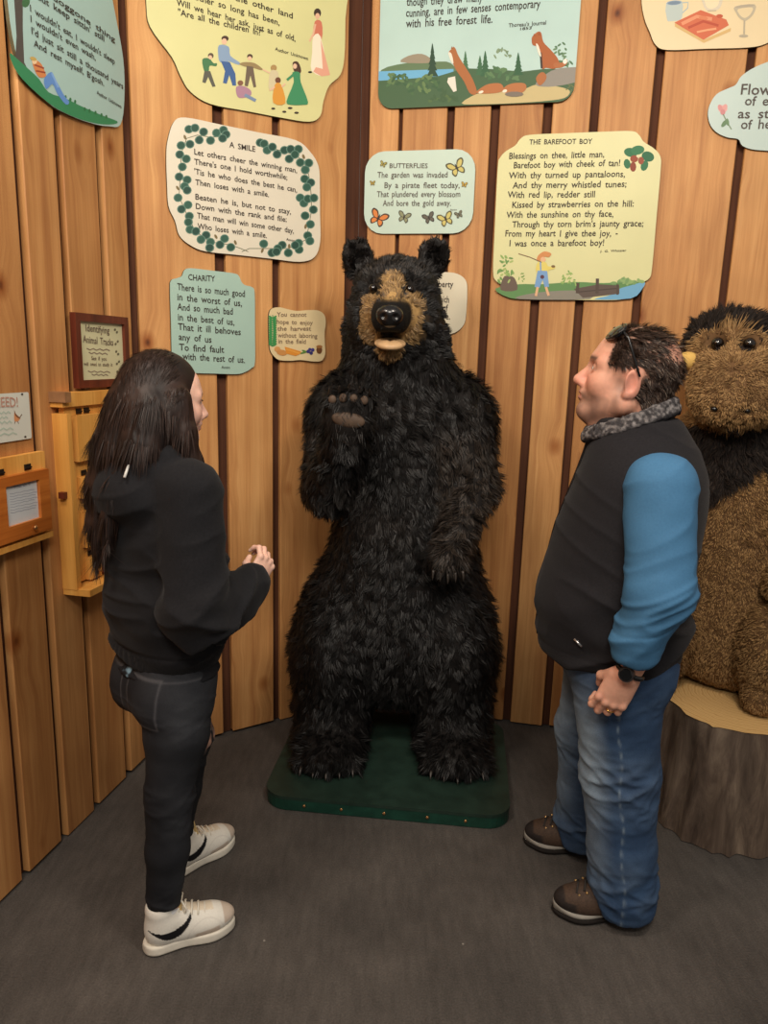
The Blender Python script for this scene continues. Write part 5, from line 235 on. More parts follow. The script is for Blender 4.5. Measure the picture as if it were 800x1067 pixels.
 'boy': {'w':'C','c':(634,19278),'board':(226,224,166),'outline':[-3184,5122,-3177,5366,-3165,5456,-3145,5479,-3114,5522,-3071,5596,-3016,5659,-2954,5717,-2884,5772,-2801,5824,-2707,5872,-2614,5920,-2534,5972,-2477,6034,-2434,6101,-2391,6167,-2334,6222,-2280,6266,-2231,6301,-2145,6330,-1984,6352,-1720,6365,-1381,6370,-1005,6370,-634,6372,-259,6376,135,6379,519,6381,866,6382,1178,6384,1466,6387,1717,6385,1916,6372,2046,6347,2119,6312,2166,6270,2216,6222,2268,6167,2310,6103,2354,6037,2416,5972,2505,5911,2612,5850,2720,5788,2816,5722,2898,5655,2972,5588,3036,5512,3086,5422,3117,5339,3132,5260,3139,5136,3146,4922,3154,4586,3158,4160,3162,3689,3166,3222,3173,2727,3182,2194,3187,1700,3186,1322,3180,1102,3171,991,3152,933,3116,872,3055,807,2974,763,2889,723,2816,672,2761,603,2716,525,2671,446,2616,372,2552,303,2482,235,2404,173,2316,122,2239,82,2166,52,2056,29,1866,12,1565,2,1182,0,766,1,366,2,-25,1,-428,0,-808,0,-1134,2,-1391,3,-1600,3,-1775,7,-1934,22,-2077,47,-2196,80,-2297,121,-2384,172,-2447,238,-2487,316,-2526,397,-2584,472,-2676,534,-2787,591,-2897,650,-2984,722,-3042,783,-3082,838,-3111,934,-3134,1122,-3150,1419,-3157,1797,-3160,2238,-3164,2722,-3172,3313,-3180,3997,-3186,4644],'lines':[('THE BAREFOOT BOY',-1979,464,5995,5954,160,(52,42,36)),('Blessings on thee, little man,',-2744,969,5468,5448,204,(52,42,36)),('Barefoot boy with cheek of tan!',-2538,1597,5110,5116,204,(52,42,36)),('With thy turned up pantaloons,',-2716,1825,4733,4708,205,(52,42,36)),('And thy merry whistled tunes;',-2536,1912,4356,4327,205,(52,42,36)),('With red lip, redder still',-2716,737,3992,3970,208,(52,42,36)),('Kissed by strawberries on the hill:',-2506,2257,3603,3601,208,(52,42,36)),('With the sunshine on thy face,',-2714,1515,3217,3223,209,(52,42,36)),("Through thy torn brim's jaunty grace;",-2458,2692,2842,2853,209,(52,42,36)),('From my heart I give thee joy, -',-2715,1748,2487,2487,211,(52,42,36)),('I was once a barefoot boy!',-2523,1249,2101,2122,212,(52,42,36)),('J. G. Whittier',1120,2136,1868,1903,70,(52,42,36))],'art':{'painted_strawberry_leaves':[((44,112,74),[2223,5549,2202,5497,2154,5456,2082,5434,1996,5429,1907,5447,1824,5482,1760,5532,1718,5590,1709,5648,1728,5701,1779,5741,1850,5765,1936,5767,2025,5750,2106,5714,2172,5665,2211,5608]),((50,120,80),[2464,5712,2463,5654,2435,5598,2378,5552,2303,5520,2217,5508,2130,5515,2054,5542,1997,5584,1968,5639,1966,5697,1997,5752,2052,5799,2128,5830,2214,5843,2300,5835,2376,5809,2432,5765]),((40,104,70),[2854,5349,2823,5296,2769,5259,2697,5245,2616,5251,2535,5281,2465,5328,2415,5389,2387,5455,2391,5518,2420,5571,2476,5607,2547,5623,2628,5614,2709,5586,2778,5538,2830,5478,2855,5412]),((46,114,76),[2659,5055,2603,4955,2518,4911,2436,4941,2388,5033,2393,5152,2449,5252,2535,5296,2617,5266,2664,5174]),((46,114,76),[1992,5204,1998,5093,1953,5017,1876,5006,1795,5062,1741,5166,1736,5277,1781,5352,1858,5364,1939,5307]),((150,72,48),[2271,5359,2249,5281,2176,5234,2081,5237,1999,5287,1962,5366,1984,5444,2057,5490,2152,5488,2234,5438]),((138,64,44),[2222,5069,2209,4961,2155,4895,2080,4897,2014,4965,1981,5074,1994,5181,2048,5247,2122,5245,2188,5177]),((150,76,52),[2491,5287,2478,5205,2428,5154,2359,5156,2298,5209,2269,5292,2282,5375,2333,5425,2402,5424,2462,5371]),((226,216,180),[2315,5441,2305,5417,2277,5402,2240,5403,2208,5419,2195,5444,2204,5468,2232,5482,2269,5481,2301,5466])],'painted_bank':[((96,140,84),[-3014,406,-2800,490,-2408,555,-2033,599,-1766,611,-1515,603,-1193,606,-736,638,-211,681,270,708,644,703,977,683,1357,673,1901,700,2489,738,2862,729,2923,636,2773,495,2454,371,1922,284,1214,212,497,152,-215,101,-934,62,-1527,36,-1906,17,-2152,11,-2374,44,-2663,145,-2929,285]),((136,132,120),[-1724,190,-1416,248,-1017,301,-618,339,-225,365,168,375,481,350,781,260,1003,134,870,39,52,-2,-1139,-12,-1994,3,-2172,50,-1995,122]),((112,170,206),[2002,455,2129,508,2277,550,2434,593,2621,654,2817,714,2949,730,2984,675,2954,576,2887,464,2815,335,2704,192,2481,86,2004,35,1411,19,1052,32,1145,78,1476,152,1755,229,1864,306,1923,386]),((92,78,70),[200,438,1182,626,1990,589,2020,259,594,81]),((70,58,52),[306,281,1916,450,1908,494,298,326]),((80,66,58),[1046,851,1077,269,1203,266,1172,848]),((80,66,58),[282,675,297,261,425,257,409,671]),((80,66,58),[1871,632,1907,222,1997,223,1960,633]),((104,88,76),[-2691,868,-2646,924,-2592,931,-2524,924,-2432,925,-2327,911,-2237,853,-2148,705,-2075,511,-2093,369,-2286,313,-2572,309,-2773,362,-2806,510,-2753,714]),((140,172,96),[-2621,1611,-2663,1627,-2698,1686,-2700,1742,-2666,1755,-2623,1713,-2603,1650]),((164,186,110),[-2772,780,-2797,748,-2857,740,-2907,762,-2909,798,-2862,820,-2800,812]),((140,172,96),[-2798,1220,-2809,1171,-2875,1112,-2947,1088,-2970,1117,-2928,1177,-2851,1223]),((164,186,110),[-2573,981,-2616,977,-2668,1015,-2691,1065,-2666,1090,-2613,1072,-2572,1023]),((110,150,84),[-2774,1194,-2770,1148,-2812,1089,-2869,1061,-2897,1085,-2876,1143,-2821,1192]),((110,150,84),[-2578,1382,-2623,1418,-2660,1513,-2662,1596,-2627,1605,-2581,1532,-2559,1433]),((140,172,96),[-2270,981,-2314,1000,-2351,1066,-2353,1128,-2320,1140,-2275,1093,-2253,1022]),((140,172,96),[-2577,1617,-2623,1625,-2673,1678,-2689,1736,-2659,1755,-2607,1722,-2570,1660]),((110,150,84),[-2640,1209,-2655,1160,-2728,1103,-2803,1082,-2825,1112,-2776,1171,-2694,1213]),((140,172,96),[-2671,1472,-2704,1450,-2757,1461,-2791,1496,-2780,1529,-2733,1535,-2684,1510]),((140,172,96),[-2868,645,-2907,660,-2930,708,-2919,753,-2883,761,-2849,726,-2843,675]),((110,150,84),[-2336,1158,-2313,1106,-2327,1007,-2367,935,-2403,945,-2408,1029,-2378,1123]),((110,150,84),[-2777,604,-2831,620,-2902,693,-2936,769,-2907,791,-2838,741,-2780,659]),((110,150,84),[-2498,1549,-2498,1506,-2541,1457,-2597,1439,-2623,1466,-2599,1517,-2543,1554]),((110,150,84),[-2354,1185,-2327,1147,-2333,1080,-2366,1032,-2402,1041,-2414,1099,-2392,1163]),((140,172,96),[-2711,1595,-2766,1607,-2841,1675,-2881,1748,-2855,1771,-2782,1727,-2718,1649]),((110,150,84),[-2723,748,-2771,756,-2829,812,-2853,875,-2825,897,-2766,861,-2721,795]),((140,172,96),[-2468,970,-2490,937,-2544,926,-2590,947,-2593,982,-2552,1006,-2496,1001]),((110,150,84),[-2734,1464,-2779,1450,-2853,1476,-2901,1522,-2887,1554,-2821,1547,-2753,1507]),((164,186,110),[-2316,1534,-2334,1492,-2404,1457,-2471,1456,-2486,1489,-2437,1532,-2361,1551]),((140,172,96),[-2446,882,-2488,913,-2518,996,-2514,1067,-2478,1074,-2438,1012,-2424,926]),((110,150,84),[-2479,1146,-2484,1101,-2538,1052,-2600,1036,-2623,1065,-2590,1117,-2526,1153]),((164,186,110),[-2705,1004,-2710,963,-2757,927,-2810,922,-2830,953,-2802,996,-2746,1019]),((140,172,96),[-2519,997,-2567,1024,-2615,1108,-2626,1185,-2592,1198,-2539,1137,-2507,1047]),((164,186,110),[-2412,802,-2398,755,-2426,680,-2476,632,-2509,649,-2501,717,-2458,786]),((110,150,84),[-2729,1442,-2766,1425,-2822,1443,-2856,1483,-2841,1515,-2789,1514,-2739,1482]),((164,186,110),[-2597,1246,-2607,1202,-2666,1158,-2730,1147,-2750,1178,-2712,1227,-2644,1257]),((110,150,84),[-2623,1388,-2625,1345,-2673,1299,-2730,1284,-2754,1313,-2726,1362,-2668,1396]),((110,150,84),[-2333,1616,-2373,1590,-2458,1595,-2523,1626,-2520,1661,-2450,1673,-2367,1653]),((110,150,84),[-2870,1213,-2854,1160,-2881,1063,-2931,997,-2966,1010,-2959,1094,-2917,1184]),((120,164,90),[-184,790,-173,754,-195,693,-232,655,-257,668,-251,722,-218,776]),((120,164,90),[66,598,32,624,3,695,-1,756,25,763,60,710,79,636]),((150,180,104),[91,886,86,852,46,816,-1,805,-17,827,8,866,56,892]),((150,180,104),[31,785,36,744,5,678,-39,636,-63,651,-49,710,-7,770]),((150,180,104),[274,684,239,673,175,693,132,728,141,753,195,748,255,718]),((120,164,90),[-228,620,-258,607,-308,621,-341,652,-332,677,-287,676,-241,651]),((120,164,90),[-217,716,-232,685,-285,660,-336,660,-346,685,-309,717,-251,730]),((120,164,90),[-241,875,-229,844,-246,798,-279,773,-304,787,-301,829,-273,868]),((150,180,104),[-188,658,-226,644,-301,659,-357,692,-351,717,-288,717,-216,691]),((150,180,104),[285,535,252,562,222,635,220,698,245,704,280,649,298,574]),((150,180,104),[-164,765,-195,767,-227,798,-235,835,-214,851,-179,832,-157,794]),((150,180,104),[-13,1022,-35,995,-94,983,-145,995,-150,1021,-105,1043,-44,1043]),((150,180,104),[10,916,10,877,-28,821,-77,790,-98,808,-77,861,-29,909]),((120,164,90),[-17,1070,-50,1075,-85,1113,-96,1156,-74,1170,-36,1146,-11,1101]),((120,164,90),[253,775,229,757,184,763,154,789,159,814,197,821,239,803]),((120,164,90),[-255,995,-233,972,-233,929,-255,899,-282,904,-294,941,-282,982]),((150,180,104),[114,999,78,998,28,1033,1,1076,18,1096,65,1077,108,1034]),((150,180,104),[-196,892,-223,874,-275,880,-312,906,-308,932,-264,938,-214,920]),((150,180,104),[-129,843,-161,827,-225,836,-272,864,-267,890,-214,894,-153,873]),((150,180,104),[57,965,17,976,-35,1029,-60,1085,-39,1100,12,1065,54,1004]),((120,156,100),[2308,788,2257,751,2163,765,2096,819,2106,872,2187,885,2277,847]),((140,172,110),[2207,705,2144,735,2097,829,2101,917,2153,932,2214,863,2238,762]),((140,172,110),[2469,735,2400,690,2242,689,2115,732,2115,788,2241,813,2399,789]),((140,172,110),[2410,750,2357,708,2244,710,2156,756,2158,811,2250,833,2362,806]),((140,172,110),[2621,779,2581,711,2452,652,2330,646,2308,698,2402,769,2541,805]),((140,172,110),[2959,739,2928,689,2847,674,2776,707,2770,762,2833,798,2917,788]),((120,156,100),[2166,844,2136,774,2020,711,1907,701,1881,752,1963,826,2089,867]),((120,156,100),[2201,629,2132,653,2064,751,2048,849,2097,872,2172,804,2219,696]),((120,156,100),[2650,773,2662,710,2614,637,2541,609,2498,648,2518,724,2586,780]),((140,172,110),[2323,896,2321,813,2238,696,2137,632,2093,669,2140,781,2242,881]),((140,172,110),[2321,575,2251,606,2183,713,2168,816,2217,838,2293,762,2340,645]),((140,172,110),[2478,721,2411,701,2302,745,2232,820,2254,868,2352,854,2452,789]),((120,156,100),[2124,901,2149,838,2116,749,2049,701,2000,730,2004,815,2060,890]),((140,172,110),[2315,712,2242,681,2098,708,1989,772,2000,825,2121,828,2261,777]),((120,156,100),[1886,684,1843,633,1735,616,1643,648,1636,703,1720,741,1832,733]),((140,172,110),[2950,748,2905,700,2797,690,2707,727,2703,782,2789,814,2899,799]),((120,156,100),[2316,891,2345,824,2317,716,2253,648,2201,671,2200,769,2251,866]),((140,172,110),[2781,696,2718,703,2660,770,2649,845,2695,873,2761,832,2800,753]),((120,156,84),[-1845,774,-1866,780,-1885,808,-1888,836,-1872,843,-1850,824,-1838,793]),((120,156,84),[-1865,684,-1889,692,-1914,725,-1923,758,-1908,767,-1881,744,-1862,707]),((120,156,84),[-2038,861,-2028,836,-2036,790,-2057,756,-2074,762,-2075,801,-2058,846]),((120,156,84),[-1947,1061,-1938,1039,-1948,1002,-1969,978,-1986,985,-1985,1018,-1968,1051]),((120,156,84),[-2032,825,-2051,835,-2064,864,-2061,891,-2044,895,-2026,873,-2021,842]),((120,156,84),[-1867,903,-1875,882,-1908,862,-1941,858,-1949,874,-1927,896,-1890,909]),((120,156,84),[-1891,921,-1900,900,-1934,881,-1968,878,-1976,894,-1952,916,-1914,928]),((120,156,84),[-1876,998,-1898,995,-1931,1012,-1950,1037,-1941,1051,-1910,1043,-1881,1020]),((120,156,84),[-1824,959,-1826,934,-1854,899,-1887,880,-1900,892,-1883,925,-1850,955]),((120,156,84),[-1847,1032,-1868,1017,-1916,1013,-1955,1024,-1956,1041,-1918,1051,-1870,1048]),((120,156,84),[-1800,832,-1800,811,-1821,786,-1847,777,-1860,790,-1848,815,-1822,834]),((120,156,84),[-1827,952,-1833,933,-1860,919,-1887,919,-1894,935,-1876,954,-1847,962])],'painted_fishing_boy':[((206,140,84),[-1312,1760,-1249,1819,-1169,1874,-1082,1903,-978,1892,-868,1856,-801,1814,-803,1764,-848,1709,-900,1671,-950,1672,-1007,1691,-1067,1688,-1131,1634,-1198,1557,-1257,1509,-1308,1510,-1350,1539,-1373,1580,-1372,1634,-1351,1699]),((226,180,140),[-1004,1581,-1021,1518,-1073,1479,-1141,1478,-1199,1517,-1225,1581,-1208,1644,-1156,1683,-1088,1683,-1030,1644]),((222,206,110),[-1293,1491,-1202,1510,-1088,1500,-996,1474,-953,1424,-931,1358,-893,1312,-809,1310,-709,1328,-637,1331,-607,1304,-604,1262,-629,1224,-696,1201,-790,1182,-862,1151,-879,1091,-873,1020,-905,970,-1013,952,-1159,956,-1276,986,-1339,1053,-1374,1145,-1386,1238,-1377,1333,-1346,1427]),((120,160,206),[-1306,1148,-916,1132,-796,501,-981,499,-1076,788,-1183,461,-1390,495]),((120,160,206),[-1248,1508,-1197,1058,-1142,1060,-1192,1510]),((90,52,64),[-1019,897,-1032,849,-1071,819,-1123,819,-1167,848,-1186,896,-1173,944,-1134,974,-1082,974,-1039,945]),((222,176,136),[-1311,506,-1360,140,-1258,121,-1209,487]),((222,176,136),[-973,484,-837,139,-742,171,-878,515]),((120,84,60),[-2134,1800,-1642,1657,-1167,1461,-1157,1485,-1634,1682,-2128,1826]),((120,96,60),[-608,1314,-621,1282,-661,1262,-712,1262,-755,1281,-773,1313,-760,1345,-720,1364,-669,1364,-626,1345])]}},
 'lib': {'w':'C','c':(-4933,17734),'board':(232,224,198),'outline':[-1367,866,-1390,1104,-1403,1372,-1403,1637,-1387,1866,-1358,2055,-1316,2219,-1254,2357,-1167,2466,-1051,2539,-910,2579,-747,2600,-567,2616,-356,2628,-117,2630,122,2624,333,2616,509,2608,665,2599,806,2580,933,2546,1050,2496,1156,2433,1244,2356,1313,2266,1356,2164,1377,2048,1386,1917,1393,1766,1401,1580,1403,1366,1401,1152,1393,966,1386,816,1377,688,1356,573,1313,466,1244,362,1156,266,1051,182,933,116,805,71,665,44,509,28,333,16,122,5,-117,0,-356,3,-567,16,-747,30,-911,47,-1052,86,-1167,166,-1249,295,-1303,463,-1339,657],'lines':[('Liberty',-53,786,2009,1995,216,(52,42,36)),('which',66,635,1357,1365,240,(52,42,36)),('of',367,606,1011,1015,241,(52,42,36)),('care.',97,714,655,666,241,(52,42,36))],'art':{}},
 'cup': {'w':'C','c':(5300,28400),'board':(240,220,176),'outline':[-2800,4600,-2888,4281,-2896,3887,-2868,3475,-2850,3100,-2851,2767,-2849,2450,-2839,2158,-2820,1900,-2789,1685,-2749,1506,-2701,1349,-2650,1200,-2593,1060,-2530,934,-2464,816,-2400,700,-2342,580,-2288,461,-2227,352,-2150,260,-2074,189,-1997,134,-1884,92,-1700,60,-1417,41,-1059,34,-672,34,-300,30,69,20,450,8,806,0,1100,0,1312,9,1466,23,1586,46,1700,80,1806,124,1894,178,1972,243,2050,320,2129,414,2203,522,2276,637,2350,750,2429,855,2509,958,2586,1069,2650,1200,2700,1346,2741,1503,2773,1684,2800,1900,2822,2158,2838,2450,2847,2767,2850,3100,2869,3475,2897,3887,2889,4281,2800,4600,2653,4827,2459,4994,2161,5113,1700,5200,958,5256,0,5275,-958,5256,-1700,5200,-2161,5113,-2459,4994,-2653,4827],'lines':[],'art':{'painted_mug':[((186,200,196),[-1913,1662,-1648,1741,-1364,1701,-1291,1517,-1291,1299,-1285,1161,-1336,1069,-1522,1032,-1717,1033,-1790,1035,-1826,1112,-1910,1390]),((150,170,190),[-1352,1654,-1396,1606,-1528,1576,-1699,1575,-1842,1604,-1903,1651,-1859,1698,-1726,1728,-1556,1729,-1413,1701]),((120,140,160),[-1397,1646,-1435,1612,-1546,1590,-1687,1589,-1806,1610,-1856,1644,-1818,1678,-1707,1700,-1565,1701,-1447,1680]),((176,190,190),[-1338,1613,-1142,1621,-1145,1460,-1322,1303,-1288,1269,-1102,1437,-1115,1652,-1346,1657])],'painted_bowl':[((216,206,184),[-742,2129,-524,2178,-206,2157,29,2079,100,1914,89,1691,57,1507,22,1404,-35,1341,-107,1302,-202,1279,-311,1279,-409,1305,-484,1356,-546,1432,-602,1547,-687,1739,-766,1969]),((236,220,184),[-651,2123,-485,2171,-241,2155,-62,2085,-9,1932,-19,1724,-46,1557,-76,1469,-122,1422,-178,1392,-245,1372,-320,1371,-389,1391,-442,1428,-488,1488,-531,1586,-599,1761,-665,1974]),((190,178,150),[-406,1287,-104,1284,-110,1320,-412,1324])],'painted_cookbook':[((214,180,120),[-1532,964,-453,336,474,693,473,577,-426,232,-1520,846]),((206,108,74),[-1549,979,-656,1349,276,978,388,784,-453,336]),((224,150,112),[-1249,866,-754,1081,-230,964,-222,1078,-786,1197,-1314,975]),((184,80,56),[-1014,734,-515,921,19,749,34,831,-531,1009,-1059,817]),((230,164,120),[-702,580,-328,632,-29,659,-46,725,-347,698,-723,645]),((190,90,60),[149,1100,130,1063,73,1043,-2,1047,-66,1075,-93,1114,-74,1151,-17,1171,58,1167,122,1140]),((214,130,90),[-367,1045,-402,1014,-488,1010,-592,1033,-675,1074,-704,1119,-669,1150,-583,1154,-479,1131,-397,1089])],'painted_goblet':[((190,180,156),[526,1394,723,1430,1002,1446,1205,1424,1259,1340,1238,1218,1199,1111,1152,1037,1086,979,1027,935,987,908,953,896,913,899,858,918,796,952,737,995,685,1047,637,1109,597,1175,540,1252,491,1333]),((226,208,168),[641,1301,781,1331,982,1343,1128,1329,1162,1277,1141,1200,1107,1131,1070,1081,1020,1039,974,1010,939,994,907,992,871,1002,823,1026,770,1064,724,1110,670,1174,624,1246]),((180,170,148),[881,916,922,453,982,448,941,911]),((180,170,148),[1109,385,1081,356,1001,342,898,348,813,370,778,402,806,430,887,444,989,439,1074,416]),((178,168,148),[1205,1401,1148,1369,984,1344,775,1335,602,1346,531,1373,589,1406,754,1431,962,1439,1135,1428])]}},
 'cloud': {'w':'C','c':(7713,24780),'board':(200,222,216),'outline':[-2413,1370,-2421,1459,-2419,1546,-2406,1633,-2383,1720,-2349,1811,-2304,1906,-2249,1994,-2183,2070,-2100,2128,-2002,2174,-1902,2213,-1813,2250,-1736,2281,-1664,2304,-1600,2331,-1543,2370,-1501,2428,-1472,2497,-1440,2571,-1393,2640,-1326,2703,-1247,2765,-1158,2824,-1063,2880,-962,2932,-855,2981,-739,3026,-613,3070,-476,3114,-329,3157,-174,3194,-13,3220,160,3234,343,3239,524,3234,687,3220,828,3194,956,3157,1074,3115,1187,3070,1300,3026,1409,2979,1507,2928,1587,2870,1636,2800,1662,2720,1688,2640,1737,2570,1823,2518,1931,2476,2042,2432,2137,2370,2216,2290,2287,2198,2346,2092,2387,1970,2412,1820,2421,1648,2414,1474,2387,1320,2338,1188,2268,1067,2183,960,2087,870,1971,806,1837,764,1703,725,1587,670,1500,591,1431,498,1364,404,1287,320,1199,246,1106,177,1003,118,887,70,749,37,593,17,435,6,287,0,155,2,31,12,-90,26,-213,40,-342,52,-472,64,-599,79,-713,100,-815,127,-909,159,-992,197,-1063,240,-1113,295,-1146,359,-1180,422,-1233,470,-1313,496,-1409,508,-1512,519,-1613,540,-1715,575,-1820,617,-1922,665,-2013,720,-2093,781,-2165,848,-2228,921,-2283,1000,-2329,1087,-2367,1181,-2395,1277],'lines':[('Flowers',-1335,415,2013,1960,312,(84,76,70)),('of earth',-1153,464,1634,1590,283,(84,76,70)),('as stars',-1344,408,1191,1162,285,(84,76,70)),('of heaven',-1193,718,824,780,286,(84,76,70))],'art':{'painted_rose':[((226,180,176),[-1737,1543,-1760,1464,-1839,1417,-1943,1421,-2034,1474,-2075,1555,-2052,1633,-1973,1680,-1868,1676,-1778,1624]),((214,150,150),[-1926,1615,-1908,1543,-1927,1488,-1974,1472,-2032,1501,-2079,1564,-2097,1637,-2079,1691,-2032,1707,-1973,1678]),((222,164,160),[-1752,1568,-1785,1508,-1837,1483,-1888,1502,-1919,1558,-1918,1630,-1885,1690,-1833,1715,-1782,1695,-1751,1639]),((206,140,142),[-1800,1432,-1811,1371,-1853,1334,-1910,1336,-1960,1376,-1985,1439,-1975,1500,-1933,1537,-1876,1535,-1825,1495]),((120,140,110),[-1885,1352,-1750,1120,-1529,809,-1499,828,-1719,1137,-1852,1367]),((104,134,100),[-1721,988,-1806,915,-1880,914,-1898,987,-1850,1090,-1765,1163,-1691,1163,-1673,1091]),((110,140,104),[-1631,1089,-1618,991,-1643,946,-1692,980,-1735,1074,-1748,1172,-1723,1216,-1674,1182])]}},
 'track': {'w':'A','c':(23530,15720),'board':(226,220,178),'outline':[-1310,0,1310,0,1310,1910,-1310,1910],'lines':[('Identifying',-896,493,1601,1557,195,(110,90,78)),('Animal Tracks',-1079,695,1228,1158,197,(110,90,78)),('See if you',-659,233,661,633,113,(110,90,78)),('will need to study it',-1102,581,477,437,102,(110,90,78))],'art':{'small_print':[((130,110,96),[-902,1020,-708,970,-515,1014,-328,965,-130,1010,63,960,267,1006,453,956,486,991,274,1044,69,998,-124,1047,-322,1002,-509,1051,-702,1006,-872,1053]),((130,110,96),[-797,898,-634,845,-475,888,-322,837,-159,881,-3,829,164,873,310,823,347,856,171,911,4,867,-152,918,-315,874,-468,925,-627,882,-763,930]),((130,110,96),[-897,279,-709,229,-523,267,-341,219,-149,257,38,208,236,247,417,198,445,230,240,282,43,242,-144,292,-336,253,-518,301,-705,263,-871,309]),((130,110,96),[-694,176,-549,125,-409,164,-276,115,-133,154,4,105,150,144,275,97,309,126,155,179,9,139,-128,188,-271,149,-405,198,-545,159,-662,205])],'painted_prints':[((110,104,80),[-1296,1734,-1333,1706,-1380,1700,-1409,1719,-1404,1753,-1367,1781,-1320,1788,-1290,1768]),((110,104,80),[-1167,1651,-1205,1623,-1253,1617,-1282,1637,-1277,1671,-1239,1699,-1191,1705,-1162,1685]),((110,104,80),[-1170,1376,-1208,1348,-1256,1343,-1285,1363,-1280,1397,-1242,1425,-1194,1431,-1164,1410]),((110,104,80),[-1313,1305,-1351,1277,-1398,1272,-1427,1292,-1422,1326,-1385,1354,-1337,1359,-1308,1339]),((110,104,80),[-1319,1009,-1356,981,-1403,976,-1433,997,-1427,1031,-1390,1058,-1342,1063,-1313,1043]),((110,104,80),[-1210,942,-1248,915,-1296,910,-1326,931,-1320,965,-1282,993,-1235,997,-1205,977]),((110,104,80),[-1191,657,-1229,629,-1277,625,-1307,646,-1301,681,-1263,708,-1215,712,-1185,691]),((110,104,80),[-1312,588,-1350,561,-1397,557,-1427,579,-1421,613,-1384,640,-1336,644,-1307,623]),((110,104,80),[-1340,289,-1378,262,-1425,259,-1455,280,-1449,315,-1412,341,-1364,345,-1335,323]),((110,104,80),[-1198,232,-1236,205,-1284,202,-1314,224,-1308,258,-1271,285,-1222,288,-1192,266]),((110,104,80),[922,1699,879,1668,823,1662,788,1683,794,1720,837,1750,893,1757,928,1736]),((110,104,80),[1039,1616,995,1585,939,1578,904,1600,909,1637,953,1668,1009,1674,1045,1653]),((110,104,80),[1066,1294,1022,1263,966,1258,930,1280,936,1317,980,1347,1037,1353,1072,1331]),((110,104,80),[924,1202,880,1172,824,1167,789,1189,795,1226,839,1256,894,1262,930,1240]),((110,104,80),[940,938,896,908,840,903,805,926,811,963,854,993,910,998,946,975]),((110,104,80),[1057,851,1013,821,956,816,921,839,927,876,971,906,1027,911,1063,888]),((110,104,80),[1090,584,1045,554,989,550,953,573,959,610,1003,640,1060,644,1096,621]),((110,104,80),[948,510,903,481,847,476,812,500,818,537,862,566,918,571,954,547]),((110,104,80),[951,228,907,198,851,195,815,219,821,256,865,285,922,289,957,265]),((110,104,80),[1064,136,1020,107,963,104,927,128,933,165,977,194,1034,198,1070,174])]}},
 'need': {'w':'A','c':(18340,14040),'board':(222,222,210),'outline':[1340,1350,1300,1390,-1300,1390,-1340,1350,-1340,40,-1300,0,1300,0,1340,40],'lines':[('NEED!',-158,822,1021,993,241,(186,140,124))],'art':{'painted_bird':[((206,140,96),[658,815,672,811,688,780,712,748,749,724,793,700,828,676,852,653,868,631,868,610,845,588,807,567,768,554,730,550,692,553,661,562,643,575,632,595,628,628,633,691,644,767]),((128,84,56),[658,898,668,881,688,836,716,790,761,749,816,708,859,674,885,651,901,636,901,628,882,626,847,631,809,646,765,673,718,709,681,750,663,806,656,866]),((120,96,76),[871,645,991,742,962,759,842,661]),((110,90,76),[648,565,626,503,653,498,675,560]),((110,90,76),[755,551,795,484,821,490,781,557])],'small_print':[((178,192,178),[-167,872,-63,805,34,859,118,798,216,852,302,792,402,846,467,791,513,823,403,891,304,837,218,897,120,843,36,903,-61,850,-123,903]),((178,192,178),[-183,743,-94,675,-14,728,54,668,135,722,203,662,285,716,331,664,381,692,287,761,205,707,137,767,56,713,-12,773,-92,719,-135,770]),((178,192,178),[-199,602,-85,528,20,586,112,518,220,577,314,509,423,568,494,507,545,542,425,618,316,559,222,627,114,568,22,635,-83,577,-151,636]),((178,192,178),[-382,422,-244,354,-108,403,17,339,157,389,285,324,427,374,541,312,578,349,429,420,287,369,158,434,19,384,-106,448,-242,399,-347,458]),((178,192,178),[-479,269,-312,203,-144,252,14,188,187,238,350,173,529,223,682,160,712,201,529,270,350,219,187,283,14,233,-144,297,-312,247,-451,307])],'screw':[((70,62,54),[1096,1334,1084,1314,1057,1303,1027,1305,1003,1318,995,1338,1007,1357,1033,1368,1064,1367,1088,1354]),((70,62,54),[1101,68,1090,49,1063,39,1032,42,1008,57,1000,78,1012,97,1038,107,1070,104,1094,89])]}},
 'flip': {'w':'A','c':(18725,11650),'board':(214,218,222),'outline':[-725,0,725,0,725,1180,-725,1180],'lines':[('What am I?',-300,423,1059,1058,76,(150,154,170))],'art':{'small_print':[((150,154,170),[-477,930,-329,907,-177,920,-26,896,130,909,285,885,446,899,603,874,604,889,443,914,282,900,128,924,-29,911,-179,935,-332,922,-476,945]),((150,154,170),[-480,849,-316,824,-146,834,22,808,197,819,370,792,550,803,728,776,729,791,548,819,368,808,195,834,20,823,-148,849,-318,838,-479,863]),((150,154,170),[-483,771,-330,747,-173,759,-18,735,143,747,302,723,468,735,631,710,632,725,466,751,300,738,140,763,-21,750,-176,774,-333,762,-482,785]),((150,154,170),[-485,698,-322,671,-154,681,13,653,186,663,357,635,536,645,711,616,712,631,533,660,355,650,183,678,11,668,-156,696,-324,686,-484,712]),((150,154,170),[-487,617,-342,594,-193,608,-45,586,108,600,260,577,417,591,571,568,572,583,414,606,257,592,105,615,-48,601,-196,623,-345,609,-487,631]),((150,154,170),[-490,538,-328,511,-162,521,3,494,174,504,344,477,521,487,695,459,695,474,518,502,342,492,172,519,0,509,-164,536,-331,526,-489,552]),((150,154,170),[-494,451,-338,425,-179,437,-20,412,144,423,307,397,476,409,641,383,642,398,473,424,304,412,141,438,-23,427,-181,452,-341,440,-493,465]),((150,154,170),[-496,372,-347,349,-194,362,-43,339,115,352,270,329,432,342,590,319,590,334,428,358,267,344,111,368,-46,354,-197,377,-350,364,-496,386])]}},
}
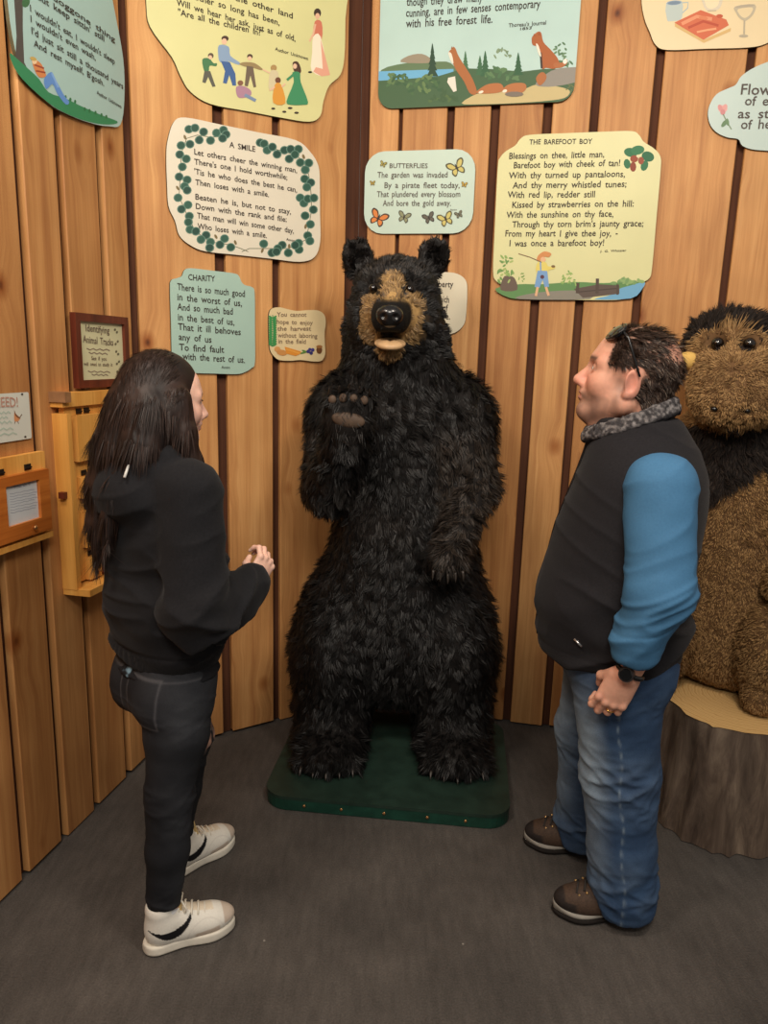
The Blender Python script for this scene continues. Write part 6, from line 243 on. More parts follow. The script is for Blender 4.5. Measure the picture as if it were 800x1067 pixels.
# ------------------------------------------------------------------ the signs
def paint(rgb, rough=.5):
    key = 'paint_%d_%d_%d'%tuple(rgb)
    m = bpy.data.materials.get(key)
    return m or mat(key, lin(*rgb), rough, .35)
def prism_outline(name, pts, y0, y1, parent, mats, bevel=.0015):
    """solid board cut to an outline: front face at y0 (towards the room), back at y1; mats = face, edge"""
    bm = bmesh.new()
    fr = [bm.verts.new((u, y0, z)) for u, z in pts]; bk = [bm.verts.new((u, y1, z)) for u, z in pts]
    f = bm.faces.new(fr); bm.faces.new(bk[::-1])
    n = len(pts)
    for i in range(n):
        q = bm.faces.new((fr[i], bk[i], bk[(i+1)%n], fr[(i+1)%n])); q.material_index = 1
    bmesh.ops.recalc_face_normals(bm, faces=bm.faces)
    me = bpy.data.meshes.new(name); bm.to_mesh(me); bm.free()
    return link(name, me, parent, mats)
def flat_art(name, shapes, y, parent, base=0):
    """a painted picture: thin layers of paint, each shape lifted a hair over the one below"""
    V=[];F=[];mi=[];mats=[];mk={};lay=[]
    for k,(col,pts) in enumerate(shapes):
        if col not in mk: mk[col]=len(mats); mats.append(paint(col,.55))
        us=pts[0::2]; zs=pts[1::2]; bb=(min(us),max(us),min(zs),max(zs))
        lv=1+max([l for l,b in lay if b[0]<bb[1] and b[1]>bb[0] and b[2]<bb[3] and b[3]>bb[2]],default=0); lay.append((lv,bb))
        q=[(pts[i]/1e4, y-.00008*(lv+base), pts[i+1]/1e4) for i in range(0,len(pts),2)]
        i0=len(V); V+=q; F.append(list(range(i0,i0+len(q)))); mi.append(mk[col])
    me=bpy.data.meshes.new(name); me.from_pydata(V,[],F); me.polygons.foreach_set('material_index',mi); me.update()
    # faces look into the room (-y)
    bm=bmesh.new(); bm.from_mesh(me)
    for f in bm.faces:
        f.normal_update()
        if f.normal.y>0: f.normal_flip()
    bm.to_mesh(me); bm.free()
    link(name, me, parent, mats)
    return base+max(l for l,_ in lay)
def lettering(name, lines, y, parent, weight=.0):
    for (t,u0,u1,z0,z1,hh,ink) in lines:
        V=[];F=[];mi=[];mats=[];mk={}
        if ink not in mk: mk[ink]=len(mats); mats.append(paint(ink,.6))
        cu=bpy.data.curves.new('t','FONT'); cu.body=t; cu.size=1; cu.resolution_u=2; cu.fill_mode='BOTH'; cu.offset=.010
        cu.space_character=1.0; cu.space_word=1.7
        o=bpy.data.objects.new('t',cu); C.objects.link(o)
        dg=bpy.context.evaluated_depsgraph_get(); dg.update()
        me=bpy.data.meshes.new_from_object(o.evaluated_get(dg)); bpy.data.objects.remove(o)
        co=np.empty(len(me.vertices)*3,np.float32); me.vertices.foreach_get('co',co); co=co.reshape(-1,3)
        x0,x1=co[:,0].min(),co[:,0].max()
        sx=(u1-u0)/1e4/(x1-x0); sz=hh/1e4/.60
        co2=np.zeros_like(co); f=(co[:,0]-x0)/(x1-x0)
        wob=.02*np.sin(co[:,0]*2.3+len(t))+.012*np.sin(co[:,0]*5.1)
        co2[:,0]=u0/1e4+(co[:,0]-x0)*sx; co2[:,1]=y; co2[:,2]=(z0+(z1-z0)*f)/1e4+(co[:,1]+wob)*sz
        i0=len(V); V+=[tuple(p) for p in co2]
        for p in me.polygons:
            F.append([i0+i for i in p.vertices]); mi.append(mk[ink])
        bpy.data.meshes.remove(me)
        me=bpy.data.meshes.new(name); me.from_pydata(V,[],F); me.update()
        link(name, me, parent, mats)
M_EDGE = plain('sign_edge', (92,84,60), .7)
def board_paint(rgb):
    rgb=tuple(int(c*.95) for c in rgb)
    return plain('board_%d_%d_%d'%tuple(rgb), rgb, .42, .4, var=.03, scale=6)
def sign(key, name, label, cat='sign', group=None, thick=.012, y=0.0):
    s = SIGNS[key]; k = s['w']
    p, rz = wall_at(k, s['c'][0]/1e4, s['c'][1]/1e4, y)
    t = thing(name, label, cat, p, rz, group)
    ol=[(s['outline'][i]/1e4,s['outline'][i+1]/1e4) for i in range(0,len(s['outline']),2)]
    bd=prism_outline('board', ol, -thick, -.001, t, [board_paint(s['board']), M_EDGE])
    lv=0
    for n,sh in s['art'].items(): lv=flat_art(n, sh, -thick-.0002, t, lv)
    if s['lines']: lettering('lettering', s['lines'], -thick-.0016, t)
    return t
sign('dog','poem_sign','pale blue poem sign with tree and sleeper painted on a green hill')
sign('kids','poem_sign','yellow scalloped poem sign painted with a mother and children holding hands')
sign('smile','poem_sign','cream poem sign titled A SMILE with a dark green ivy border')
sign('charity','poem_sign','pale green poem sign titled CHARITY, below the ivy bordered sign')
sign('harvest','verse_sign','small cream verse sign about the harvest with painted fern and vegetables')
sign('fox','quotation_sign','large pale blue sign painted with red foxes beside a lake')
sign('butt','poem_sign','small pale green rounded sign titled BUTTERFLIES, right above the bear')
sign('boy','poem_sign','yellow poem sign titled THE BAREFOOT BOY with a fishing boy painted below')
sign('lib','quotation_sign','cream sign mostly hidden behind the head of the black bear')
sign('cup','recipe_sign','cream sign painted with mug, cookbook and goblet at the top right corner')
sign('cloud','verse_sign','pale blue cloud shaped sign about flowers with a pink rose, at the right edge')
# framed card
def framed(key, name, label, cat, rail, depth, frame_mat, y=0.0, extra=None):
    s=SIGNS[key]; k=s['w']
    p,rz=wall_at(k, s['c'][0]/1e4, s['c'][1]/1e4, y); t=thing(name,label,cat,p,rz)
    us=s['outline'][0::2]; zs=s['outline'][1::2]; a,b,c,d=min(us)/1e4,max(us)/1e4,min(zs)/1e4,max(zs)/1e4
    r=rail
    bm=bmesh.new()
    for (x0,x1,z0,z1) in ((a-r,a,c-r,d+r),(b,b+r,c-r,d+r),(a,b,c-r,c),(a,b,d,d+r)): bmbox(bm,x0,x1,-depth,-.001,z0,z1)
    frombm('frame',bm,t,frame_mat,bevel=.002)
    box('paper',a-.001,b+.001,-depth*.5,-depth*.4,c-.001,d+.001,board_paint(s['board']),t,0)
    for n,sh in s['art'].items(): flat_art(n,sh,-depth*.5-.0003,t)
    if s['lines']: lettering('lettering',s['lines'],-depth*.5-.0013,t)
    return t,(a,b,c,d)
t,_=framed('track','framed_card','dark red framed card titled Identifying Animal Tracks on the left wall','framed sign',.026,.022,M_RED)
M_BLACKMETAL=mat('dark_hinge',lin(52,44,38),.45,.5,.6)
for u in (-.11,.10): box('bracket',u-.016,u+.016,-.02,-.001,-.0295,-.0262,M_BLACKMETAL,t)
sign('need','notice_sign','small white notice with a painted bird, at the left edge of the photo',thick=.006)
M_KNOB=mat('brass_knob',lin(190,140,90),.3,.5,.8)
def knob(parent, u, z, y, r=.008):
    bm=bmesh.new()
    prof=[(.3,0),(.3,.5),(.8,.7),(1,1.1),(.8,1.5),(.3,1.7),(0,1.72)]
    rings=[]
    for pr,ph in prof:
        rings.append([bm.verts.new((u+r*pr*math.cos(i*PI/6), y-ph*r, z+r*pr*math.sin(i*PI/6))) for i in range(12)])
    for a,b in zip(rings,rings[1:]):
        for i in range(12): bm.faces.new((a[i],a[(i+1)%12],b[(i+1)%12],b[i]))
    return frombm('knob',bm,parent,M_KNOB,True)
def hinge(parent,u,z,y,m=None):
    bm=bmesh.new(); bmbox(bm,u-.014,u+.014,y-.0025,y,z-.008,z+.010); bmbox(bm,u-.014,u+.014,y-.006,y,z-.002,z+.002)
    return frombm('hinge',bm,parent,m or M_BLACKMETAL,bevel=.0008)
# flip panel at the left edge: pine back board, stained door with a paper in it
s=SIGNS['flip']; p,rz=wall_at('A',s['c'][0]/1e4,s['c'][1]/1e4)
fp=thing('flip_panel','pine panel holding a stained wooden flap with a printed sheet, at the left edge','flip panel',p,rz)
box('backboard',-.155,.128,-.022,-.001,-.055,.197,M_PINE,fp,.003)
fr=thing('door_tmp','x','x'); bpy.data.objects.remove(fr)
bm=bmesh.new()
for (x0,x1,z0,z1) in ((-.125,-.072,-.045,.145),(.072,.118,-.045,.145),(-.072,.072,-.045,0),(-.072,.072,.118,.145)): bmbox(bm,x0,x1,-.04,-.0225,z0,z1)
door=frombm('door',bm,fp,M_ORANGE,bevel=.002)
box('paper',-.0725,.0725,-.030,-.028,-.001,.119,board_paint(s['board']),door,0)
for n,sh in s['art'].items(): flat_art(n,sh,-.0303,door)
lettering('lettering',s['lines'],-.0312,door)
knob(door,.03,-.022,-.04); hinge(fp,.045,.158,-.0225); hinge(fp,-.07,.158,-.0225)
box('ledge',-.155,.128,-.034,-.001,-.073,-.056,M_PINE,fp,.003)
# animal track rack: pine board with flap doors
p,rz=wall_at('A',2.075,.872)
rk=thing('track_rack','tall pine display board with small wooden flap doors, behind the girl','display rack',p,rz)
RW=.445
box('backboard',.02,RW,-.030,-.012,.03,.655,M_PINE,rk,.003)
box('side_rail',0,.022,-.055,-.001,.02,.60,M_PINE,rk,.003)
box('side_rail',RW,RW+.022,-.055,-.001,.02,.60,M_PINE,rk,.003)
box('top_rail',-.004,RW+.026,-.045,-.001,.62,.664,M_PINE,rk,.003)
box('bottom_shelf',.002,RW+.022,-.10,-.001,.0,.022,M_PINE,rk,.004)
box('corner_cap',-.010,.020,-.060,-.001,.636,.668,plain('weathered_wood',(140,100,66),.7,var=.2),rk,.002)
def flap(u0,u1,z0,z1,y=-.0305,d=.02,withknob=True):
    g=box('flap_door',u0,u1,y-d,y,z0,z1,M_PINE,rk,.003)
    if withknob: knob(g,(u0*.35+u1*.65),z0+.022,y-d,.007)
    n=2 if u1-u0>.09 else 1
    for i in range(n):
        hinge(g,u0+(u1-u0)*((i+.5)/n*.6+.12) if n>1 else (u0+u1)/2,z1+.011,y)
    return g
for (a,b,c,d) in ((.058,.200,.44,.59),(.225,.365,.44,.59),(.070,.200,.315,.385),(.225,.36,.315,.385),(.076,.150,.145,.27),(.19,.27,.145,.27),(.29,.37,.145,.27),(.085,.150,.03,.105),(.19,.27,.03,.105)):
    flap(a,b,c,d)
bm=bmesh.new()
bmbox(bm,.170,.184,-.0505,-.0305,.03,.14)
frombm('red_divider',bm,rk,M_RED,bevel=.002)
box('latch',-.018,.006,-.04,-.02,.33,.35,M_RED,rk,.003)
# ------------------------------------------------------------------ smooth solid modelling (implicit shapes -> one continuous mesh)
def hash3(i,j,k,seed):
    h=(i.astype(np.uint32)*np.uint32(374761393)+j.astype(np.uint32)*np.uint32(668265263)+k.astype(np.uint32)*np.uint32(2246822519)+np.uint32((seed*3266489917)&0xffffffff))
    h=(h^(h>>np.uint32(13)))*np.uint32(1274126177); h=h^(h>>np.uint32(16))
    return (h&np.uint32(0xffff)).astype(np.float32)/32767.5-1
def noise(P,scale=1.0,seed=0,octaves=1):
    out=0; amp=1
    for o in range(octaves):
        q=np.asarray(P,np.float32)*np.asarray(scale,np.float32)*(2**o)
        i=np.floor(q).astype(np.int64); f=q-i; f=f*f*(3-2*f); r=0
        for a in (0,1):
            for b in (0,1):
                for c in (0,1):
                    wgt=(f[:,0] if a else 1-f[:,0])*(f[:,1] if b else 1-f[:,1])*(f[:,2] if c else 1-f[:,2])
                    r=r+wgt*hash3(i[:,0]+a,i[:,1]+b,i[:,2]+c,seed+o*17)
        out=out+amp*r; amp*=.5
    return out
def smooth01(x,a,b):
    t=np.clip((x-a)/(b-a),0,1); return t*t*(3-2*t)
def rotm(rx=0,ry=0,rz=0):
    return np.array(Euler((rad(rx),rad(ry),rad(rz))).to_matrix(),np.float32)
class Solid:
    def __init__(s,lo,hi,h):
        s.h=h; s.lo=np.array(lo,np.float32); s.n=[int(math.ceil((b-a)/h))+1 for a,b in zip(lo,hi)]
        s.F=np.full(s.n,.2,np.float32); s.fr=(np.eye(3,dtype=np.float32),np.zeros(3,np.float32),1.0)
    def frame(s,R=None,t=(0,0,0),sc=1.0):
        s.fr=(np.eye(3,dtype=np.float32) if R is None else np.asarray(R,np.float32),np.array(t,np.float32),sc); return s
    def put(s,fn,lo,hi,k=.01,op='+'):
        R,t,sc=s.fr; m=max(k,0)+.03/sc*0+.02
        cs=np.array([[(lo,hi)[a][0]-m*(1-2*a),(lo,hi)[b][1]-m*(1-2*b),(lo,hi)[c][2]-m*(1-2*c)] for a in(0,1) for b in(0,1) for c in(0,1)],np.float32)@R.T*sc+t
        i0=np.maximum(0,np.floor((cs.min(0)-s.lo)/s.h).astype(int)); i1=np.minimum(s.n,np.ceil((cs.max(0)-s.lo)/s.h).astype(int)+1)
        if (i1<=i0).any(): return s
        ax=[s.lo[d]+s.h*np.arange(i0[d],i1[d],dtype=np.float32) for d in range(3)]
        X,Y,Z=np.meshgrid(*ax,indexing='ij'); X-=t[0];Y-=t[1];Z-=t[2]
        x=(R[0,0]*X+R[1,0]*Y+R[2,0]*Z)/sc; y=(R[0,1]*X+R[1,1]*Y+R[2,1]*Z)/sc; z=(R[0,2]*X+R[1,2]*Y+R[2,2]*Z)/sc
        d=fn(x,y,z)*sc
        sl=tuple(slice(a,b) for a,b in zip(i0,i1)); A=s.F[sl]; k*=sc
        if op=='+':
            if k>0:
                hh=np.maximum(k-np.abs(A-d),0)/k; s.F[sl]=np.minimum(A,d)-hh*hh*k*.25
            else: s.F[sl]=np.minimum(A,d)
        elif op=='-':
            d=-d
            hh=np.maximum(k-np.abs(A-d),0)/k; s.F[sl]=np.maximum(A,d)+hh*hh*k*.25
        return s
    def cap(s,a,b,ra,rb=None,k=.01,op='+',flat=1.0,fax=1):
        """tapered limb from a to b; flat squashes it along axis fax"""
        rb=ra if rb is None else rb; a=np.array(a,np.float32); b=np.array(b,np.float32); d=b-a; L2=max(float(d@d),1e-9); rm=max(ra,rb)
        sq=np.ones(3,np.float32); sq[fax]=1/flat
        def fn(x,y,z):
            t=np.clip(((x-a[0])*d[0]+(y-a[1])*d[1]+(z-a[2])*d[2])/L2,0,1)
            return (np.sqrt(((x-a[0]-t*d[0])*sq[0])**2+((y-a[1]-t*d[1])*sq[1])**2+((z-a[2]-t*d[2])*sq[2])**2)-(ra+(rb-ra)*t))*min(1,flat)
        return s.put(fn,np.minimum(a,b)-rm,np.maximum(a,b)+rm,k,op)
    def chain(s,pts,rs,k=.01,op='+'):
        for i in range(len(pts)-1): s.cap(pts[i],pts[i+1],rs[i],rs[i+1],k if i==0 else min(k,.02),op)
        return s
    def ell(s,c,r,R=None,k=.01,op='+'):
        c=np.array(c,np.float32); r=np.array(r if hasattr(r,'__len__') else (r,r,r),np.float32); R=np.eye(3,dtype=np.float32) if R is None else R
        def fn(x,y,z):
            x=x-c[0];y=y-c[1];z=z-c[2]
            p=(R[0,0]*x+R[1,0]*y+R[2,0]*z)/r[0]; q=(R[0,1]*x+R[1,1]*y+R[2,1]*z)/r[1]; w_=(R[0,2]*x+R[1,2]*y+R[2,2]*z)/r[2]
            k0=np.sqrt(p*p+q*q+w_*w_); k1=np.sqrt((p/r[0])**2+(q/r[1])**2+(w_/r[2])**2)+1e-6
            return k0*(k0-1)/k1
        e=np.abs(R)@r
        return s.put(fn,c-e,c+e,k,op)
    def loft(s,rows,k=.01,op='+',p=2.0,axis=2,rnd=.02):
        """stack of ovals: rows of (h, c1, c2, r1, r2) along an axis, smoothly joined, with rounded ends"""
        rows=np.array(sorted(rows),np.float32); hs=rows[:,0]
        def interp(v,c):
            i=np.clip(np.searchsorted(hs,v)-1,0,len(hs)-2); t=np.clip((v-hs[i])/(hs[i+1]-hs[i]),0,1)
            m=np.gradient(rows[:,c],hs).astype(np.float32); dh=(hs[i+1]-hs[i]); t2=t*t;t3=t2*t
            return (2*t3-3*t2+1)*rows[i,c]+(t3-2*t2+t)*dh*m[i]+(-2*t3+3*t2)*rows[i+1,c]+(t3-t2)*dh*m[i+1]
        def fn(x,y,z):
            h_,u,v=((z,x,y),(y,x,z),(x,y,z))[{2:0,1:1,0:2}[axis]]
            shp=h_.shape; ax={2:2,1:1,0:0}[axis]
            # heights vary along every axis when rotated: interpolate on a table
            tab=np.linspace(hs[0],hs[-1],200,dtype=np.float32); T=[interp(tab,c) for c in (1,2,3,4)]
            idx=np.clip((h_-hs[0])/(hs[-1]-hs[0])*199,0,198.999); ii=idx.astype(np.int32); ff=idx-ii
            g=[t[ii]*(1-ff)+t[ii+1]*ff for t in T]
            r1=np.maximum(g[2],.004); r2=np.maximum(g[3],.004)
            q=(np.abs((u-g[0])/r1)**p+np.abs((v-g[1])/r2)**p)**(1/p)
            d=(q-1)*np.minimum(r1,r2)
            e=np.maximum(hs[0]-h_,h_-hs[-1])
            # rounded intersection with the end planes
            a=np.maximum(d+rnd,0); b=np.maximum(e+rnd,0)
            return np.minimum(np.maximum(d,e),0-0)*((a+b)<=0)+((a+b)>0)*(np.sqrt(a*a+b*b)-rnd) if False else np.where((a>0)&(b>0),np.sqrt(a*a+b*b)-rnd,np.maximum(d,e))
        m1=rows[:,3].max();m2=rows[:,4].max()
        lo=[hs[0],(rows[:,1]-rows[:,3]).min()-.02,(rows[:,2]-rows[:,4]).min()-.02]; hi=[hs[-1],(rows[:,1]+rows[:,3]).max()+.02,(rows[:,2]+rows[:,4]).max()+.02]
        perm={2:(1,2,0),1:(1,0,2),0:(0,1,2)}[axis]
        return s.put(fn,np.array([lo[i] for i in perm]),np.array([hi[i] for i in perm]),k,op)
    def flatten(s,z=0):
        zz=s.lo[2]+s.h*np.arange(s.n[2],dtype=np.float32); s.F=np.maximum(s.F,(z-zz)[None,None,:]); return s
    def mesh(s,relax=1):
        F=s.F; b=F<0; h=s.h
        cnt=np.zeros([n-1 for n in F.shape],np.int8)
        for a in (0,1):
            for c in (0,1):
                for e in (0,1): cnt+=b[a:a+cnt.shape[0],c:c+cnt.shape[1],e:e+cnt.shape[2]]
        act=(cnt>0)&(cnt<8); ijk=np.argwhere(act); idx=np.full(act.shape,-1,np.int32); idx[act]=np.arange(len(ijk),dtype=np.int32)
        off=np.array([(a,c,e) for a in (0,1) for c in (0,1) for e in (0,1)])
        vals=np.stack([F[ijk[:,0]+o[0],ijk[:,1]+o[1],ijk[:,2]+o[2]] for o in off],1)
        acc=np.zeros((len(ijk),3),np.float32); num=np.zeros(len(ijk),np.float32)
        for i in range(8):
            for j in range(i+1,8):
                if np.abs(off[i]-off[j]).sum()!=1: continue
                va,vb=vals[:,i],vals[:,j]; m=(va<0)!=(vb<0); t=np.where(m,va/np.where(m,va-vb,1),0)
                acc+=m[:,None]*(off[i]+t[:,None]*(off[j]-off[i])); num+=m
        V=(ijk+acc/num[:,None])*h+s.lo
        quads=[]
        for d in range(3):
            o1,o2=[(1,2),(2,0),(0,1)][d]
            sl0=[slice(1,-1)]*3; sl1=[slice(1,-1)]*3; sl0[d]=slice(0,-1); sl1[d]=slice(1,None)
            A=b[tuple(sl0)]; B=b[tuple(sl1)]; e=np.argwhere(A!=B)
            ins=A[tuple(e.T)]
            e=e+1; e[:,d]-=1
            e1=np.zeros(3,int); e1[o1]=1; e2=np.zeros(3,int); e2[o2]=1
            g=lambda q: idx[q[:,0],q[:,1],q[:,2]]
            q=np.stack([g(e-e1-e2),g(e-e2),g(e),g(e-e1)],1)
            q[~ins]=q[~ins][:,::-1]; quads.append(q)
        Q=np.concatenate(quads); Q=Q[(Q>=0).all(1)]
        for _ in range(relax): V=relax_mesh(V,Q)
        return V.astype(np.float32),Q
def relax_mesh(V,Q,w=.5):
    a=Q.ravel(); b=np.roll(Q,-1,1).ravel(); acc=np.zeros_like(V); n=len(V)
    c=np.bincount(a,minlength=n)+np.bincount(b,minlength=n)
    for d in range(3): acc[:,d]=np.bincount(a,weights=V[b,d],minlength=n)+np.bincount(b,weights=V[a,d],minlength=n)
    return (V*(1-w)+w*acc/np.maximum(c,1)[:,None]).astype(np.float32)
def normals(V,Q):
    n=np.cross(V[Q[:,2]]-V[Q[:,0]],V[Q[:,3]]-V[Q[:,1]]); o=np.zeros_like(V)
    for i in range(4):
        for d in range(3): o[:,d]+=np.bincount(Q[:,i],weights=n[:,d],minlength=len(V))
    return o/np.maximum(np.linalg.norm(o,axis=1,keepdims=True),1e-9)
def unit(a): return a/np.maximum(np.linalg.norm(a,axis=-1,keepdims=True),1e-9)
def strands(name,V,Q,n,parent,material,length,comb,width=.003,lift=.5,color=None,density=None,clump=.03,clump_amt=.6,curl=.25,seed=1,jitter=.3,zmin=None):
    """hair or fur: tapering bent blades rooted on a skin mesh, tips gathered into tufts"""
    rng=np.random.default_rng(seed)
    c=V[Q].mean(1); ar=np.linalg.norm(np.cross(V[Q[:,2]]-V[Q[:,0]],V[Q[:,3]]-V[Q[:,1]]),axis=1)
    if density is not None: ar=ar*density(c)
    cdf=np.cumsum(ar); f=np.searchsorted(cdf,rng.random(n)*cdf[-1]); f=np.clip(f,0,len(Q)-1)
    u=rng.random((n,1)).astype(np.float32); v=rng.random((n,1)).astype(np.float32); q=Q[f]
    P=(V[q[:,0]]*(1-u)+V[q[:,1]]*u)*(1-v)+(V[q[:,3]]*(1-u)+V[q[:,2]]*u)*v
    Nn=normals(V,Q); Nr=unit(Nn[q].mean(1))
    Lg=(length(P) if callable(length) else np.full(n,length,np.float32))*(1+jitter*(rng.random(n).astype(np.float32)*2-1))
    D=unit(comb(P,Nr)); D=unit(D-(D*Nr).sum(1,keepdims=True)*Nr)
    cell=np.floor(P/clump+.35*np.stack([noise(P,1/clump*.7,s_) for s_ in (3,4,5)],1)).astype(np.int64)
    rnd=np.stack([hash3(cell[:,0],cell[:,1],cell[:,2],s_) for s_ in (11,12,13)],1)
    cc=(cell+.5)*clump+rnd*clump*.3
    D=unit(D+rnd*curl*1.6+(rng.random((n,3)).astype(np.float32)-.5)*curl*.6)
    li=lift*(1+.5*rnd[:,:1]) if not callable(lift) else lift(P)[:,None]*(1+.5*rnd[:,:1])
    d1=unit(D+Nr*li*1.4); d2=unit(D+Nr*li*.5+rnd*curl)
    Pm=P+d1*Lg[:,None]*.5; T=Pm+d2*Lg[:,None]*.5
    tgt=cc+Nr*Lg[:,None]*.35+D*Lg[:,None]*.7
    T=T+(tgt-T)*clump_amt*.55; Pm=Pm+(tgt-Pm)*clump_amt*.12
    side=unit(np.cross(d1,Nr+.8*(rng.random((n,3)).astype(np.float32)-.5)))*(width if not callable(width) else width(P)[:,None])*.5
    P=P-Nr*.003
    W=np.stack([P-side,P+side,Pm+side*.8,Pm-side*.8,T],1).reshape(-1,3)
    if zmin is not None: W[:,2]=np.maximum(W[:,2],zmin)
    b=np.arange(n,dtype=np.int32)[:,None]*5
    q4=np.concatenate([b,b+1,b+2,b+3],1); t3=np.concatenate([b+3,b+2,b+4],1)
    col=None
    if color is not None:
        cl=color(P,rng); col=np.repeat(cl,5,0)
    return raw(name,W,[q4,t3],parent,material,smooth=True,col=col)
def colmat(name,rough=.6,spec=.35,noise_scale=60,var=.15,bumpy=0,bscale=300,**kw):
    """albedo from the mesh's own colour attribute, with a little fine variation"""
    def build(nt,b):
        a=attr(nt); tc=N(nt,'ShaderNodeTexCoord'); n=N(nt,'ShaderNodeTexNoise',i_Scale=float(noise_scale),i_Detail=3.0); L(nt,tc,'Object',n,'Vector')
        r=ramp(nt,[(.3,(1-var,)*3),(.7,(1+var,)*3)]); L(nt,n,0,r,0); m=mixc(nt,'MULTIPLY'); L(nt,a,'Color',m,6); L(nt,r,0,m,7); L(nt,m,2,b,'Base Color')
        if bumpy:
            n2=N(nt,'ShaderNodeTexNoise',i_Scale=float(bscale),i_Detail=2.0); L(nt,tc,'Object',n2,'Vector'); bump(nt,b,n2,0,bumpy,.0015)
    return mat(name,(.5,.5,.5),rough,spec,0,build,**kw)
def blend(c0,c1,t): return np.asarray(c0,np.float32)*(1-t[:,None])+np.asarray(c1,np.float32)*t[:,None]
# ------------------------------------------------------------------ the black bear on its platform
M_PLINTH=plain('green_painted_wood',(34,52,44),.45,.4,var=.25,scale=14)
M_PLINTH_EDGE=plain('green_edge',(24,62,50),.4,.4,var=.25,scale=20)
def platform():
    t=thing('display_platform','low dark green display platform with rounded corners, under the black bear','platform',(.07,2.80,0),rad(-6.0))
    pts=[]; a,b,r=.462,.36,.09
    for cx,cy,a0 in ((a-r,b-r,0),(-a+r,b-r,90),(-a+r,-b+r,180),(a-r,-b+r,270)):
        for i in range(8): an=rad(a0+90*i/7); pts.append((cx+r*math.cos(an),cy+r*math.sin(an)))
    def slab(name,z0,z1,sc,m,bv):
        bm=bmesh.new(); lo=[bm.verts.new((x*sc,y*sc,z0)) for x,y in pts]; hi=[bm.verts.new((x*sc,y*sc,z1)) for x,y in pts]
        bm.faces.new(hi); bm.faces.new(lo[::-1])
        for i in range(len(pts)): bm.faces.new((lo[i],lo[(i+1)%len(pts)],hi[(i+1)%len(pts)],hi[i]))
        return frombm(name,bm,t,m,True if False else False,bv)
    slab('skirt',.003,.046,1.0,M_PLINTH_EDGE,.002); slab('top',.046,.058,1.004,M_PLINTH,.004)
    for x in (-.30,-.16,0,.16,.30):
        bm=bmesh.new(); bmesh.ops.create_uvsphere(bm,u_segments=10,v_segments=6,radius=.006)
        for v in bm.verts: v.co=Vector((v.co.x+x,v.co.y*.5-.362,v.co.z+.026))
        frombm('screw_head',bm,t,M_KNOB,True)
    return t
platform()
M_FUR_BLACK=colmat('black_bear_fur',.5,.32,80,.2)
M_HIDE=colmat('bear_hide',.8,.2)
M_NOSE=plain('black_nose',(20,19,20),.22,.6,var=.2,scale=60)
M_EYE=mat('glass_eye',lin(16,10,8),.05,.8)
M_TONGUE=plain('mouth_lining',(190,156,116),.45,.4)
M_PAD=plain('paw_leather',(84,68,56),.6,.3,var=.2)
M_CLAW=plain('dark_claw',(58,52,48),.35,.5,var=.3,scale=80)
def claw(name,parent,base,d,length=.04,r=.007,m=None):
    base=Vector(base); d=Vector(d).normalized(); ax=d.cross(Vector((0,0,1))).normalized(); up=ax.cross(d).normalized()
    bm=bmesh.new(); rings=[]
    for i in range(5):
        t=i/4; p=base+d*length*t-up*(length*.35*t*t); rr=r*(1-t)**.7+.0006
        rings.append([bm.verts.new(p+(ax*math.cos(a*PI/4)+up*math.sin(a*PI/4))*rr) for a in range(8)])
    for a,b in zip(rings,rings[1:]):
        for i in range(8): bm.faces.new((a[i],a[(i+1)%8],b[(i+1)%8],b[i]))
    bm.faces.new(rings[0][::-1]); bm.faces.new(rings[-1])
    return frombm(name,bm,parent,m or M_CLAW,True)
def ball(name,parent,c,r,m,R=None):
    bm=bmesh.new(); bmesh.ops.create_uvsphere(bm,u_segments=24,v_segments=16,radius=1)
    r=Vector(r if hasattr(r,'__len__') else (r,r,r)); R=Matrix([list(x) for x in R]) if R is not None else Matrix.Identity(3)
    for v in bm.verts: v.co=R@Vector((v.co.x*r.x,v.co.y*r.y,v.co.z*r.z))+Vector(c)
    return frombm(name,bm,parent,m,True)
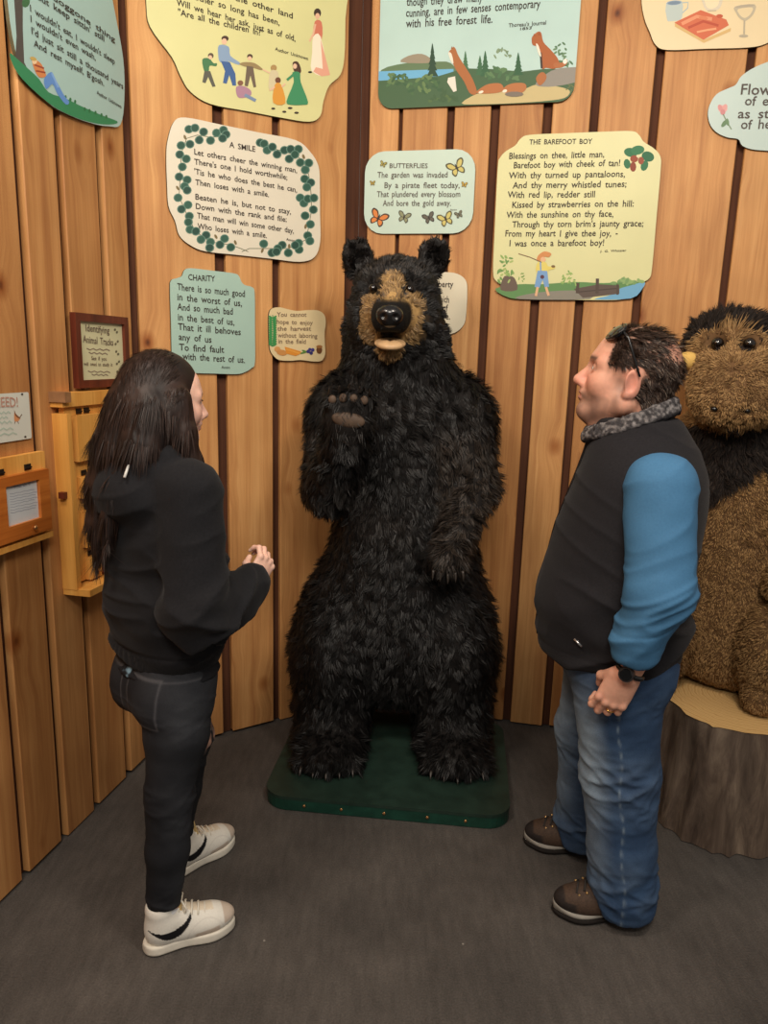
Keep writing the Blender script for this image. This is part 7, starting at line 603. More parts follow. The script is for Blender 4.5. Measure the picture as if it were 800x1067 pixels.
def bear():
    t=thing('stuffed_bear','black bear mount standing upright with one paw raised and its mouth open','bear',(.05,2.92,.058))
    Z0=.058
    s=Solid((-.52,-.5,-.02),(.56,.36,2.1),.011)
    s.loft([(.17,.012,.06,.24,.13),(.28,.012,.05,.29,.19),(.38,.015,.04,.325,.225),(.50,.015,.03,.345,.25),(.65,.02,.03,.345,.26),(.80,.03,.02,.315,.245),(.95,.035,.02,.285,.235),(1.10,.03,.02,.275,.23),(1.25,.015,.01,.272,.225),(1.38,.005,.01,.265,.205),(1.48,-.005,.01,.245,.18),(1.58,-.01,.0,.222,.165),(1.68,-.02,-.02,.188,.155),(1.76,-.02,-.03,.155,.15)],k=.05,rnd=.08)
    # legs and feet
    for x,dx in ((-.245,-1),(.265,1)):
        s.ell((x*.98,-.01,.46),(.165,.23,.29),k=.08)
        s.chain([(x,.0,.40),(x,-.01,.16),(x,-.02,.06)],[.175,.16,.15],k=.06)
        s.ell((x,-.13,.055),(.15,.20,.085),k=.05)
        for i in range(5): s.ell((x+(i-2)*.056,-.275+abs(i-2)*.014,.032),(.03,.045,.032),k=.02)
    # arm that hangs at the picture's right
    s.ell((.245,-.0,1.40),(.11,.13,.15),k=.07)
    s.chain([(.265,-.01,1.40),(.305,-.07,1.13),(.225,-.235,.985),(.195,-.30,.925)],[.105,.09,.07,.062],k=.05)
    s.ell((.185,-.31,.90),(.075,.06,.07),k=.03)
    # raised arm at the picture's left
    s.ell((-.25,-.01,1.38),(.105,.13,.16),k=.07)
    s.chain([(-.25,-.02,1.38),(-.262,-.14,1.12),(-.20,-.29,1.30),(-.185,-.335,1.40)],[.105,.10,.078,.072],k=.05)
    s.ell((-.178,-.345,1.415),(.085,.05,.085),k=.03)
    for i in range(5): s.ell((-.245+i*.034,-.36,1.49-abs(i-2)*.008),(.019,.026,.028),k=.02)
    # head
    s.ell((-.03,-.05,1.815),(.165,.175,.165),k=.05)
    s.ell((-.03,-.02,1.72),(.185,.15,.12),k=.06)
    for x in (-.115,.055): s.ell((x,-.12,1.745),(.075,.075,.07),k=.05)
    s.cap((-.035,-.15,1.785),(-.05,-.295,1.745),.098,.062,k=.06)
    s.cap((-.038,-.18,1.845),(-.048,-.30,1.778),.042,.034,k=.04)
    s.cap((-.04,-.15,1.685),(-.048,-.255,1.645),.06,.038,k=.035)
    s.ell((-.046,-.285,1.682),(.055,.085,.022),k=.015,op='-')     # open mouth
    for x in (-.112,.017): s.ell((x,-.215,1.853),(.024,.02,.02),k=.03,op='-')
    for x,z,rr in ((-.175,1.975,20),(.108,1.985,-20)):
        s.ell((x,.0,z),(.06,.032,.074),rotm(0,-rr*.6,0),k=.03); s.ell((x*1.0,-.028,z+.004),(.038,.02,.05),rotm(0,-rr*.6,0),k=.02,op='-')
    V,Q=s.flatten(0).mesh(2)
    X,Y,Z=V.T
    tan=lin(176,142,92); dark=lin(26,23,22)
    def muzzle(P):
        x,y,z=P.T; x=x+.045
        nz=noise(P,28,7)*.35
        front=smooth01(-y,.125,.19)
        br=np.exp(-((x/.028)**2))*smooth01(z,1.77,1.80)*(1-smooth01(z,1.885+.02*noise(P,60,8),1.925))*smooth01(-y,.15,.2)
        ch=smooth01(-y,.13,.19)*np.exp(-((np.abs(x)-.07)/.036)**2)*smooth01(z,1.65,1.69)*(1-smooth01(z,1.81,1.845))
        low=smooth01(-y,.18,.24)*(1-smooth01(z,1.65,1.67))*.55*smooth01(z,1.58,1.62)
        lips=smooth01(-y,.250,.275)*smooth01(z,1.675,1.69)*(1-smooth01(z,1.795,1.815))
        m=np.clip(np.maximum.reduce([br*1.25,ch*1.2,low])+nz*1.1*(br+ch>.15),0,1)*(1-lips)
        return m,lips
    mz,lp=muzzle(V)
    col=blend(dark,tan,mz); col=blend_to(col,lin(14,13,13),lp)
    raw('body',V,Q,t,M_HIDE,col=col)
    def comb(P,Nr):
        d=np.tile(np.array([0,0,-1.0],np.float32),(len(P),1))
        hd=P[:,2]>1.62
        c=np.array([-.045,-.31,1.76]); away=unit(P-c)
        d[hd]=away[hd]*1.0+np.array([0,.2,-.12])
        up=(P[:,2]>1.93); d[up]=np.array([0,.3,.8])
        arm=(P[:,0]<-.12)&(P[:,1]<-.2)&(P[:,2]>1.1)&(P[:,2]<1.6); d[arm]=np.array([-.3,.1,-.9])
        return d+np.stack([noise(P,5,s_) for s_ in (21,22,23)],1)*.45
    def length(P):
        m,l=muzzle(P); z=P[:,2]
        g=np.where(z>1.62,.022,.036)*np.where(z>1.93,.85,1)
        g=np.where((P[:,1]<-.20)&(z>1.62),.013,g); g=np.where(m>.3,.017,g)
        return (g*(1-.85*l)).astype(np.float32)
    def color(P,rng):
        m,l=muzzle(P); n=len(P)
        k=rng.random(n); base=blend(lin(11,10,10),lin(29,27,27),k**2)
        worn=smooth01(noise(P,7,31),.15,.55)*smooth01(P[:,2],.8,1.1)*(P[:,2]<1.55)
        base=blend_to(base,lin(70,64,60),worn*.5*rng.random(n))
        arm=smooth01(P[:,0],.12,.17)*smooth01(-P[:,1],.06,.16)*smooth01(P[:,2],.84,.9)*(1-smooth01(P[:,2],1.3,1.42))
        base=blend_to(base,lin(92,80,70),arm*.55*rng.random(n))  # hanging arm: light falling on its front painted in as a lighter fur tint
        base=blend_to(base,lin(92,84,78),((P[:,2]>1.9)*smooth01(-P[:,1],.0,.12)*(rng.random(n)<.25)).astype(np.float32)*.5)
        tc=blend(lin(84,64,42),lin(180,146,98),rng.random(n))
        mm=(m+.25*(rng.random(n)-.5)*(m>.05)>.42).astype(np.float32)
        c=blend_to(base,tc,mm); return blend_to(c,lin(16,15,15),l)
    def dens(P):
        m,l=muzzle(P); x,y,z=P.T
        d=np.where(z>1.62,2.2,1.0)*(1-.9*l)
        mouth=(np.abs(x+.046)<.055)&(y<-.2)&(z>1.655)&(z<1.70); d=np.where(mouth,0,d)
        for ex in (-.112,.017): d=np.where((x-ex)**2+(z-1.853)**2+(y+.205)**2<.024**2,0,d)
        pad=(x<-.11)&(x>-.26)&(y<-.35)&(z>1.36)&(z<1.45); d=np.where(pad,.1,d)
        return d.astype(np.float32)
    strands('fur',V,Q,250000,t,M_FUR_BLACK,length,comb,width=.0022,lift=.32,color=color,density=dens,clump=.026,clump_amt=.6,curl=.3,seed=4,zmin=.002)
    nose=Solid((-.14,-.41,1.67),(.05,-.26,1.84),.0045); nose.frame(None,(0,.012,-.05))
    nose.ell((-.05,-.352,1.808),(.047,.032,.034),k=.01); nose.ell((-.05,-.34,1.79),(.036,.03,.03),k=.02)
    for x in (-.071,-.029): nose.ell((x,-.385,1.800),(.011,.016,.009),rotm(0,0,0),k=.008,op='-')
    nose.cap((-.05,-.385,1.80),(-.05,-.375,1.765),.0025,.0025,k=.006,op='-')
    raw('nose',*nose.mesh(1),t,M_NOSE)
    for x in (-.112,.017):
        ball('eye',t,(x,-.206,1.853),.0155,M_EYE)
    tg=Solid((-.13,-.38,1.60),(.04,-.13,1.73),.004); tg.frame(None,(0,.012,-.042))
    tg.ell((-.046,-.285,1.707),(.056,.08,.013),rotm(12,0,0),k=.01); tg.ell((-.046,-.335,1.700),(.04,.028,.013),rotm(18,0,0),k=.015)
    tg.cap((-.046,-.24,1.722),(-.046,-.36,1.715),.004,.003,k=.01,op='-')
    raw('tongue',*tg.mesh(1),t,M_TONGUE)
    pd=Solid((-.28,-.43,1.33),(-.08,-.33,1.53),.004)
    pd.ell((-.18,-.398,1.405),(.058,.016,.028),rotm(0,8,0),k=.01)
    raw('paw_pad',*pd.mesh(1),t,M_PAD)
    for i in range(4):
        p2=Solid((-.27+i*.036-.02,-.42,1.43),(-.27+i*.036+.06,-.36,1.52),.003); p2.ell((-.236+i*.036,-.392,1.472+(.006 if i in(1,2) else 0)),(.014,.009,.016),k=.005)
        raw('toe_pad',*p2.mesh(1),t,M_PAD)
    for i in range(5):
        claw('claw',t,(-.245+i*.034,-.385,1.505-abs(i-2)*.008),(0,-.5,.8),.035,.006)
        claw('claw',t,(.135+i*.026,-.36,.86+abs(i-2)*.006),((i-2)*.1,-.5,-.8),.035,.006)
        for x in (-.245,.265): claw('claw',t,(x+(i-2)*.05,-.318+abs(i-2)*.014,.032),((i-2)*.08,-1,-.25),.034,.007)
    return t
def blend_to(c,c1,t):
    t=np.asarray(t,np.float32); c1=np.asarray(c1,np.float32)
    return c*(1-t[:,None])+(c1 if c1.ndim==2 else c1[None])*t[:,None]
bear()
# ------------------------------------------------------------------ tree stump and stuffed bison
STP=(1.37,2.585,0); STR=rad(-27.9)
def bark_build(nt,b):
    tc=N(nt,'ShaderNodeTexCoord'); mp=N(nt,'ShaderNodeMapping'); mp.inputs['Scale'].default_value=(14,14,3); L(nt,tc,'Object',mp,0)
    n=N(nt,'ShaderNodeTexNoise',i_Scale=1.0,i_Detail=6.0,i_Roughness=.7,i_Distortion=.8); L(nt,mp,0,n,'Vector')
    r=ramp(nt,[(.25,lin(58,49,44)),(.5,lin(104,90,79)),(.75,lin(146,130,113))]); L(nt,n,0,r,0)
    n2=N(nt,'ShaderNodeTexNoise',i_Scale=4.0,i_Detail=3.0); L(nt,tc,'Object',n2,'Vector'); r2=ramp(nt,[(.35,(.75,.7,.68)),(.65,(1.1,1.08,1.05))]); L(nt,n2,0,r2,0)
    m=mixc(nt,'MULTIPLY'); L(nt,r,0,m,6); L(nt,r2,0,m,7); L(nt,m,2,b,'Base Color'); bump(nt,b,n,0,.6,.008)
M_BARK=mat('stump_bark',rough=.85,spec=.2,build=bark_build)
def cut_build(nt,b):
    tc=N(nt,'ShaderNodeTexCoord'); mp=N(nt,'ShaderNodeMapping'); mp.inputs['Rotation'].default_value=(rad(90)*0,0,0); mp.inputs['Scale'].default_value=(1,1,0); L(nt,tc,'Object',mp,0)
    wv=N(nt,'ShaderNodeTexWave',wave_type='RINGS',rings_direction='Z',i_Scale=14.0,i_Distortion=5.0,i_Detail=3.0); wv.inputs['Detail Scale'].default_value=1.2; L(nt,mp,0,wv,'Vector')
    r=ramp(nt,[(.0,lin(214,172,112)),(.6,lin(228,190,130)),(1,lin(204,158,98))]); L(nt,wv,0,r,0); L(nt,r,0,b,'Base Color')
M_CUT=mat('cut_wood',rough=.6,spec=.3,build=cut_build)
def stump():
    t=thing('tree_stump','cut tree stump with grey brown bark and pale top, under the stuffed bison','tree stump',STP,STR)
    n,m=160,40; V=[];Z1=.455
    ang=np.linspace(0,2*PI,n,endpoint=False)
    ridge=lambda a,z: noise(np.stack([np.cos(a)*3.2,np.sin(a)*3.2,z*1.6+0*a],1),1,3,2)*.028+np.abs(noise(np.stack([np.cos(a)*6,np.sin(a)*6,z*2.2+0*a],1),1,9))*-.034
    rows=[]
    for j in range(m):
        f=j/(m-1); z=.004+f*(Z1-.004)
        r=.318+.014*(1-f)**3-.008*math.sin(f*PI)+.004*f
        rr=r+ridge(ang,z)
        zz=z+f*(-.012*np.sin(ang)*0+.012*np.cos(ang*1+2)*1)
        rows.append(np.stack([rr*np.cos(ang),rr*np.sin(ang),zz],1))
    V=np.concatenate(rows); Q=np.array([[j*n+i,j*n+(i+1)%n,(j+1)*n+(i+1)%n,(j+1)*n+i] for j in range(m-1) for i in range(n)])
    raw('bark',V,Q,t,M_BARK)
    top=rows[-1]; K=14; VV=[];
    for k in range(K+1):
        f=1.008*(1-k/K)+.0005
        ring=top*[f,f,1]; ring[:,2]=top[:,2].mean()+(top[:,2]-top[:,2].mean())*f+.003+noise(ring*6,1,2)*.003; VV.append(ring)
    V=np.concatenate(VV); Q=np.array([[j*n+i,j*n+(i+1)%n,(j+1)*n+(i+1)%n,(j+1)*n+i] for j in range(K) for i in range(n)])
    raw('cut_top',V,Q,t,M_CUT)
stump()
M_FUR_BROWN=colmat('brown_plush',.75,.2,120,.2); M_HORN=plain('yellow_plush_horn',(222,182,104),.8,.15,var=.06)
def bison():
    t=thing('stuffed_bison','brown stuffed toy bison with yellow horns and dark mane, sitting on the stump','stuffed animal',(STP[0]+.042,STP[1]+.08,.47),STR)
    s=Solid((-.56,-.42,-.02),(.46,.42,1.5),.010)
    s.loft([(.0,-.06,.07,.22,.18),(.12,-.06,.06,.27,.21),(.28,-.07,.05,.27,.20),(.45,-.09,.05,.25,.19),(.62,-.11,.05,.235,.18),(.80,-.13,.05,.235,.17),(.95,-.15,.04,.20,.16),(1.05,-.17,.03,.17,.15)],k=.04,rnd=.07)
    # head: broad skull and big drooping muzzle
    s.ell((-.185,-.02,1.24),(.165,.15,.145),k=.06)
    s.ell((-.165,-.13,1.14),(.145,.13,.14),k=.07)
    s.ell((-.15,-.17,1.08),(.135,.11,.085),k=.05)
    s.ell((-.20,.02,1.315),(.13,.11,.06),k=.06)
    for x in (-.228,-.128): s.ell((x,-.155,1.285),(.034,.03,.028),k=.03,op='-')
    for x in (-.205,-.105): s.ell((x,-.262,1.065),(.016,.016,.012),k=.02,op='-')
    # arms down the sides, hind legs folded forward with upturned feet
    for x,sg in ((-.34,-1),(.12,1)):
        s.chain([(x+.02,-.0,.84),(x+sg*.01,-.09,.62),(x-sg*.04,-.16,.46)],[.085,.075,.07],k=.04)
    for x,sg in ((-.30,-1),(.07,1)):
        s.ell((x,-.08,.21),(.135,.21,.20),k=.015); s.chain([(x,-.14,.12),(x-sg*.01,-.20,.05)],[.085,.062],k=.03)
        s.ell((x-sg*.015,-.215,.045),(.06,.06,.045),k=.02)
    V,Q=s.flatten(0).mesh(2)
    def zones(P):
        x,y,z=P.T; nz=noise(P,22,5)*.02
        edge=1.318-.09*smooth01(np.abs(x+.19),.08,.17)+nz*.6
        crown=np.maximum(smooth01(z,edge,edge+.012)*(1-smooth01(-y,.115,.13)),smooth01(y,.0,.03)*(z>1.10))
        lowb=.70+.85*(.17-np.abs(x+.04))+nz*1.5
        mane=smooth01(z,lowb,lowb+.02)*(1-smooth01(z-nz,.985,1.01))
        beard=smooth01(z,.90,.93)*np.exp(-((x+.165)/.05)**2)*smooth01(-y,.02,.08)*(z<1.02)
        return np.maximum(crown,mane*(1-.0*beard)),np.maximum(0,beard)
    bm_,bd=zones(V); brown=lin(124,92,60); black=lin(34,28,26)
    raw('body',V,Q,t,M_HIDE,col=blend(lin(98,72,46),black,bm_))
    def comb(P,Nr):
        d=np.tile(np.array([0,0,-1.0],np.float32),(len(P),1)); hd=P[:,2]>1.0
        c=np.array([-.17,-.26,1.22]); d[hd]=(unit(P-c)*.8+np.array([0,0,-.5]))[hd]
        up=P[:,2]>1.33; d[up]=unit(np.stack([(P[:,0]+.19)*5,P[:,1]*0+.1,P[:,0]*0+.5],1))[up]
        return d+np.stack([noise(P,8,s_) for s_ in (21,22,23)],1)*.5
    def length(P):
        b,_=zones(P); z=P[:,2]; return np.where(z>1.33,.045,np.where(b>.5,.032,.013)).astype(np.float32)
    def color(P,rng):
        b,bd=zones(P); n=len(P); k=rng.random(n)
        c=blend(lin(112,82,50),lin(170,134,88),k); pale=smooth01(P[:,2],1.0,1.1)*.35*rng.random(n); c=blend_to(c,lin(176,146,104),pale)
        patch=smooth01(noise(P,30,6),.3,.6)*(P[:,2]>1)*.5; c=blend_to(c,lin(90,64,40),patch)
        er=np.zeros(n,np.float32)
        for ex in (-.228,-.128): er=np.maximum(er,np.exp(-(((P[:,0]-ex)/.036)**2+((P[:,2]-1.285)/.030)**2))*(P[:,1]<-.05))
        b=np.maximum(b,(er>.35)*1.0)
        return blend_to(c,blend(lin(26,22,21),lin(56,46,40),k**2),(b>.5).astype(np.float32))
    def dens(P):
        d=np.ones(len(P),np.float32); x,y,z=P.T
        for ex in (-.228,-.128): d=np.where((x-ex)**2+(z-1.285)**2+(y+.14)**2<.034**2,0,d)
        return d*np.where(z>1,1.4,1)
    strands('fur',V,Q,120000,t,M_FUR_BROWN,length,comb,width=.0026,lift=.7,color=color,density=dens,clump=.02,clump_amt=.35,curl=.3,seed=9,zmin=.002)
    for x in (-.228,-.128): ball('eye',t,(x,-.147,1.285),.021,M_EYE)
    for x,sg in ((-.312,-1),(-.030,1)):
        h=Solid((x-.09,-.25,1.15),(x+.09,.08,1.33),.005); h.chain([(x-sg*.03,-.10,1.215),(x+sg*.005,-.145,1.222),(x+sg*.028,-.175,1.228)],[.028,.028,.024],k=.02)
        raw('horn',*h.mesh(2),t,M_HORN)
    for x in (-.205,-.105): ball('nostril',t,(x,-.258,1.065),(.012,.008,.008),M_NOSE)
bison()
# ------------------------------------------------------------------ people: shared builders
SKIN=colmat('skin',.5,.4,90,.05,.12,400,Subsurface_Weight=.08,Subsurface_Radius=(.01,.004,.002))
M_EYEWHITE=colmat('eye_surface',.15,.5,60,.02)
def head(s,o,sc,R,female=False):
    """skull, brow, nose, lips, jaw, ears; x forward, y left, z up, origin between the eyes"""
    s.frame(R,o,sc); f=female
    s.ell((-.014,0,.036),(.098,.076,.086),k=.03)
    s.ell((.028,0,-.028),(.064,.062,.088),k=.03)
    s.ell((.035,0,.03),(.056,.064,.065),k=.03)                                # forehead
    jw=.046 if f else .054
    for y in (-1,1):
        s.cap((-.005,y*jw,-.062),(.064,y*.012,-.103),.024 if f else .028,.019,k=.03)   # jaw
        s.ell((.056,y*.038,-.032),(.030,.028,.028),k=.025)                    # cheek
        s.cap((.084,y*.014,.020),(.070,y*.050,.016),.010 if f else .013,.009,k=.02)     # brow
        s.ell((.094,y*.033,-.001),(.017,.019,.012),k=.014,op='-')             # eye socket
        s.ell((.075,y*.033,-.001),(.0155,.0165,.0135),k=.004)                 # lids over the eye
        s.ell((.093,y*.033,-.0015),(.010,.0135,.0040),k=.003,op='-')          # opening between them
        s.ell((.097,y*.012,-.044),(.011,.009,.009),k=.008)                    # nostril wing
    s.ell((.070,0,-.104),(.021,.025,.018),k=.02)                              # chin
    s.cap((.084,0,.012),(.112,0,-.037),.0085,.012 if f else .0135,k=.012)      # nose
    s.ell((.083,0,-.064),(.016,.027,.014),k=.015)
    s.ell((.093,0,-.064),(.010,.022,.0065),k=.006); s.ell((.091,0,-.076),(.010,.019,.0070),k=.006)   # lips
    s.ell((.104,0,-.0698),(.010,.024,.0016),k=.004,op='-')
    for y in (-1,1):
        Re=rotm(0,14,y*22)
        s.ell((-.012,y*.080,-.012),(.020,.0075,.034),Re,k=.008)
        s.ell((-.008,y*.0875,-.010),(.011,.006,.022),Re,k=.005,op='-')
        s.ell((-.006,y*.081,-.040),(.009,.007,.009),k=.006)
    s.frame()
def headloc(P,o,sc,R): return ((P-np.asarray(o,np.float32))@np.asarray(R,np.float32))/sc
def hand(s,o,R,sc=1.0,curl=(30,50,30),spread=3,thumb=((.020,.030,-.006),(.050,.056,-.022),(.078,.052,-.040))):
    """palm, four jointed fingers of their own lengths and an opposed thumb; x to the fingertips, y to the thumb, z the back of the hand"""
    s.frame(R,o,sc)
    s.cap((-.05,0,0),(.0,0,0),.029,.027,k=.01,flat=.8,fax=2)
    s.ell((.020,.002,-.002),(.042,.031,.017),k=.015); s.ell((.060,.001,-.001),(.038,.041,.0145),k=.015)
    s.ell((.030,.024,-.010),(.030,.017,.016),k=.012); s.ell((.030,-.024,-.008),(.034,.014,.015),k=.012)
    for i,(y,L_,r,x0) in enumerate(((.030,.078,.0088,.086),(.0100,.086,.0092,.091),(-.0102,.080,.0088,.087),(-.0295,.062,.0078,.080))):
        a=rad((1.5-i)*spread); p=np.array([x0-.012,y,-.001]); dirs=0; pts=[p]; ang=0
        pts.append(np.array([x0,y,.001])); p=pts[-1]
        for fr_,c in zip((.46,.30,.24),curl):
            ang+=rad(c+(i*3 if i<3 else 5)); d=np.array([math.cos(ang)*math.cos(a),math.cos(ang)*math.sin(a),-math.sin(ang)]); p=p+d*L_*fr_; pts.append(p)
        s.chain(pts,[r*1.05,r*1.08,r,r*.92,r*.78],k=.006)
        s.ell(pts[1]+np.array([0,0,.003]),(.010,.0085,.008),k=.006)
    s.chain(thumb,[.0135,.0110,.0090],k=.008)
    s.frame()
def fr(x,y,z=None):
    """matrix with these columns"""
    x=np.array(x,float); x/=np.linalg.norm(x); y=np.array(y,float); y-=x*(x@y); y/=np.linalg.norm(y)
    z=np.cross(x,y) if z is None else np.array(z,float); z=z-x*(z@x)-y*(z@y); z/=np.linalg.norm(z)
    return np.stack([x,y,z],1).astype(np.float32)
def wrinkle(V,Q,amp,fn): return V+normals(V,Q)*(amp*fn)[:,None]
def ridged(P,scale,seed): return 1-2*np.abs(noise(P,scale,seed))
def eye(parent,o,sc,R,iris):
    for y in (-1,1):
        c=np.asarray(o)+np.asarray(R)@(np.array([.0755,y*.033,-.001])*sc)
        bm=bmesh.new(); bmesh.ops.create_uvsphere(bm,u_segments=20,v_segments=14,radius=.0132*sc)
        V=np.array([v.co for v in bm.verts],np.float32); bm.free()
        ob=ball('eye',parent,c,.0140*sc,M_EYEWHITE)
        me=ob.data; n=len(me.vertices); co=np.empty(n*3,np.float32); me.vertices.foreach_get('co',co); co=co.reshape(-1,3)-c
        d=(unit(co)@(np.asarray(R)[:,0])); col=np.where((d>.88)[:,None],np.array(iris),np.array(lin(226,218,210))); col=np.where((d>.97)[:,None],np.array(lin(14,12,12)),col)
        a=me.color_attributes.new('Col','FLOAT_COLOR','POINT'); c4=np.ones((n,4),np.float32); c4[:,:3]=col; a.data.foreach_set('color',c4.ravel())
def tube(name,parent,pts,r,m,closed=False,seg=8):
    pts=[Vector(p) for p in pts]; n=len(pts); bm=bmesh.new(); rings=[]
    for i,p in enumerate(pts):
        a=pts[(i-1)%n] if (closed or i>0) else p; b=pts[(i+1)%n] if (closed or i<n-1) else p
        d=(b-a).normalized(); u=d.orthogonal().normalized() if i==0 else (rings_u-d*rings_u.dot(d)).normalized(); rings_u=u; w_=d.cross(u)
        rr=r if not hasattr(r,'__len__') else r[i]
        rings.append([bm.verts.new(p+(u*math.cos(2*PI*k/seg)+w_*math.sin(2*PI*k/seg))*rr) for k in range(seg)])
    for i in range(n if closed else n-1):
        A,B=rings[i],rings[(i+1)%n]
        for k in range(seg): bm.faces.new((A[k],A[(k+1)%seg],B[(k+1)%seg],B[k]))
    if not closed: bm.faces.new(rings[0][::-1]); bm.faces.new(rings[-1])
    return frombm(name,bm,parent,m,True)
def shell(x,y,z,path,w,th,lo,hi,s,k=.003):
    pass
def foot_solid(h,L_,w,z0,z1,grow=0.0,toe=.9):
    """a slab with a shoe's plan: rounded heel, waist, wide ball, rounded toe"""
    s=Solid((-.03,-.09,z0-.02),(L_+.03,.09,z1+.02),h)
    zc=(z0+z1)/2; hz=(z1-z0)/2
    def fn(x,y,z):
        t=np.clip(x/L_,0,1)
        half=w*(.74+.0*t-.10*np.exp(-((t-.42)/.16)**2)+.26*np.exp(-((t-.72)/.22)**2)); off=w*.10*np.exp(-((t-.75)/.25)**2)
        e0=np.clip(1-((.16*L_-x)/(.16*L_))**2,0,1); e1=np.clip(1-((x-.72*L_)/(.28*L_))**2,0,1)
        hw=half*np.where(x<.16*L_,np.sqrt(e0),1)*np.where(x>.72*L_,np.sqrt(e1),1)+grow
        d=np.abs(y-off)-hw; d=np.maximum(d,np.maximum(-x-grow,x-L_-grow)); e=np.abs(z-zc)-hz
        a=np.maximum(d+.006,0); b=np.maximum(e+.006,0)
        return np.where((a>0)&(b>0),np.sqrt(a*a+b*b)-.006,np.maximum(d,e))
    s.put(fn,(0,-w-.02,z0),(L_,w+.02,z1),0); return s
def place(V,o,heading):
    c,sn=math.cos(heading),math.sin(heading); R=np.array([[c,-sn,0],[sn,c,0],[0,0,1]],np.float32)
    return (V@R.T+np.asarray(o,np.float32)).astype(np.float32)
# ------------------------------------------------------------------ the man in the vest
M_VEST=colmat('black_fleece',.92,.15,200,.15,.35,700,Sheen_Weight=.05,Sheen_Roughness=.5); M_COLLAR=colmat('grey_sherpa',.95,.1,260,.3,.9,240)
M_SHIRT=colmat('blue_shirt',.8,.2,200,.06,.15,900)
def denim(name,var=.16):
    def build(nt,b):
        a=attr(nt); tc=N(nt,'ShaderNodeTexCoord'); n=N(nt,'ShaderNodeTexNoise',i_Scale=420.0,i_Detail=2.0); L(nt,tc,'Object',n,'Vector')
        n2=N(nt,'ShaderNodeTexNoise',i_Scale=14.0,i_Detail=4.0); L(nt,tc,'Object',n2,'Vector')
        r=ramp(nt,[(.3,(1-var,)*3),(.7,(1+var,)*3)]); L(nt,n,0,r,0); r2=ramp(nt,[(.3,(.84,.84,.86)),(.7,(1.14,1.14,1.12))]); L(nt,n2,0,r2,0)
        m=mixc(nt,'MULTIPLY'); L(nt,a,'Color',m,6); L(nt,r,0,m,7); m2=mixc(nt,'MULTIPLY'); L(nt,m,2,m2,6); L(nt,r2,0,m2,7); L(nt,m2,2,b,'Base Color'); bump(nt,b,n,0,.25,.001)
    return mat(name,(.1,.1,.2),.85,.2,0,build)
M_DENIM=denim('blue_denim'); M_BDENIM=denim('black_denim')
M_BOOT=colmat('boot_leather',.7,.25,160,.2,.3,500); M_MID=plain('boot_midsole',(150,146,138),.7); M_OUT=plain('boot_outsole',(34,30,28),.85,.2)
M_LACE=plain('boot_lace',(48,44,42),.8); M_BRASS=mat('eyelet_brass',lin(196,160,110),.3,.5,.9)
M_BLACKPL=mat('black_plastic',lin(20,20,22),.25,.5); M_LENS=mat('dark_lens',lin(16,18,20),.06,.8); M_GOLD=mat('gold_ring',lin(226,178,96),.2,.5,1.0)
M_HAIRD=colmat('brown_hair',.5,.2,120,.15)
def boot(parent,o,heading):
    nm='shoe'
    st=bpy.data.objects.new(nm,None); C.objects.link(st); st.parent=parent; st.location=o; st.rotation_euler=(0,0,heading); st.empty_display_size=.05
    L_=.298
    s=foot_solid(.004,L_,.054,.004,.020,.002); raw('outsole',*s.mesh(1),st,M_OUT)
    s=foot_solid(.004,L_,.054,.019,.034,-.001); V,Q=s.mesh(1); V[:,2]+=.010*smooth01(V[:,0],.24,.30)*(V[:,2]>.024); raw('midsole',V,Q,st,M_MID)
    s=Solid((-.02,-.08,.02),(.32,.08,.21),.0035)
    s.ell((.058,0,.070),(.052,.043,.062),k=.02); s.ell((.205,.004,.052),(.090,.051,.044),k=.03); s.cap((.085,0,.105),(.20,.003,.062),.044,.036,k=.03); s.ell((.13,.002,.055),(.10,.043,.045),k=.02)
    s.cap((.058,0,.07),(.055,0,.16),.046,.050,k=.02)
    s.flatten(.031); V,Q=s.mesh(1)
    x,y,z=V.T
    col=blend(lin(80,62,50),lin(56,47,42),smooth01(x,.10,.12)*0+smooth01(noise(V,18,2),.0,.6)*.5)
    rub=np.maximum(smooth01(x,.225,.24)*(1-smooth01(z,.062,.068)),smooth01(-x,-.05,-.04)*(1-smooth01(z,.075,.08))); rub=np.maximum(rub,smooth01(x,.262,.27)*(z<.085))
    col=blend_to(col,lin(44,38,36),rub); col=blend_to(col,lin(58,50,46),smooth01(z,.11,.115)*.8)
    raw('upper',V,Q,st,M_BOOT,col=col)
    for i in range(4):
        xx=.224-i*.022; zz=.101+i*.010
        tube('lace',st,[(xx-.008,-.030,zz-.010),(xx,0,zz+.004),(xx+.008,.030,zz-.010)],.0032,M_LACE)
        for yy in (-.033,.033): ball('eyelet',st,(xx,yy,zz-.014),.0046,M_BRASS)
    return st
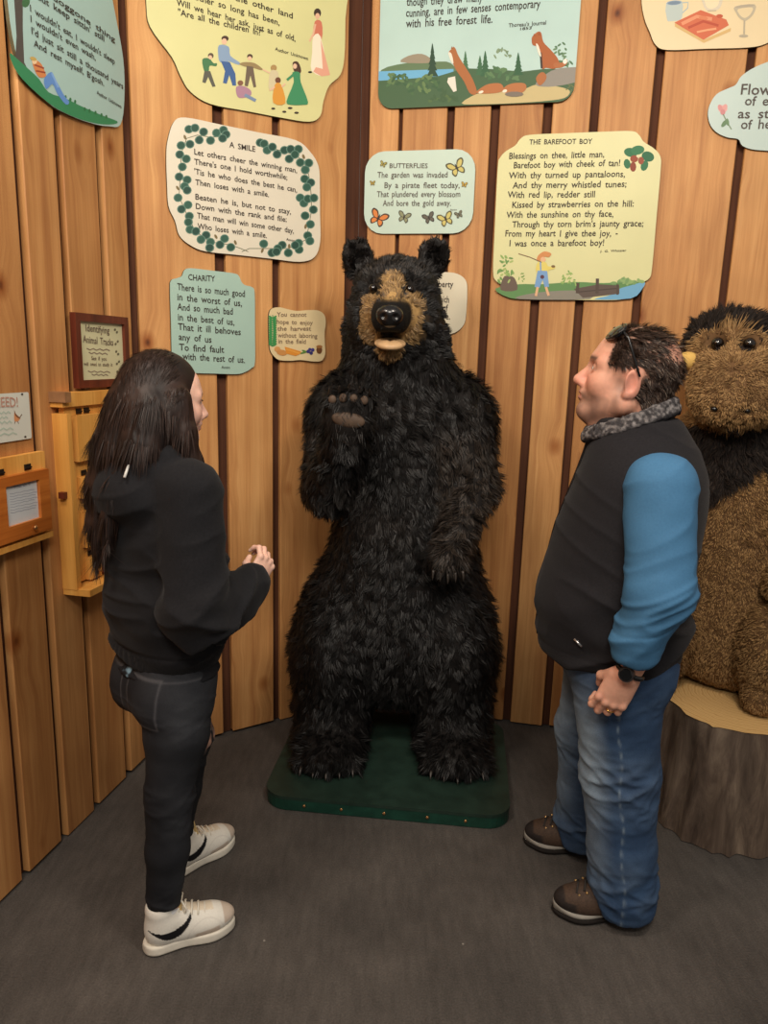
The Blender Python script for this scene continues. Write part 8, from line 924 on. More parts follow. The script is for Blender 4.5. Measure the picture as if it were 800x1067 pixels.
def man():
    ROOT=(.69,2.12,0); H=rad(165)
    t=thing('person','man in black vest and blue shirt facing the bear, sunglasses pushed up on his head','person',ROOT,H)
    HO=(.010,.005,1.640); HS=1.17; HR=rotm(0,-14,0)@rotm(0,0,-3)
    # ---- body
    s=Solid((-.30,-.42,0.0),(.30,.40,1.86),.0032)
    head(s,HO,HS,HR)
    s.cap((-.035,.002,1.57),(-.055,.0,1.42),.066,.078,k=.03); s.ell((.045,0,1.49),(.06,.055,.045),k=.04)
    s.loft([(.86,-.01,0,.15,.17),(1.0,-.005,0,.18,.19),(1.2,-.03,0,.165,.19),(1.36,-.05,0,.13,.17),(1.44,-.05,0,.08,.11)],k=.04)
    LH=(-.044,.288,.872); LR=fr((.40,-.02,-.92),(.92,.0,.40),(0,1,0))
    s.chain([(-.07,.20,1.37),(-.10,.295,1.10),LH],[.055,.042,.028],k=.03); s.chain([(-.05,-.20,1.37),(-.06,-.29,1.10),(.03,-.27,.88)],[.055,.042,.028],k=.03)
    hand(s,LH,LR,1.08,curl=(20,74,44),thumb=((.018,.030,-.008),(.046,.046,-.030),(.074,.036,-.046)))
    hand(s,(.03,-.27,.88),fr((.45,.02,-.89),(.89,0,.45),(0,-1,0)),1.0,curl=(25,40,25))
    for sg,hip,kn,an in ((1,(-.03,.1,.86),(-.06,.105,.5),(-.12,.105,.08)),(-1,(-.01,-.1,.86),(.03,-.14,.5),(.0,-.185,.08))): s.chain([hip,kn,an],[.085,.06,.045],k=.03)
    for (hx,hy),(tx,ty) in (((-.12,.105),(.03,.135)),((.0,-.19),(.15,-.172))): s.cap((hx-.02,hy,.06),(tx,ty,.055),.032,.024,k=.02)
    V,Q=s.flatten(.03).mesh(1)
    P=headloc(V,HO,HS,HR); x,y,z=P.T; inh=(z>-.16)&(V[:,2]>1.47)
    col=np.tile(np.array(lin(214,160,136),np.float32),(len(V),1))
    nz=noise(V,40,3,2)
    col=blend_to(col,lin(196,128,108),smooth01(nz,.1,.7)*.35)
    col=blend_to(col,lin(206,128,112),np.exp(-(((x-.105)/.018)**2+(y/.025)**2+((z+.036)/.022)**2))*.7*inh)
    for sg in (-1,1):
        col=blend_to(col,lin(210,134,116),np.exp(-(((y-sg*.042)/.022)**2+((z+.03)/.022)**2))*(x>.03)*.55*inh)
        col=blend_to(col,lin(206,126,110),np.exp(-(((x+.012)/.03)**2+((z+.012)/.04)**2))*smooth01(sg*y,.070,.08)*.6*inh)
        col=blend_to(col,lin(74,56,46),np.exp(-(((z-.022-.10*(x-.08)*0)/.0055)**2))*smooth01(sg*y,.012,.018)*(1-smooth01(sg*y,.048,.056))*(x>.055)*.85*inh)
        col=blend_to(col,lin(70,46,40),np.exp(-((z+.001)/.0045)**2-((sg*y-.034)/.016)**2)*(x>.062)*.75*inh)
    lips=np.exp(-(((z+.070)/.0095)**2))*(1-smooth01(np.abs(y),.018,.024))*(x>.082); col=blend_to(col,lin(176,104,96),lips*.75*inh)
    beard=smooth01(-z,.052,.066)*smooth01(x,.012,.03)*(1-lips)*(z>-.135); beard=np.maximum(beard,smooth01(-z,.0,.015)*np.exp(-((x-.012)/.014)**2)*(np.abs(y)>.05)*(z>-.09))
    col=blend_to(col,lin(122,98,86),np.clip(beard*.62*(1+.3*nz),0,1)*inh)
    def scalp(P):
        x,y,z=P.T
        n_=noise(P,30,9)*.012
        side=smooth01(.062-x,0,.012)*smooth01(z+n_,.012+.35*np.maximum(x+.0,0)*0,.03)*smooth01(z+1.05*(0.0-x)*0,-.2,0)
        side=np.where(x>-.0,smooth01(z+n_,.018,.03)*smooth01(.064-.20*np.maximum(z-.05,0)*0-x,0,.01)*(1-smooth01(z-.95*(0)-.0,.085,.10)*0),0)
        back=np.where(x<=0,smooth01(z+n_+.0,-.075+.9*np.clip(x+.055,0,.1)*1.0,-.055+.9*np.clip(x+.055,0,.1)),0)
        burn=np.exp(-((x-.022)/.013)**2)*smooth01(z,-.028,-.01)*(np.abs(y)>.05)
        ear=np.exp(-(((x+.012)/.026)**2+((z+.014)/.036)**2))*(np.abs(y)>.072)
        top=smooth01(x,.058,.066)
        m=np.clip(np.maximum.reduce([side,back,burn*.30]),0,1)*(1-top)*(ear<.22)
        bald=1.15*np.exp(-(((x+.078)/.045)**2+((z-.088)/.034)**2))*(np.abs(y)<.085)+.70*smooth01(z,.088,.112)*np.exp(-(((x-.01)/.06)**2+(y/.06)**2))
        return m,np.clip(bald,0,1)
    m,bald=scalp(P); inh2=(V[:,2]>1.5)&inh
    col=blend_to(col,lin(92,72,62),m*(1-.75*bald)*.75*inh2)
    raw('body',V,Q,t,SKIN,col=col)
    eye(t,HO,HS,HR,lin(84,66,50))
    # ---- hair
    keep=(inh2&(m>.05)); fk=keep[Q].all(1); Qh=Q[fk]
    def dens(c):
        mm,b=scalp(headloc(c,HO,HS,HR)); return (mm*(mm>.4)*np.clip(1-1.05*b,.05,1)).astype(np.float32)
    def comb(P,Nr):
        q=headloc(P,HO,HS,HR); d=np.stack([-.8-0*q[:,0],np.sign(q[:,1])*.1,-.55-0*q[:,0]],1); top=q[:,2]>.09; d[top]=np.array([-1,0,.05])
        return d@HR.T+np.stack([noise(P,25,s_) for s_ in (1,2,3)],1)*.55
    def clr(P,rng):
        n=len(P); q=headloc(P,HO,HS,HR); g=blend(lin(32,24,21),lin(74,56,46),rng.random(n)**1.5); gr=(rng.random(n)<.06*smooth01(-q[:,0],-.02,.08)+.02).astype(np.float32); return blend_to(g,lin(130,116,104),gr)
    strands('hair',V,Qh,17000,t,M_HAIRD,lambda P:np.where(headloc(P,HO,HS,HR)[:,2]>.085,.034,.024).astype(np.float32),comb,width=.0019,lift=.26,color=clr,density=dens,clump=.014,clump_amt=.15,curl=.22,seed=5)
    # ---- vest
    s=Solid((-.32,-.34,.76),(.30,.34,1.62),.0055)
    s.loft([(.835,.0,0,.203,.222),(.90,.0,0,.211,.235),(1.0,-.003,0,.209,.24),(1.1,-.012,0,.207,.24),(1.2,-.025,0,.203,.236),(1.3,-.042,0,.190,.228),(1.38,-.048,0,.172,.212),(1.44,-.042,0,.150,.172),(1.49,-.032,0,.130,.128),(1.53,-.022,0,.113,.105)],k=.03,rnd=.012,p=2.15)
    for sg in (-1,1): s.chain([(-.085 if sg>0 else -.06,sg*.262,1.365),(-.10,sg*.30,1.12)],[.097,.088],k=.012,op='-')
    s.cap((-.02,0,1.56),(-.02,0,1.49),.082,.070,k=.01,op='-')
    V,Q=s.mesh(2)
    x,y,z=V.T
    f=ridged(V,(7,7,5),3)*.5+noise(V,(5,5,9),4)*.6
    f=f*(.6+.8*smooth01(1.1-z,0,.2))
    g1=np.clip(ridged(np.stack([z+.55*x+.2*y,x*.35,y*.35],1),(9,5,5),21),-.1,1); g2=np.clip(ridged(np.stack([z-.5*x,x*.4,y*.4],1),(12,6,6),33),-.1,1)
    V=wrinkle(V,Q,.0130,.6*f+g1**2*1.1*smooth01(1.30-z,0,.25)+g2**2*.8*(.35+.65*smooth01(1.2-z,0,.2)))
    seam=np.exp(-((z-1.335+.06*x)/.004)**2)*smooth01(-x,.02,.06)
    V=wrinkle(V,Q,-.002,seam+np.exp(-((z-.872)/.004)**2))
    raw('vest',V,Q,t,M_VEST,col=np.tile(np.array(lin(33,32,35),np.float32),(len(V),1)))
    # sherpa collar
    s=Solid((-.20,-.17,1.38),(.18,.17,1.66),.004); pts=[];n=36
    for i in range(n+1):
        a=2*PI*i/n; cx=math.cos(a); pts.append((-.004+.117*cx,.104*math.sin(a),1.512-.046*cx))
    for i in range(n):
        a=pts[i]; b=pts[i+1]
        s.cap((a[0],a[1],a[2]),(b[0],b[1],b[2]),.014,.014,k=.01); s.cap((a[0]*.95,a[1]*.95,a[2]+.022),(b[0]*.95,b[1]*.95,b[2]+.022),.0105,.0105,k=.01)
    V,Q=s.mesh(1); V=wrinkle(V,Q,.0032,noise(V,130,3)+.5*noise(V,240,8)); nz=noise(V,130,12)
    x,y,z=V.T; out=smooth01(np.hypot(x+.004,y*1.12)-.118,0,.006)*smooth01(1.508-.39*x-z,-.004,.006)
    col=blend(lin(58,56,58),lin(120,116,116),smooth01(nz,-.3,.6)); col=blend_to(col,lin(33,32,35),out); raw('fleece_collar',V,Q,t,M_COLLAR,col=col)
    # zip, pocket zip with its pull
    fx=lambda z:np.interp(z,[.835,.9,1.0,1.1,1.2,1.3,1.38,1.44,1.49],[.203,.211,.206,.195,.178,.148,.124,.108,.100])
    tube('front_zip',t,[(fx(z)+.003,0.004*math.sin(z*30),z) for z in np.linspace(.85,1.48,24)],.0045,M_BLACKPL)
    def vest_pt(x,z,g=.004):
        zs=[.835,.9,1.0,1.1,1.2,1.3]; cx=np.interp(z,zs,[0,0,-.003,-.012,-.025,-.042]); rx=np.interp(z,zs,[.203,.211,.209,.207,.203,.19]); ry=np.interp(z,zs,[.222,.235,.24,.24,.236,.228])
        q=max(0,1-abs((x-cx)/rx)**2.15)**(1/2.15); return (x,ry*q+g,z)
    tube('pocket_zip',t,[vest_pt(.120-.0*z+.028*math.sin((1.10-z)*5),z) for z in np.linspace(1.09,.935,14)],.0038,M_BLACKPL)
    a=vest_pt(.10,.928,.008); b=vest_pt(.078,.912,.008); tube('zip_pull',t,[a,b],.0038,mat('steel_pull',lin(190,190,192),.25,.5,.9))
    # ---- shirt sleeves
    for sg in (1,-1):
        s=Solid((-.24,-.44,.78),(.16,.44,1.50),.0048)
        sh=(-.085,.205,1.36) if sg>0 else (-.06,-.205,1.36); el=(-.100,.288,1.10) if sg>0 else (-.06,-.29,1.09); wr=(-.060,.292,.955) if sg>0 else (.02,-.275,.93)
        s.ell((sh[0],sh[1]-.02*sg,sh[2]),(.088,.07,.085),k=.03); s.chain([sh,el,wr],[.093,.080,.060],k=.02)
        s.cap((wr[0]-.008,wr[1],wr[2]+.045),(wr[0]+.004,wr[1],wr[2]-.012),.062,.058,k=.006)
        s.cap((wr[0]+.004,wr[1],wr[2]-.03),(wr[0]+.018,wr[1],wr[2]-.07),.044,.044,k=.006,op='-')
        V,Q=s.mesh(1); x,y,z=V.T
        w1=ridged(np.stack([x*.55+z*.9,y,z*.5-x],1),(20,9,6),3); w2=ridged(np.stack([z+.5*x,y,x],1),(26,7,7),6)
        mk=smooth01(1.22-z,0,.12)*(1-smooth01(.97-z,0,.03)); V=wrinkle(V,Q,.0085,.3*noise(V,16,5)+np.clip(w1,-.3,1)*(.35+.65*mk)+.75*np.clip(w2,0,1)*mk)
        V=wrinkle(V,Q,-.002,np.exp(-((z-.988+.25*x)/.004)**2))
        raw('shirt_sleeve',V,Q,t,M_SHIRT,col=np.tile(np.array(lin(66,112,150),np.float32),(len(V),1)))
    # ---- jeans
    s=Solid((-.30,-.34,.0),(.24,.30,1.0),.0055)
    s.loft([(.78,-.02,0,.155,.195),(.86,-.015,0,.175,.205),(.96,-.005,0,.18,.20)],k=.03)
    s.ell((-.09,.08,.82),(.105,.10,.11),k=.05); s.ell((-.07,-.09,.82),(.10,.10,.11),k=.05)
    for hip,kn,sn,an,rs in (((-.03,.095,.80),(-.062,.105,.50),(-.092,.107,.25),(-.110,.105,.075),[.132,.106,.097,.098]),((-.005,-.095,.80),(.022,-.14,.50),(.016,-.165,.25),(.012,-.182,.075),[.128,.100,.092,.094])):
        s.chain([hip,kn,sn,an],rs,k=.05)
    for c in ((-.110,.105),(.012,-.182)): s.cap((c[0],c[1],-.06),(c[0],c[1],.02),.10,.088,k=.008,op='-')
    s.ell((.000,.118,.030),(.056,.13,.088),k=.012,op='-'); s.ell((.122,-.185,.030),(.056,.13,.088),k=.012,op='-')
    V,Q=s.mesh(2); x,y,z=V.T
    kf=np.exp(-((z-.46)/.11)**2)+1.15*np.exp(-((z-.13)/.09)**2)+.45*np.exp(-((z-.75)/.08)**2)
    w1=ridged(np.stack([z+.45*x+.3*y,x*.4,y*.4],1),(19,9,9),5); w2=ridged(np.stack([z-.6*x,x*.5,y*.5],1),(24,9,9),8)
    V=wrinkle(V,Q,.0095,(np.clip(w1,-.2,1)*.8+np.clip(w2,-.1,1)*.6)*kf+.25*noise(V,8,2)+.22*ridged(V,(30,30,44),11)*(.3+kf))
    lx=np.where(y>-.03,np.interp(z,[.07,.25,.5,.8],[-.11,-.092,-.062,-.03]),np.interp(z,[.07,.25,.5,.8],[.012,.016,.022,-.005])); ly=np.where(y>-.03,.105,np.interp(z,[.07,.5,.8],[-.182,-.14,-.095]))
    front=smooth01(x-lx,.015,.085)
    fade=front*np.exp(-((z-.56)/.20)**2)+.5*front*np.exp(-((z-.25)/.12)**2)
    col=blend(lin(50,72,102),lin(140,158,174),np.clip(fade*.85+.12*noise(V,9,4)+.10*np.clip(w1,0,1)*kf,0,1))
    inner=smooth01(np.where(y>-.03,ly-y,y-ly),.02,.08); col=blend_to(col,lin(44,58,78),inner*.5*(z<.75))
    seam=np.exp(-((x-lx-.004*np.sin(z*30))/.003)**2)*(y>ly)*(y>-.03); col=blend_to(col,lin(140,158,172),seam*.55*(.5+.5*np.sin(z*160)))
    raw('jeans',V,Q,t,M_DENIM,col=col)
    # back pocket patch
    # ---- boots
    boot(t,(-.195,.088,0),rad(11)); boot(t,(-.085,-.192,0),rad(4))
    # ---- watch and ring on the left hand
    ax=LR[:,0]; c=np.array(LH)-ax*.012; yv,zv=LR[:,1],LR[:,2]
    tube('watch_strap',t,[c+yv*.034*math.cos(a)+zv*.029*math.sin(a) for a in np.linspace(0,2*PI,28,endpoint=False)],.0075,M_BLACKPL,closed=True)
    wc=c+zv*.030+yv*.010; nrm=unit(zv+.35*yv)
    def disc(name,c,nr,r,h,m,seg=28):
        nr=Vector(nr).normalized(); u=nr.orthogonal().normalized(); w_=nr.cross(u); bm=bmesh.new(); c=Vector(c)
        lo=[bm.verts.new(c+(u*math.cos(2*PI*i/seg)+w_*math.sin(2*PI*i/seg))*r) for i in range(seg)]; hi=[bm.verts.new(c+nr*h+(u*math.cos(2*PI*i/seg)+w_*math.sin(2*PI*i/seg))*r*.94) for i in range(seg)]
        for i in range(seg): bm.faces.new((lo[i],lo[(i+1)%seg],hi[(i+1)%seg],hi[i]))
        bm.faces.new(hi); bm.faces.new(lo[::-1]); return frombm(name,bm,t,m,False,.0008)
    wcase=disc('watch_case',wc,nrm,.021,.012,mat('watch_steel',lin(70,70,74),.3,.5,.8)); disc('watch_face',wc+nrm*.0122,nrm,.016,.001,M_LENS)
    # ring finger: third finger of the hand builder, first joint
    ang=rad(20+6); a=rad(-.5*3); base=np.array([.087,-.0102,.001]); d=np.array([math.cos(ang)*math.cos(a),math.cos(ang)*math.sin(a),-math.sin(ang)])
    pc=base+d*.080*.46*.55; rc=np.array(LH)+LR@(pc*1.08); dw=LR@d; u=unit(np.cross(dw,LR[:,1])); v=np.cross(dw,u)
    tube('ring',t,[rc+(u*math.cos(q)+v*math.sin(q))*.0108 for q in np.linspace(0,2*PI,24,endpoint=False)],.0019,M_GOLD,closed=True)
    # ---- sunglasses on top of the head
    g=bpy.data.objects.new('sunglasses',None); C.objects.link(g); g.parent=t; g.empty_display_size=.04
    W=lambda p:np.asarray(HO)+HR@(np.array(p)*HS)
    for sg in (1,-1):
        s=Solid((-.2,-.2,1.55),(.2,.2,1.9),.0032); s.frame(HR@rotm(0,-36,sg*18),W((.060,sg*.047,.090)),HS); s.ell((0,0,0),(.011,.036,.026),k=.004); s.ell((-.012,0,0),(.0115,.040,.030),k=.004,op='-'); s.frame()
        raw('lens',*s.mesh(1),g,M_LENS)
        tube('temple_arm',g,[W((.046,sg*.080,.094)),W((.030,sg*.088,.082)),W((.008,sg*.090,.050)),W((-.010,sg*.089,.024)),W((-.022,sg*.087,.008))],[.0045,.0042,.0036,.0034,.003],M_BLACKPL)
        tube('rim',g,[W((.062-.026*math.cos(a)*.58-.010*math.sin(a),sg*(.047+.035*math.sin(a)),.092+.026*math.cos(a)*.80)) for a in np.linspace(0,2*PI,26,endpoint=False)],.0032,M_BLACKPL,closed=True)
    tube('bridge',g,[W((.070,-.012,.098)),W((.071,0,.101)),W((.070,.012,.098))],.0036,M_BLACKPL)
    return t
man()
# ------------------------------------------------------------------ the girl in the black hoodie
M_HOOD=colmat('black_hoodie',.9,.15,160,.15,.3,600,Sheen_Weight=.05,Sheen_Roughness=.5)
M_HAIRG=colmat('dark_long_hair',.48,.25,90,.15)
M_SNK=colmat('sneaker_leather',.5,.35,200,.04,.12,300); M_SOLEW=plain('sneaker_sole',(226,220,206),.6); M_LACEW=plain('white_lace',(230,222,206),.75); M_SOCK=plain('white_sock',(226,226,228),.9,var=.05,scale=120)
def sneaker(parent,o,heading):
    st=bpy.data.objects.new('sneaker',None); C.objects.link(st); st.parent=parent; st.location=o; st.rotation_euler=(0,0,heading); st.empty_display_size=.05
    L_=.262
    s=foot_solid(.0035,L_,.049,.003,.033,.002); raw('sole',*s.mesh(1),st,M_SOLEW)
    s=Solid((-.02,-.075,.025),(.28,.075,.16),.0028)
    s.ell((.052,0,.068),(.048,.040,.062),k=.02); s.ell((.188,.004,.050),(.074,.046,.036),k=.03); s.cap((.085,0,.092),(.185,.003,.056),.038,.033,k=.03); s.ell((.12,.002,.050),(.09,.041,.040),k=.02)
    s.cap((.055,0,.07),(.052,0,.128),.041,.044,k=.015); s.cap((.052,0,.15),(.052,0,.125),.036,.034,k=.006,op='-')
    s.flatten(.031); V,Q=s.mesh(1); x,y,z=V.T; ay=np.abs(y-.004)
    col=np.tile(np.array(lin(232,228,218),np.float32),(len(V),1))
    suede=smooth01(x,.222,.226)*smooth01(z,.045,.052); low=smooth01(x,.132,.145)*(1-smooth01(x,.205,.215))*(1-smooth01(z-.10*(x-.13),.044,.047)); col=blend_to(col,lin(202,186,170),np.maximum(suede,low))
    tongue=(ay<.020)*smooth01(x,.09,.10)*(1-smooth01(x,.195,.2)); col=blend_to(col,lin(222,204,176),tongue*.7)
    # black curved stroke on both sides
    t_=np.clip((x-.012)/.118,0,1); mid=.086-.062*t_+.075*t_**3.0; wd=.0015+.0125*np.sin(np.clip(t_,0,1)*PI*.80)**1.3
    sw=(np.abs(z-mid)<wd)*(x>.012)*(x<.130)*(ay>.016); col=blend_to(col,lin(22,22,26),sw.astype(np.float32))
    col=blend_to(col,lin(206,200,192),np.exp(-((np.hypot(x-.17,z-.03)-.052)/.0016)**2)*.5*(ay>.02))
    raw('upper',V,Q,st,M_SNK,col=col)
    for i in range(6):
        xx=.192-i*.018; zz=.090+i*.0078+max(0,i-4)*.004
        tube('lace',st,[(xx-.006,-.026,zz-.012),(xx-.002,-.012,zz+.001),(xx+.002,.012,zz+.002),(xx+.006,.028,zz-.010)],.0030,M_LACEW)
    tube('lace',st,[(.100,.004,.135),(.108,-.018,.146),(.118,-.034,.128),(.114,-.024,.112),(.102,-.004,.132)],.0028,M_LACEW)
    tube('lace',st,[(.100,-.002,.135),(.108,.022,.147),(.118,.036,.130),(.113,.026,.113),(.102,.006,.132)],.0028,M_LACEW)
    tg=Solid((.06,-.04,.09),(.14,.04,.19),.003); tg.cap((.106,0,.11),(.092,0,.160),.022,.021,k=.0,flat=.35,fax=0); raw('tongue',*tg.mesh(1),st,plain('tongue_pad',(214,184,128),.8) if bpy.data.materials.get('tongue_pad') is None else bpy.data.materials['tongue_pad'])
    return st
def girl():
    ROOT=(-.54,1.97,0); H=rad(45)
    t=thing('person','girl with long dark hair in black hoodie, ripped black jeans and white sneakers','person',ROOT,H)
    HO=(-.038,.020,1.549); HS=.945; HR=rotm(0,0,-9)@rotm(0,2,0)
    RH=(.158,-.090,1.030); RR_=fr((.62,.10,.78),(-.78,.0,.62))
    s=Solid((-.30,-.30,0),(.34,.34,1.72),.0032)
    head(s,HO,HS,HR,True)
    s.cap((-.058,.022,1.47),(-.085,.028,1.34),.050,.056,k=.03)
    s.loft([(.80,-.055,.03,.09,.13),(.95,-.055,.03,.085,.12),(1.15,-.05,.03,.10,.135),(1.30,-.06,.03,.085,.14),(1.38,-.075,.03,.05,.08)],k=.03)
    s.chain([(-.058,-.12,1.325),(-.082,-.182,1.04),RH],[.042,.034,.024],k=.03)
    s.chain([(-.058,.185,1.325),(-.05,.235,1.07),(.06,.20,.88)],[.042,.034,.024],k=.03)
    hand(s,RH,RR_,.90,curl=(38,58,34),spread=4,thumb=((.018,.030,-.008),(.048,.046,-.026),(.076,.036,-.040)))
    hand(s,(.06,.20,.88),fr((.35,-.05,-.93),(.93,0,.35),(0,1,0)),.88,curl=(30,45,25))
    LEG=(((-.062,-.045,.80),(-.115,-.072,.48),(-.138,-.068,.09)),((-.055,.105,.80),(.072,.148,.50),(.035,.182,.09)))
    FT=(((-.200,-.048),rad(-20)),((.0,.180),rad(3)))
    for l in LEG: s.chain(l,[.075,.05,.036],k=.03)
    for (o,a) in FT:
        d=np.array([math.cos(a),math.sin(a)]); s.cap((o[0]+d[0]*.05,o[1]+d[1]*.05,.055),(o[0]+d[0]*.20,o[1]+d[1]*.20,.050),.028,.022,k=.02)
    V,Q=s.flatten(.03).mesh(1)
    P=headloc(V,HO,HS,HR); x,y,z=P.T; inh=(z>-.15)&(V[:,2]>1.38); nz=noise(V,40,3,2)
    col=np.tile(np.array(lin(232,186,166),np.float32),(len(V),1)); col=blend_to(col,lin(222,164,146),smooth01(nz,.1,.7)*.25)
    for sg in (-1,1):
        col=blend_to(col,lin(228,160,146),np.exp(-(((y-sg*.042)/.022)**2+((z+.032)/.022)**2))*(x>.03)*.45*inh)
        col=blend_to(col,lin(60,42,36),np.exp(-(((z-.020)/.0045)**2))*smooth01(sg*y,.014,.02)*(1-smooth01(sg*y,.046,.054))*(x>.055)*.8*inh)
        col=blend_to(col,lin(40,28,26),np.exp(-((z+.0005)/.0042)**2-((sg*y-.036)/.016)**2)*(x>.06)*.9*inh)
    lips=np.exp(-(((z+.070)/.010)**2))*(1-smooth01(np.abs(y),.017,.023))*(x>.082); col=blend_to(col,lin(196,112,108),lips*.85*inh)
    raw('body',V,Q,t,SKIN,col=col); eye(t,HO,HS,HR,lin(70,48,34))
    for sg in (-1,1): tube('eyelashes',t,[np.asarray(HO)+HR@(np.array(p)*HS) for p in ((.087,sg*.022,.004),(.093,sg*.033,.0045),(.088,sg*.045,.0035))],.0016,M_BLACKPL)
    # ---- hair: cap, curtain down the back, locks beside the face
    s=Solid((-.34,-.22,1.02),(.12,.26,1.74),.0045); s.frame(HR,HO,HS)
    s.ell((-.020,0,.042),(.108,.087,.096),k=.02); s.ell((-.045,0,-.02),(.088,.088,.11),k=.04)
    s.frame()
    s.chain([(-.110,.035,1.52),(-.140,.050,1.43),(-.182,.072,1.33),(-.208,.078,1.23),(-.222,.070,1.15)],[.083,.076,.052,.030,.010],k=.03)
    s.chain([(-.095,-.030,1.52),(-.130,-.030,1.44),(-.182,-.012,1.35),(-.212,.008,1.26),(-.228,.012,1.19)],[.062,.056,.032,.018,.006],k=.03)
    s.chain([(-.10,.085,1.52),(-.13,.12,1.42),(-.165,.125,1.30),(-.19,.11,1.20)],[.060,.060,.045,.015],k=.03)
    s.chain([(-.050,-.068,1.56),(-.044,-.076,1.47),(-.026,-.082,1.39),(-.006,-.088,1.32),(.006,-.090,1.27)],[.030,.031,.026,.017,.006],k=.02)
    s.chain([(-.03,.112,1.56),(-.015,.118,1.47),(.01,.115,1.37),(.03,.105,1.27)],[.030,.034,.028,.010],k=.02)
    s.frame(HR,HO,HS); s.ell((.100,0,-.045),(.084,.078,.118),k=.012,op='-'); s.ell((.100,0,.035),(.038,.048,.055),k=.01,op='-'); s.frame()
    V,Q=s.mesh(2); V=wrinkle(V,Q,.003,ridged(np.stack([V[:,0],V[:,1],V[:,2]*.08],1),(60,60,20),4)*smooth01(1.62-V[:,2],0,.1))
    hb=blend(lin(46,33,29),lin(30,23,22),smooth01(noise(V,(30,30,3),5),-.3,.4))
    hr=raw('hair',V,Q,t,M_HAIRG,col=hb)
    def comb(P,Nr):
        d=np.tile(np.array([-.10,.02,-1.0],np.float32),(len(P),1)); q=headloc(P,HO,HS,HR); top=q[:,2]>.02
        dd=np.stack([-.9-0*q[:,0],np.clip(q[:,1]/.06,-1,1)*.9,-.4-.6*np.clip(-q[:,0]/.08,0,1)],1); d[top]=dd[top]; return d+np.stack([noise(P,(14,14,4),s_) for s_ in (1,2,3)],1)*.07
    def clr(P,rng): n=len(P); return blend(lin(30,22,20),lin(74,54,46),rng.random(n)**2*(.35+.65*smooth01(noise(P,(25,25,4),8),-.2,.5)))
    strands('strand',V,Q,14000,hr,M_HAIRG,lambda P:np.where(P[:,2]>1.56,.035,.075).astype(np.float32),comb,width=.0016,lift=.0,color=clr,density=lambda P:(1-.999*smooth01(headloc(P,HO,HS,HR)[:,0],.015,.03)*(P[:,2]>1.40)).astype(np.float32),clump=.02,clump_amt=.0,curl=.025,seed=12)
    # ---- hoodie
    s=Solid((-.30,-.32,.78),(.24,.34,1.52),.005)
    s.loft([(.838,-.050,.03,.116,.166),(.875,-.050,.03,.126,.178),(.93,-.052,.03,.138,.190),(1.02,-.054,.03,.136,.183),(1.12,-.052,.03,.134,.180),(1.22,-.055,.03,.128,.182),(1.31,-.066,.03,.110,.172),(1.375,-.078,.03,.090,.140),(1.42,-.086,.03,.072,.095),(1.45,-.088,.03,.062,.072)],k=.03,rnd=.012,p=2.15)
    RS=[(-.058,-.135,1.325),(-.082,-.186,1.035),(.135,-.098,1.022)]; LS=[(-.058,.195,1.325),(-.05,.238,1.07),(.047,.203,.905)]
    s.ell((-.060,-.11,1.335),(.075,.07,.075),k=.04); s.chain(RS,[.072,.070,.044],k=.03); s.ell((.128,-.10,1.022),(.03,.044,.046),k=.02)
    s.ell((-.060,.17,1.335),(.075,.07,.075),k=.04); s.chain(LS,[.072,.066,.046],k=.03)
    for a,b in ((RS[2],RH),(LS[2],(.06,.20,.88))):
        a=np.array(a); b=np.array(b); d=(b-a)/np.linalg.norm(b-a); s.cap(a+d*.03,a+d*.09,.032,.034,k=.006,op='-')
    # hood lying on the back
    s.ell((-.165,.02,1.315),(.072,.120,.082),rotm(0,-20,0),k=.03); s.ell((-.130,.025,1.39),(.075,.115,.05),k=.03)
    s.cap((-.09,-.075,1.415),(.0,-.035,1.36),.03,.02,k=.02); s.cap((-.09,.13,1.415),(.0,.09,1.36),.03,.02,k=.02)
    s.cap((-.065,.025,1.50),(-.07,.025,1.42),.062,.056,k=.015,op='-')
    V,Q=s.mesh(2); x,y,z=V.T
    bodyw=ridged(np.stack([z+.35*x-.2*y,x*.4,y*.5],1),(13,6,6),3); w2=ridged(np.stack([z-.5*x,x*.5,y*.4],1),(17,7,7),9)
    mk=.35+.7*np.exp(-(((x+.07)/.05)**2+((z-1.05)/.12)**2))*(y<-.1)+.5*np.exp(-((y+.16)/.05)**2)*(x>-.04)*(z<1.1)+.9*np.exp(-((z-.95)/.10)**2)+.6*np.exp(-((z-1.10)/.08)**2)
    V=wrinkle(V,Q,.0150,(np.clip(bodyw,-.2,1)**2*1.0+np.clip(w2,-.1,1)**2*.8)*mk+.3*noise(V,9,6))
    x,y,z=V.T
    V=wrinkle(V,Q,-.004,np.exp(-((z-.893)/.005)**2)*(x<.09)); V=wrinkle(V,Q,.0012,np.sin(np.arctan2(y-.03,x+.05)*130)*(z<.888)*(x<.1))
    raw('hoodie',V,Q,t,M_HOOD,col=np.tile(np.array(lin(27,27,30),np.float32),(len(V),1)))
    tube('hood_drawstring_tip',t,[(-.185,-.055,1.398),(-.205,-.072,1.372)],.0035,mat('drawstring',lin(206,204,200),.5))
    # shirt hem peeping out
    s=Solid((-.26,-.20,.74),(.16,.26,.90),.004); s.loft([(.812,-.054,.03,.130,.178),(.84,-.05,.03,.118,.168),(.88,-.05,.03,.115,.165)],rnd=.004)
    V,Q=s.mesh(1); V=wrinkle(V,Q,.003,ridged(V,(30,30,8),3)); nz=noise(V,70,4); bk=smooth01(-V[:,0],.10,.13)*(1-smooth01(V[:,1],.04,.07)); colr=blend(lin(30,31,35),lin(120,150,168),smooth01(nz,.05,.35)*bk); colr=blend_to(colr,lin(110,164,196),smooth01(V[:,0],.055,.065)); raw('shirt',V,Q,t,M_SHIRT,col=colr)
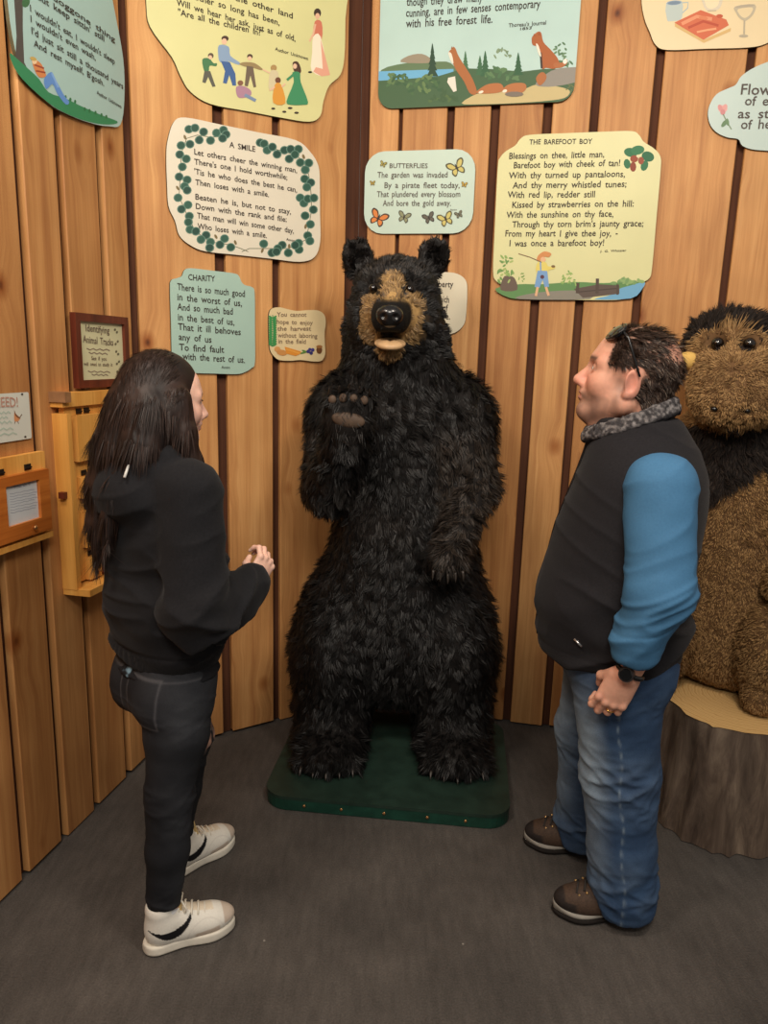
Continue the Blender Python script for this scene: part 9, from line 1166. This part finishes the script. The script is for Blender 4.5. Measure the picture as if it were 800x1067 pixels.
    # ---- jeans
    s=Solid((-.26,-.22,0),(.20,.28,.90),.0045)
    s.loft([(.70,-.06,.03,.105,.150),(.78,-.060,.03,.122,.168),(.855,-.052,.03,.112,.160)],k=.03)
    for y in (-.040,.100): s.ell((-.100,y,.745),(.080,.080,.085),k=.05)
    s.chain([LEG[0][0],(-.082,-.060,.64),LEG[0][1],(-.128,-.072,.31),(-.140,-.066,.165)],[.098,.084,.061,.058,.047],k=.03)
    s.chain([LEG[1][0],(.012,.13,.64),LEG[1][1],(.050,.167,.31),(.039,.178,.165)],[.096,.088,.070,.061,.047],k=.03)
    for l in LEG: s.cap((l[2][0],l[2][1],.02),(l[2][0],l[2][1],.078),.06,.06,k=.006,op='-')
    V,Q=s.mesh(2); x,y,z=V.T
    kf=np.exp(-((z-.46)/.08)**2)+.9*np.exp(-((z-.14)/.08)**2)+.7*np.exp(-((z-.70)/.06)**2)*(x<.02)
    w1=ridged(np.stack([z+.4*x,x*.4,y*.4],1),(26,9,9),5); w2=ridged(np.stack([z-.5*x,x*.5,y*.5],1),(34,9,9),8)
    V=wrinkle(V,Q,.0058,(np.clip(w1,-.2,1)*.8+np.clip(w2,-.1,1)*.5)*kf+.2*noise(V,10,2)+.2*ridged(V,(40,40,50),3)*kf)
    x,y,z=V.T
    col=blend(lin(32,33,37),lin(60,62,67),np.clip(.4*noise(V,10,4)+.35*np.clip(w1,0,1)*kf+.3*smooth01(z,.62,.75),0,1))
    far=(y>.06); rip=far*(np.exp(-(((z-.585)/.04)**2))+.8*np.exp(-(((z-.49)/.02)**2)))*smooth01(x-.8*(y-.13),.055,.085)*smooth01(noise(V,60,9),-.5,-.1)
    col=blend_to(col,lin(206,160,140),np.clip(rip,0,1)*(z<.65)); thread=far*smooth01(x,.03,.06)*(np.abs(noise(V,(20,20,160),3))<.08)*np.exp(-(((z-.55)/.08)**2)); col=blend_to(col,lin(150,146,142),thread*.6)
    rip2=(~far)*(np.exp(-(((z-.50)/.010)**2)))*smooth01(x,-.03,.0)*.7; col=blend_to(col,lin(120,110,104),rip2)
    pk=lambda cx,cy:0
    for yy in (-.045,.105):
        dy=(y-yy)/.058; dz=(z-.762)/.068; pe=np.maximum(np.abs(dy),np.abs(dz)); line=np.exp(-((pe-1)/.045)**2)*(x<-.10)*(pe<1.2); col=blend_to(col,lin(92,92,96),line*.6)
    belt=np.exp(-((z-.826)/.003)**2); col=blend_to(col,lin(90,90,94),belt*.5)
    raw('jeans',V,Q,t,M_BDENIM,col=col)
    # ---- socks and sneakers
    for l,(o,a) in zip(LEG,FT):
        d=np.array([math.cos(a),math.sin(a)]); c=(o[0]+d[0]*.052,o[1]+d[1]*.052)
        s=Solid((c[0]-.08,c[1]-.08,.05),(c[0]+.08,c[1]+.08,.2),.0035); s.cap((c[0],c[1],.075),(l[2][0],l[2][1],.125),.0375,.040,k=.0); V,Q=s.mesh(1); V=wrinkle(V,Q,.002,ridged(V,(10,10,90),3)); raw('sock',V,Q,t,M_SOCK)
        sneaker(t,(o[0],o[1],0),a)
    return t
girl()
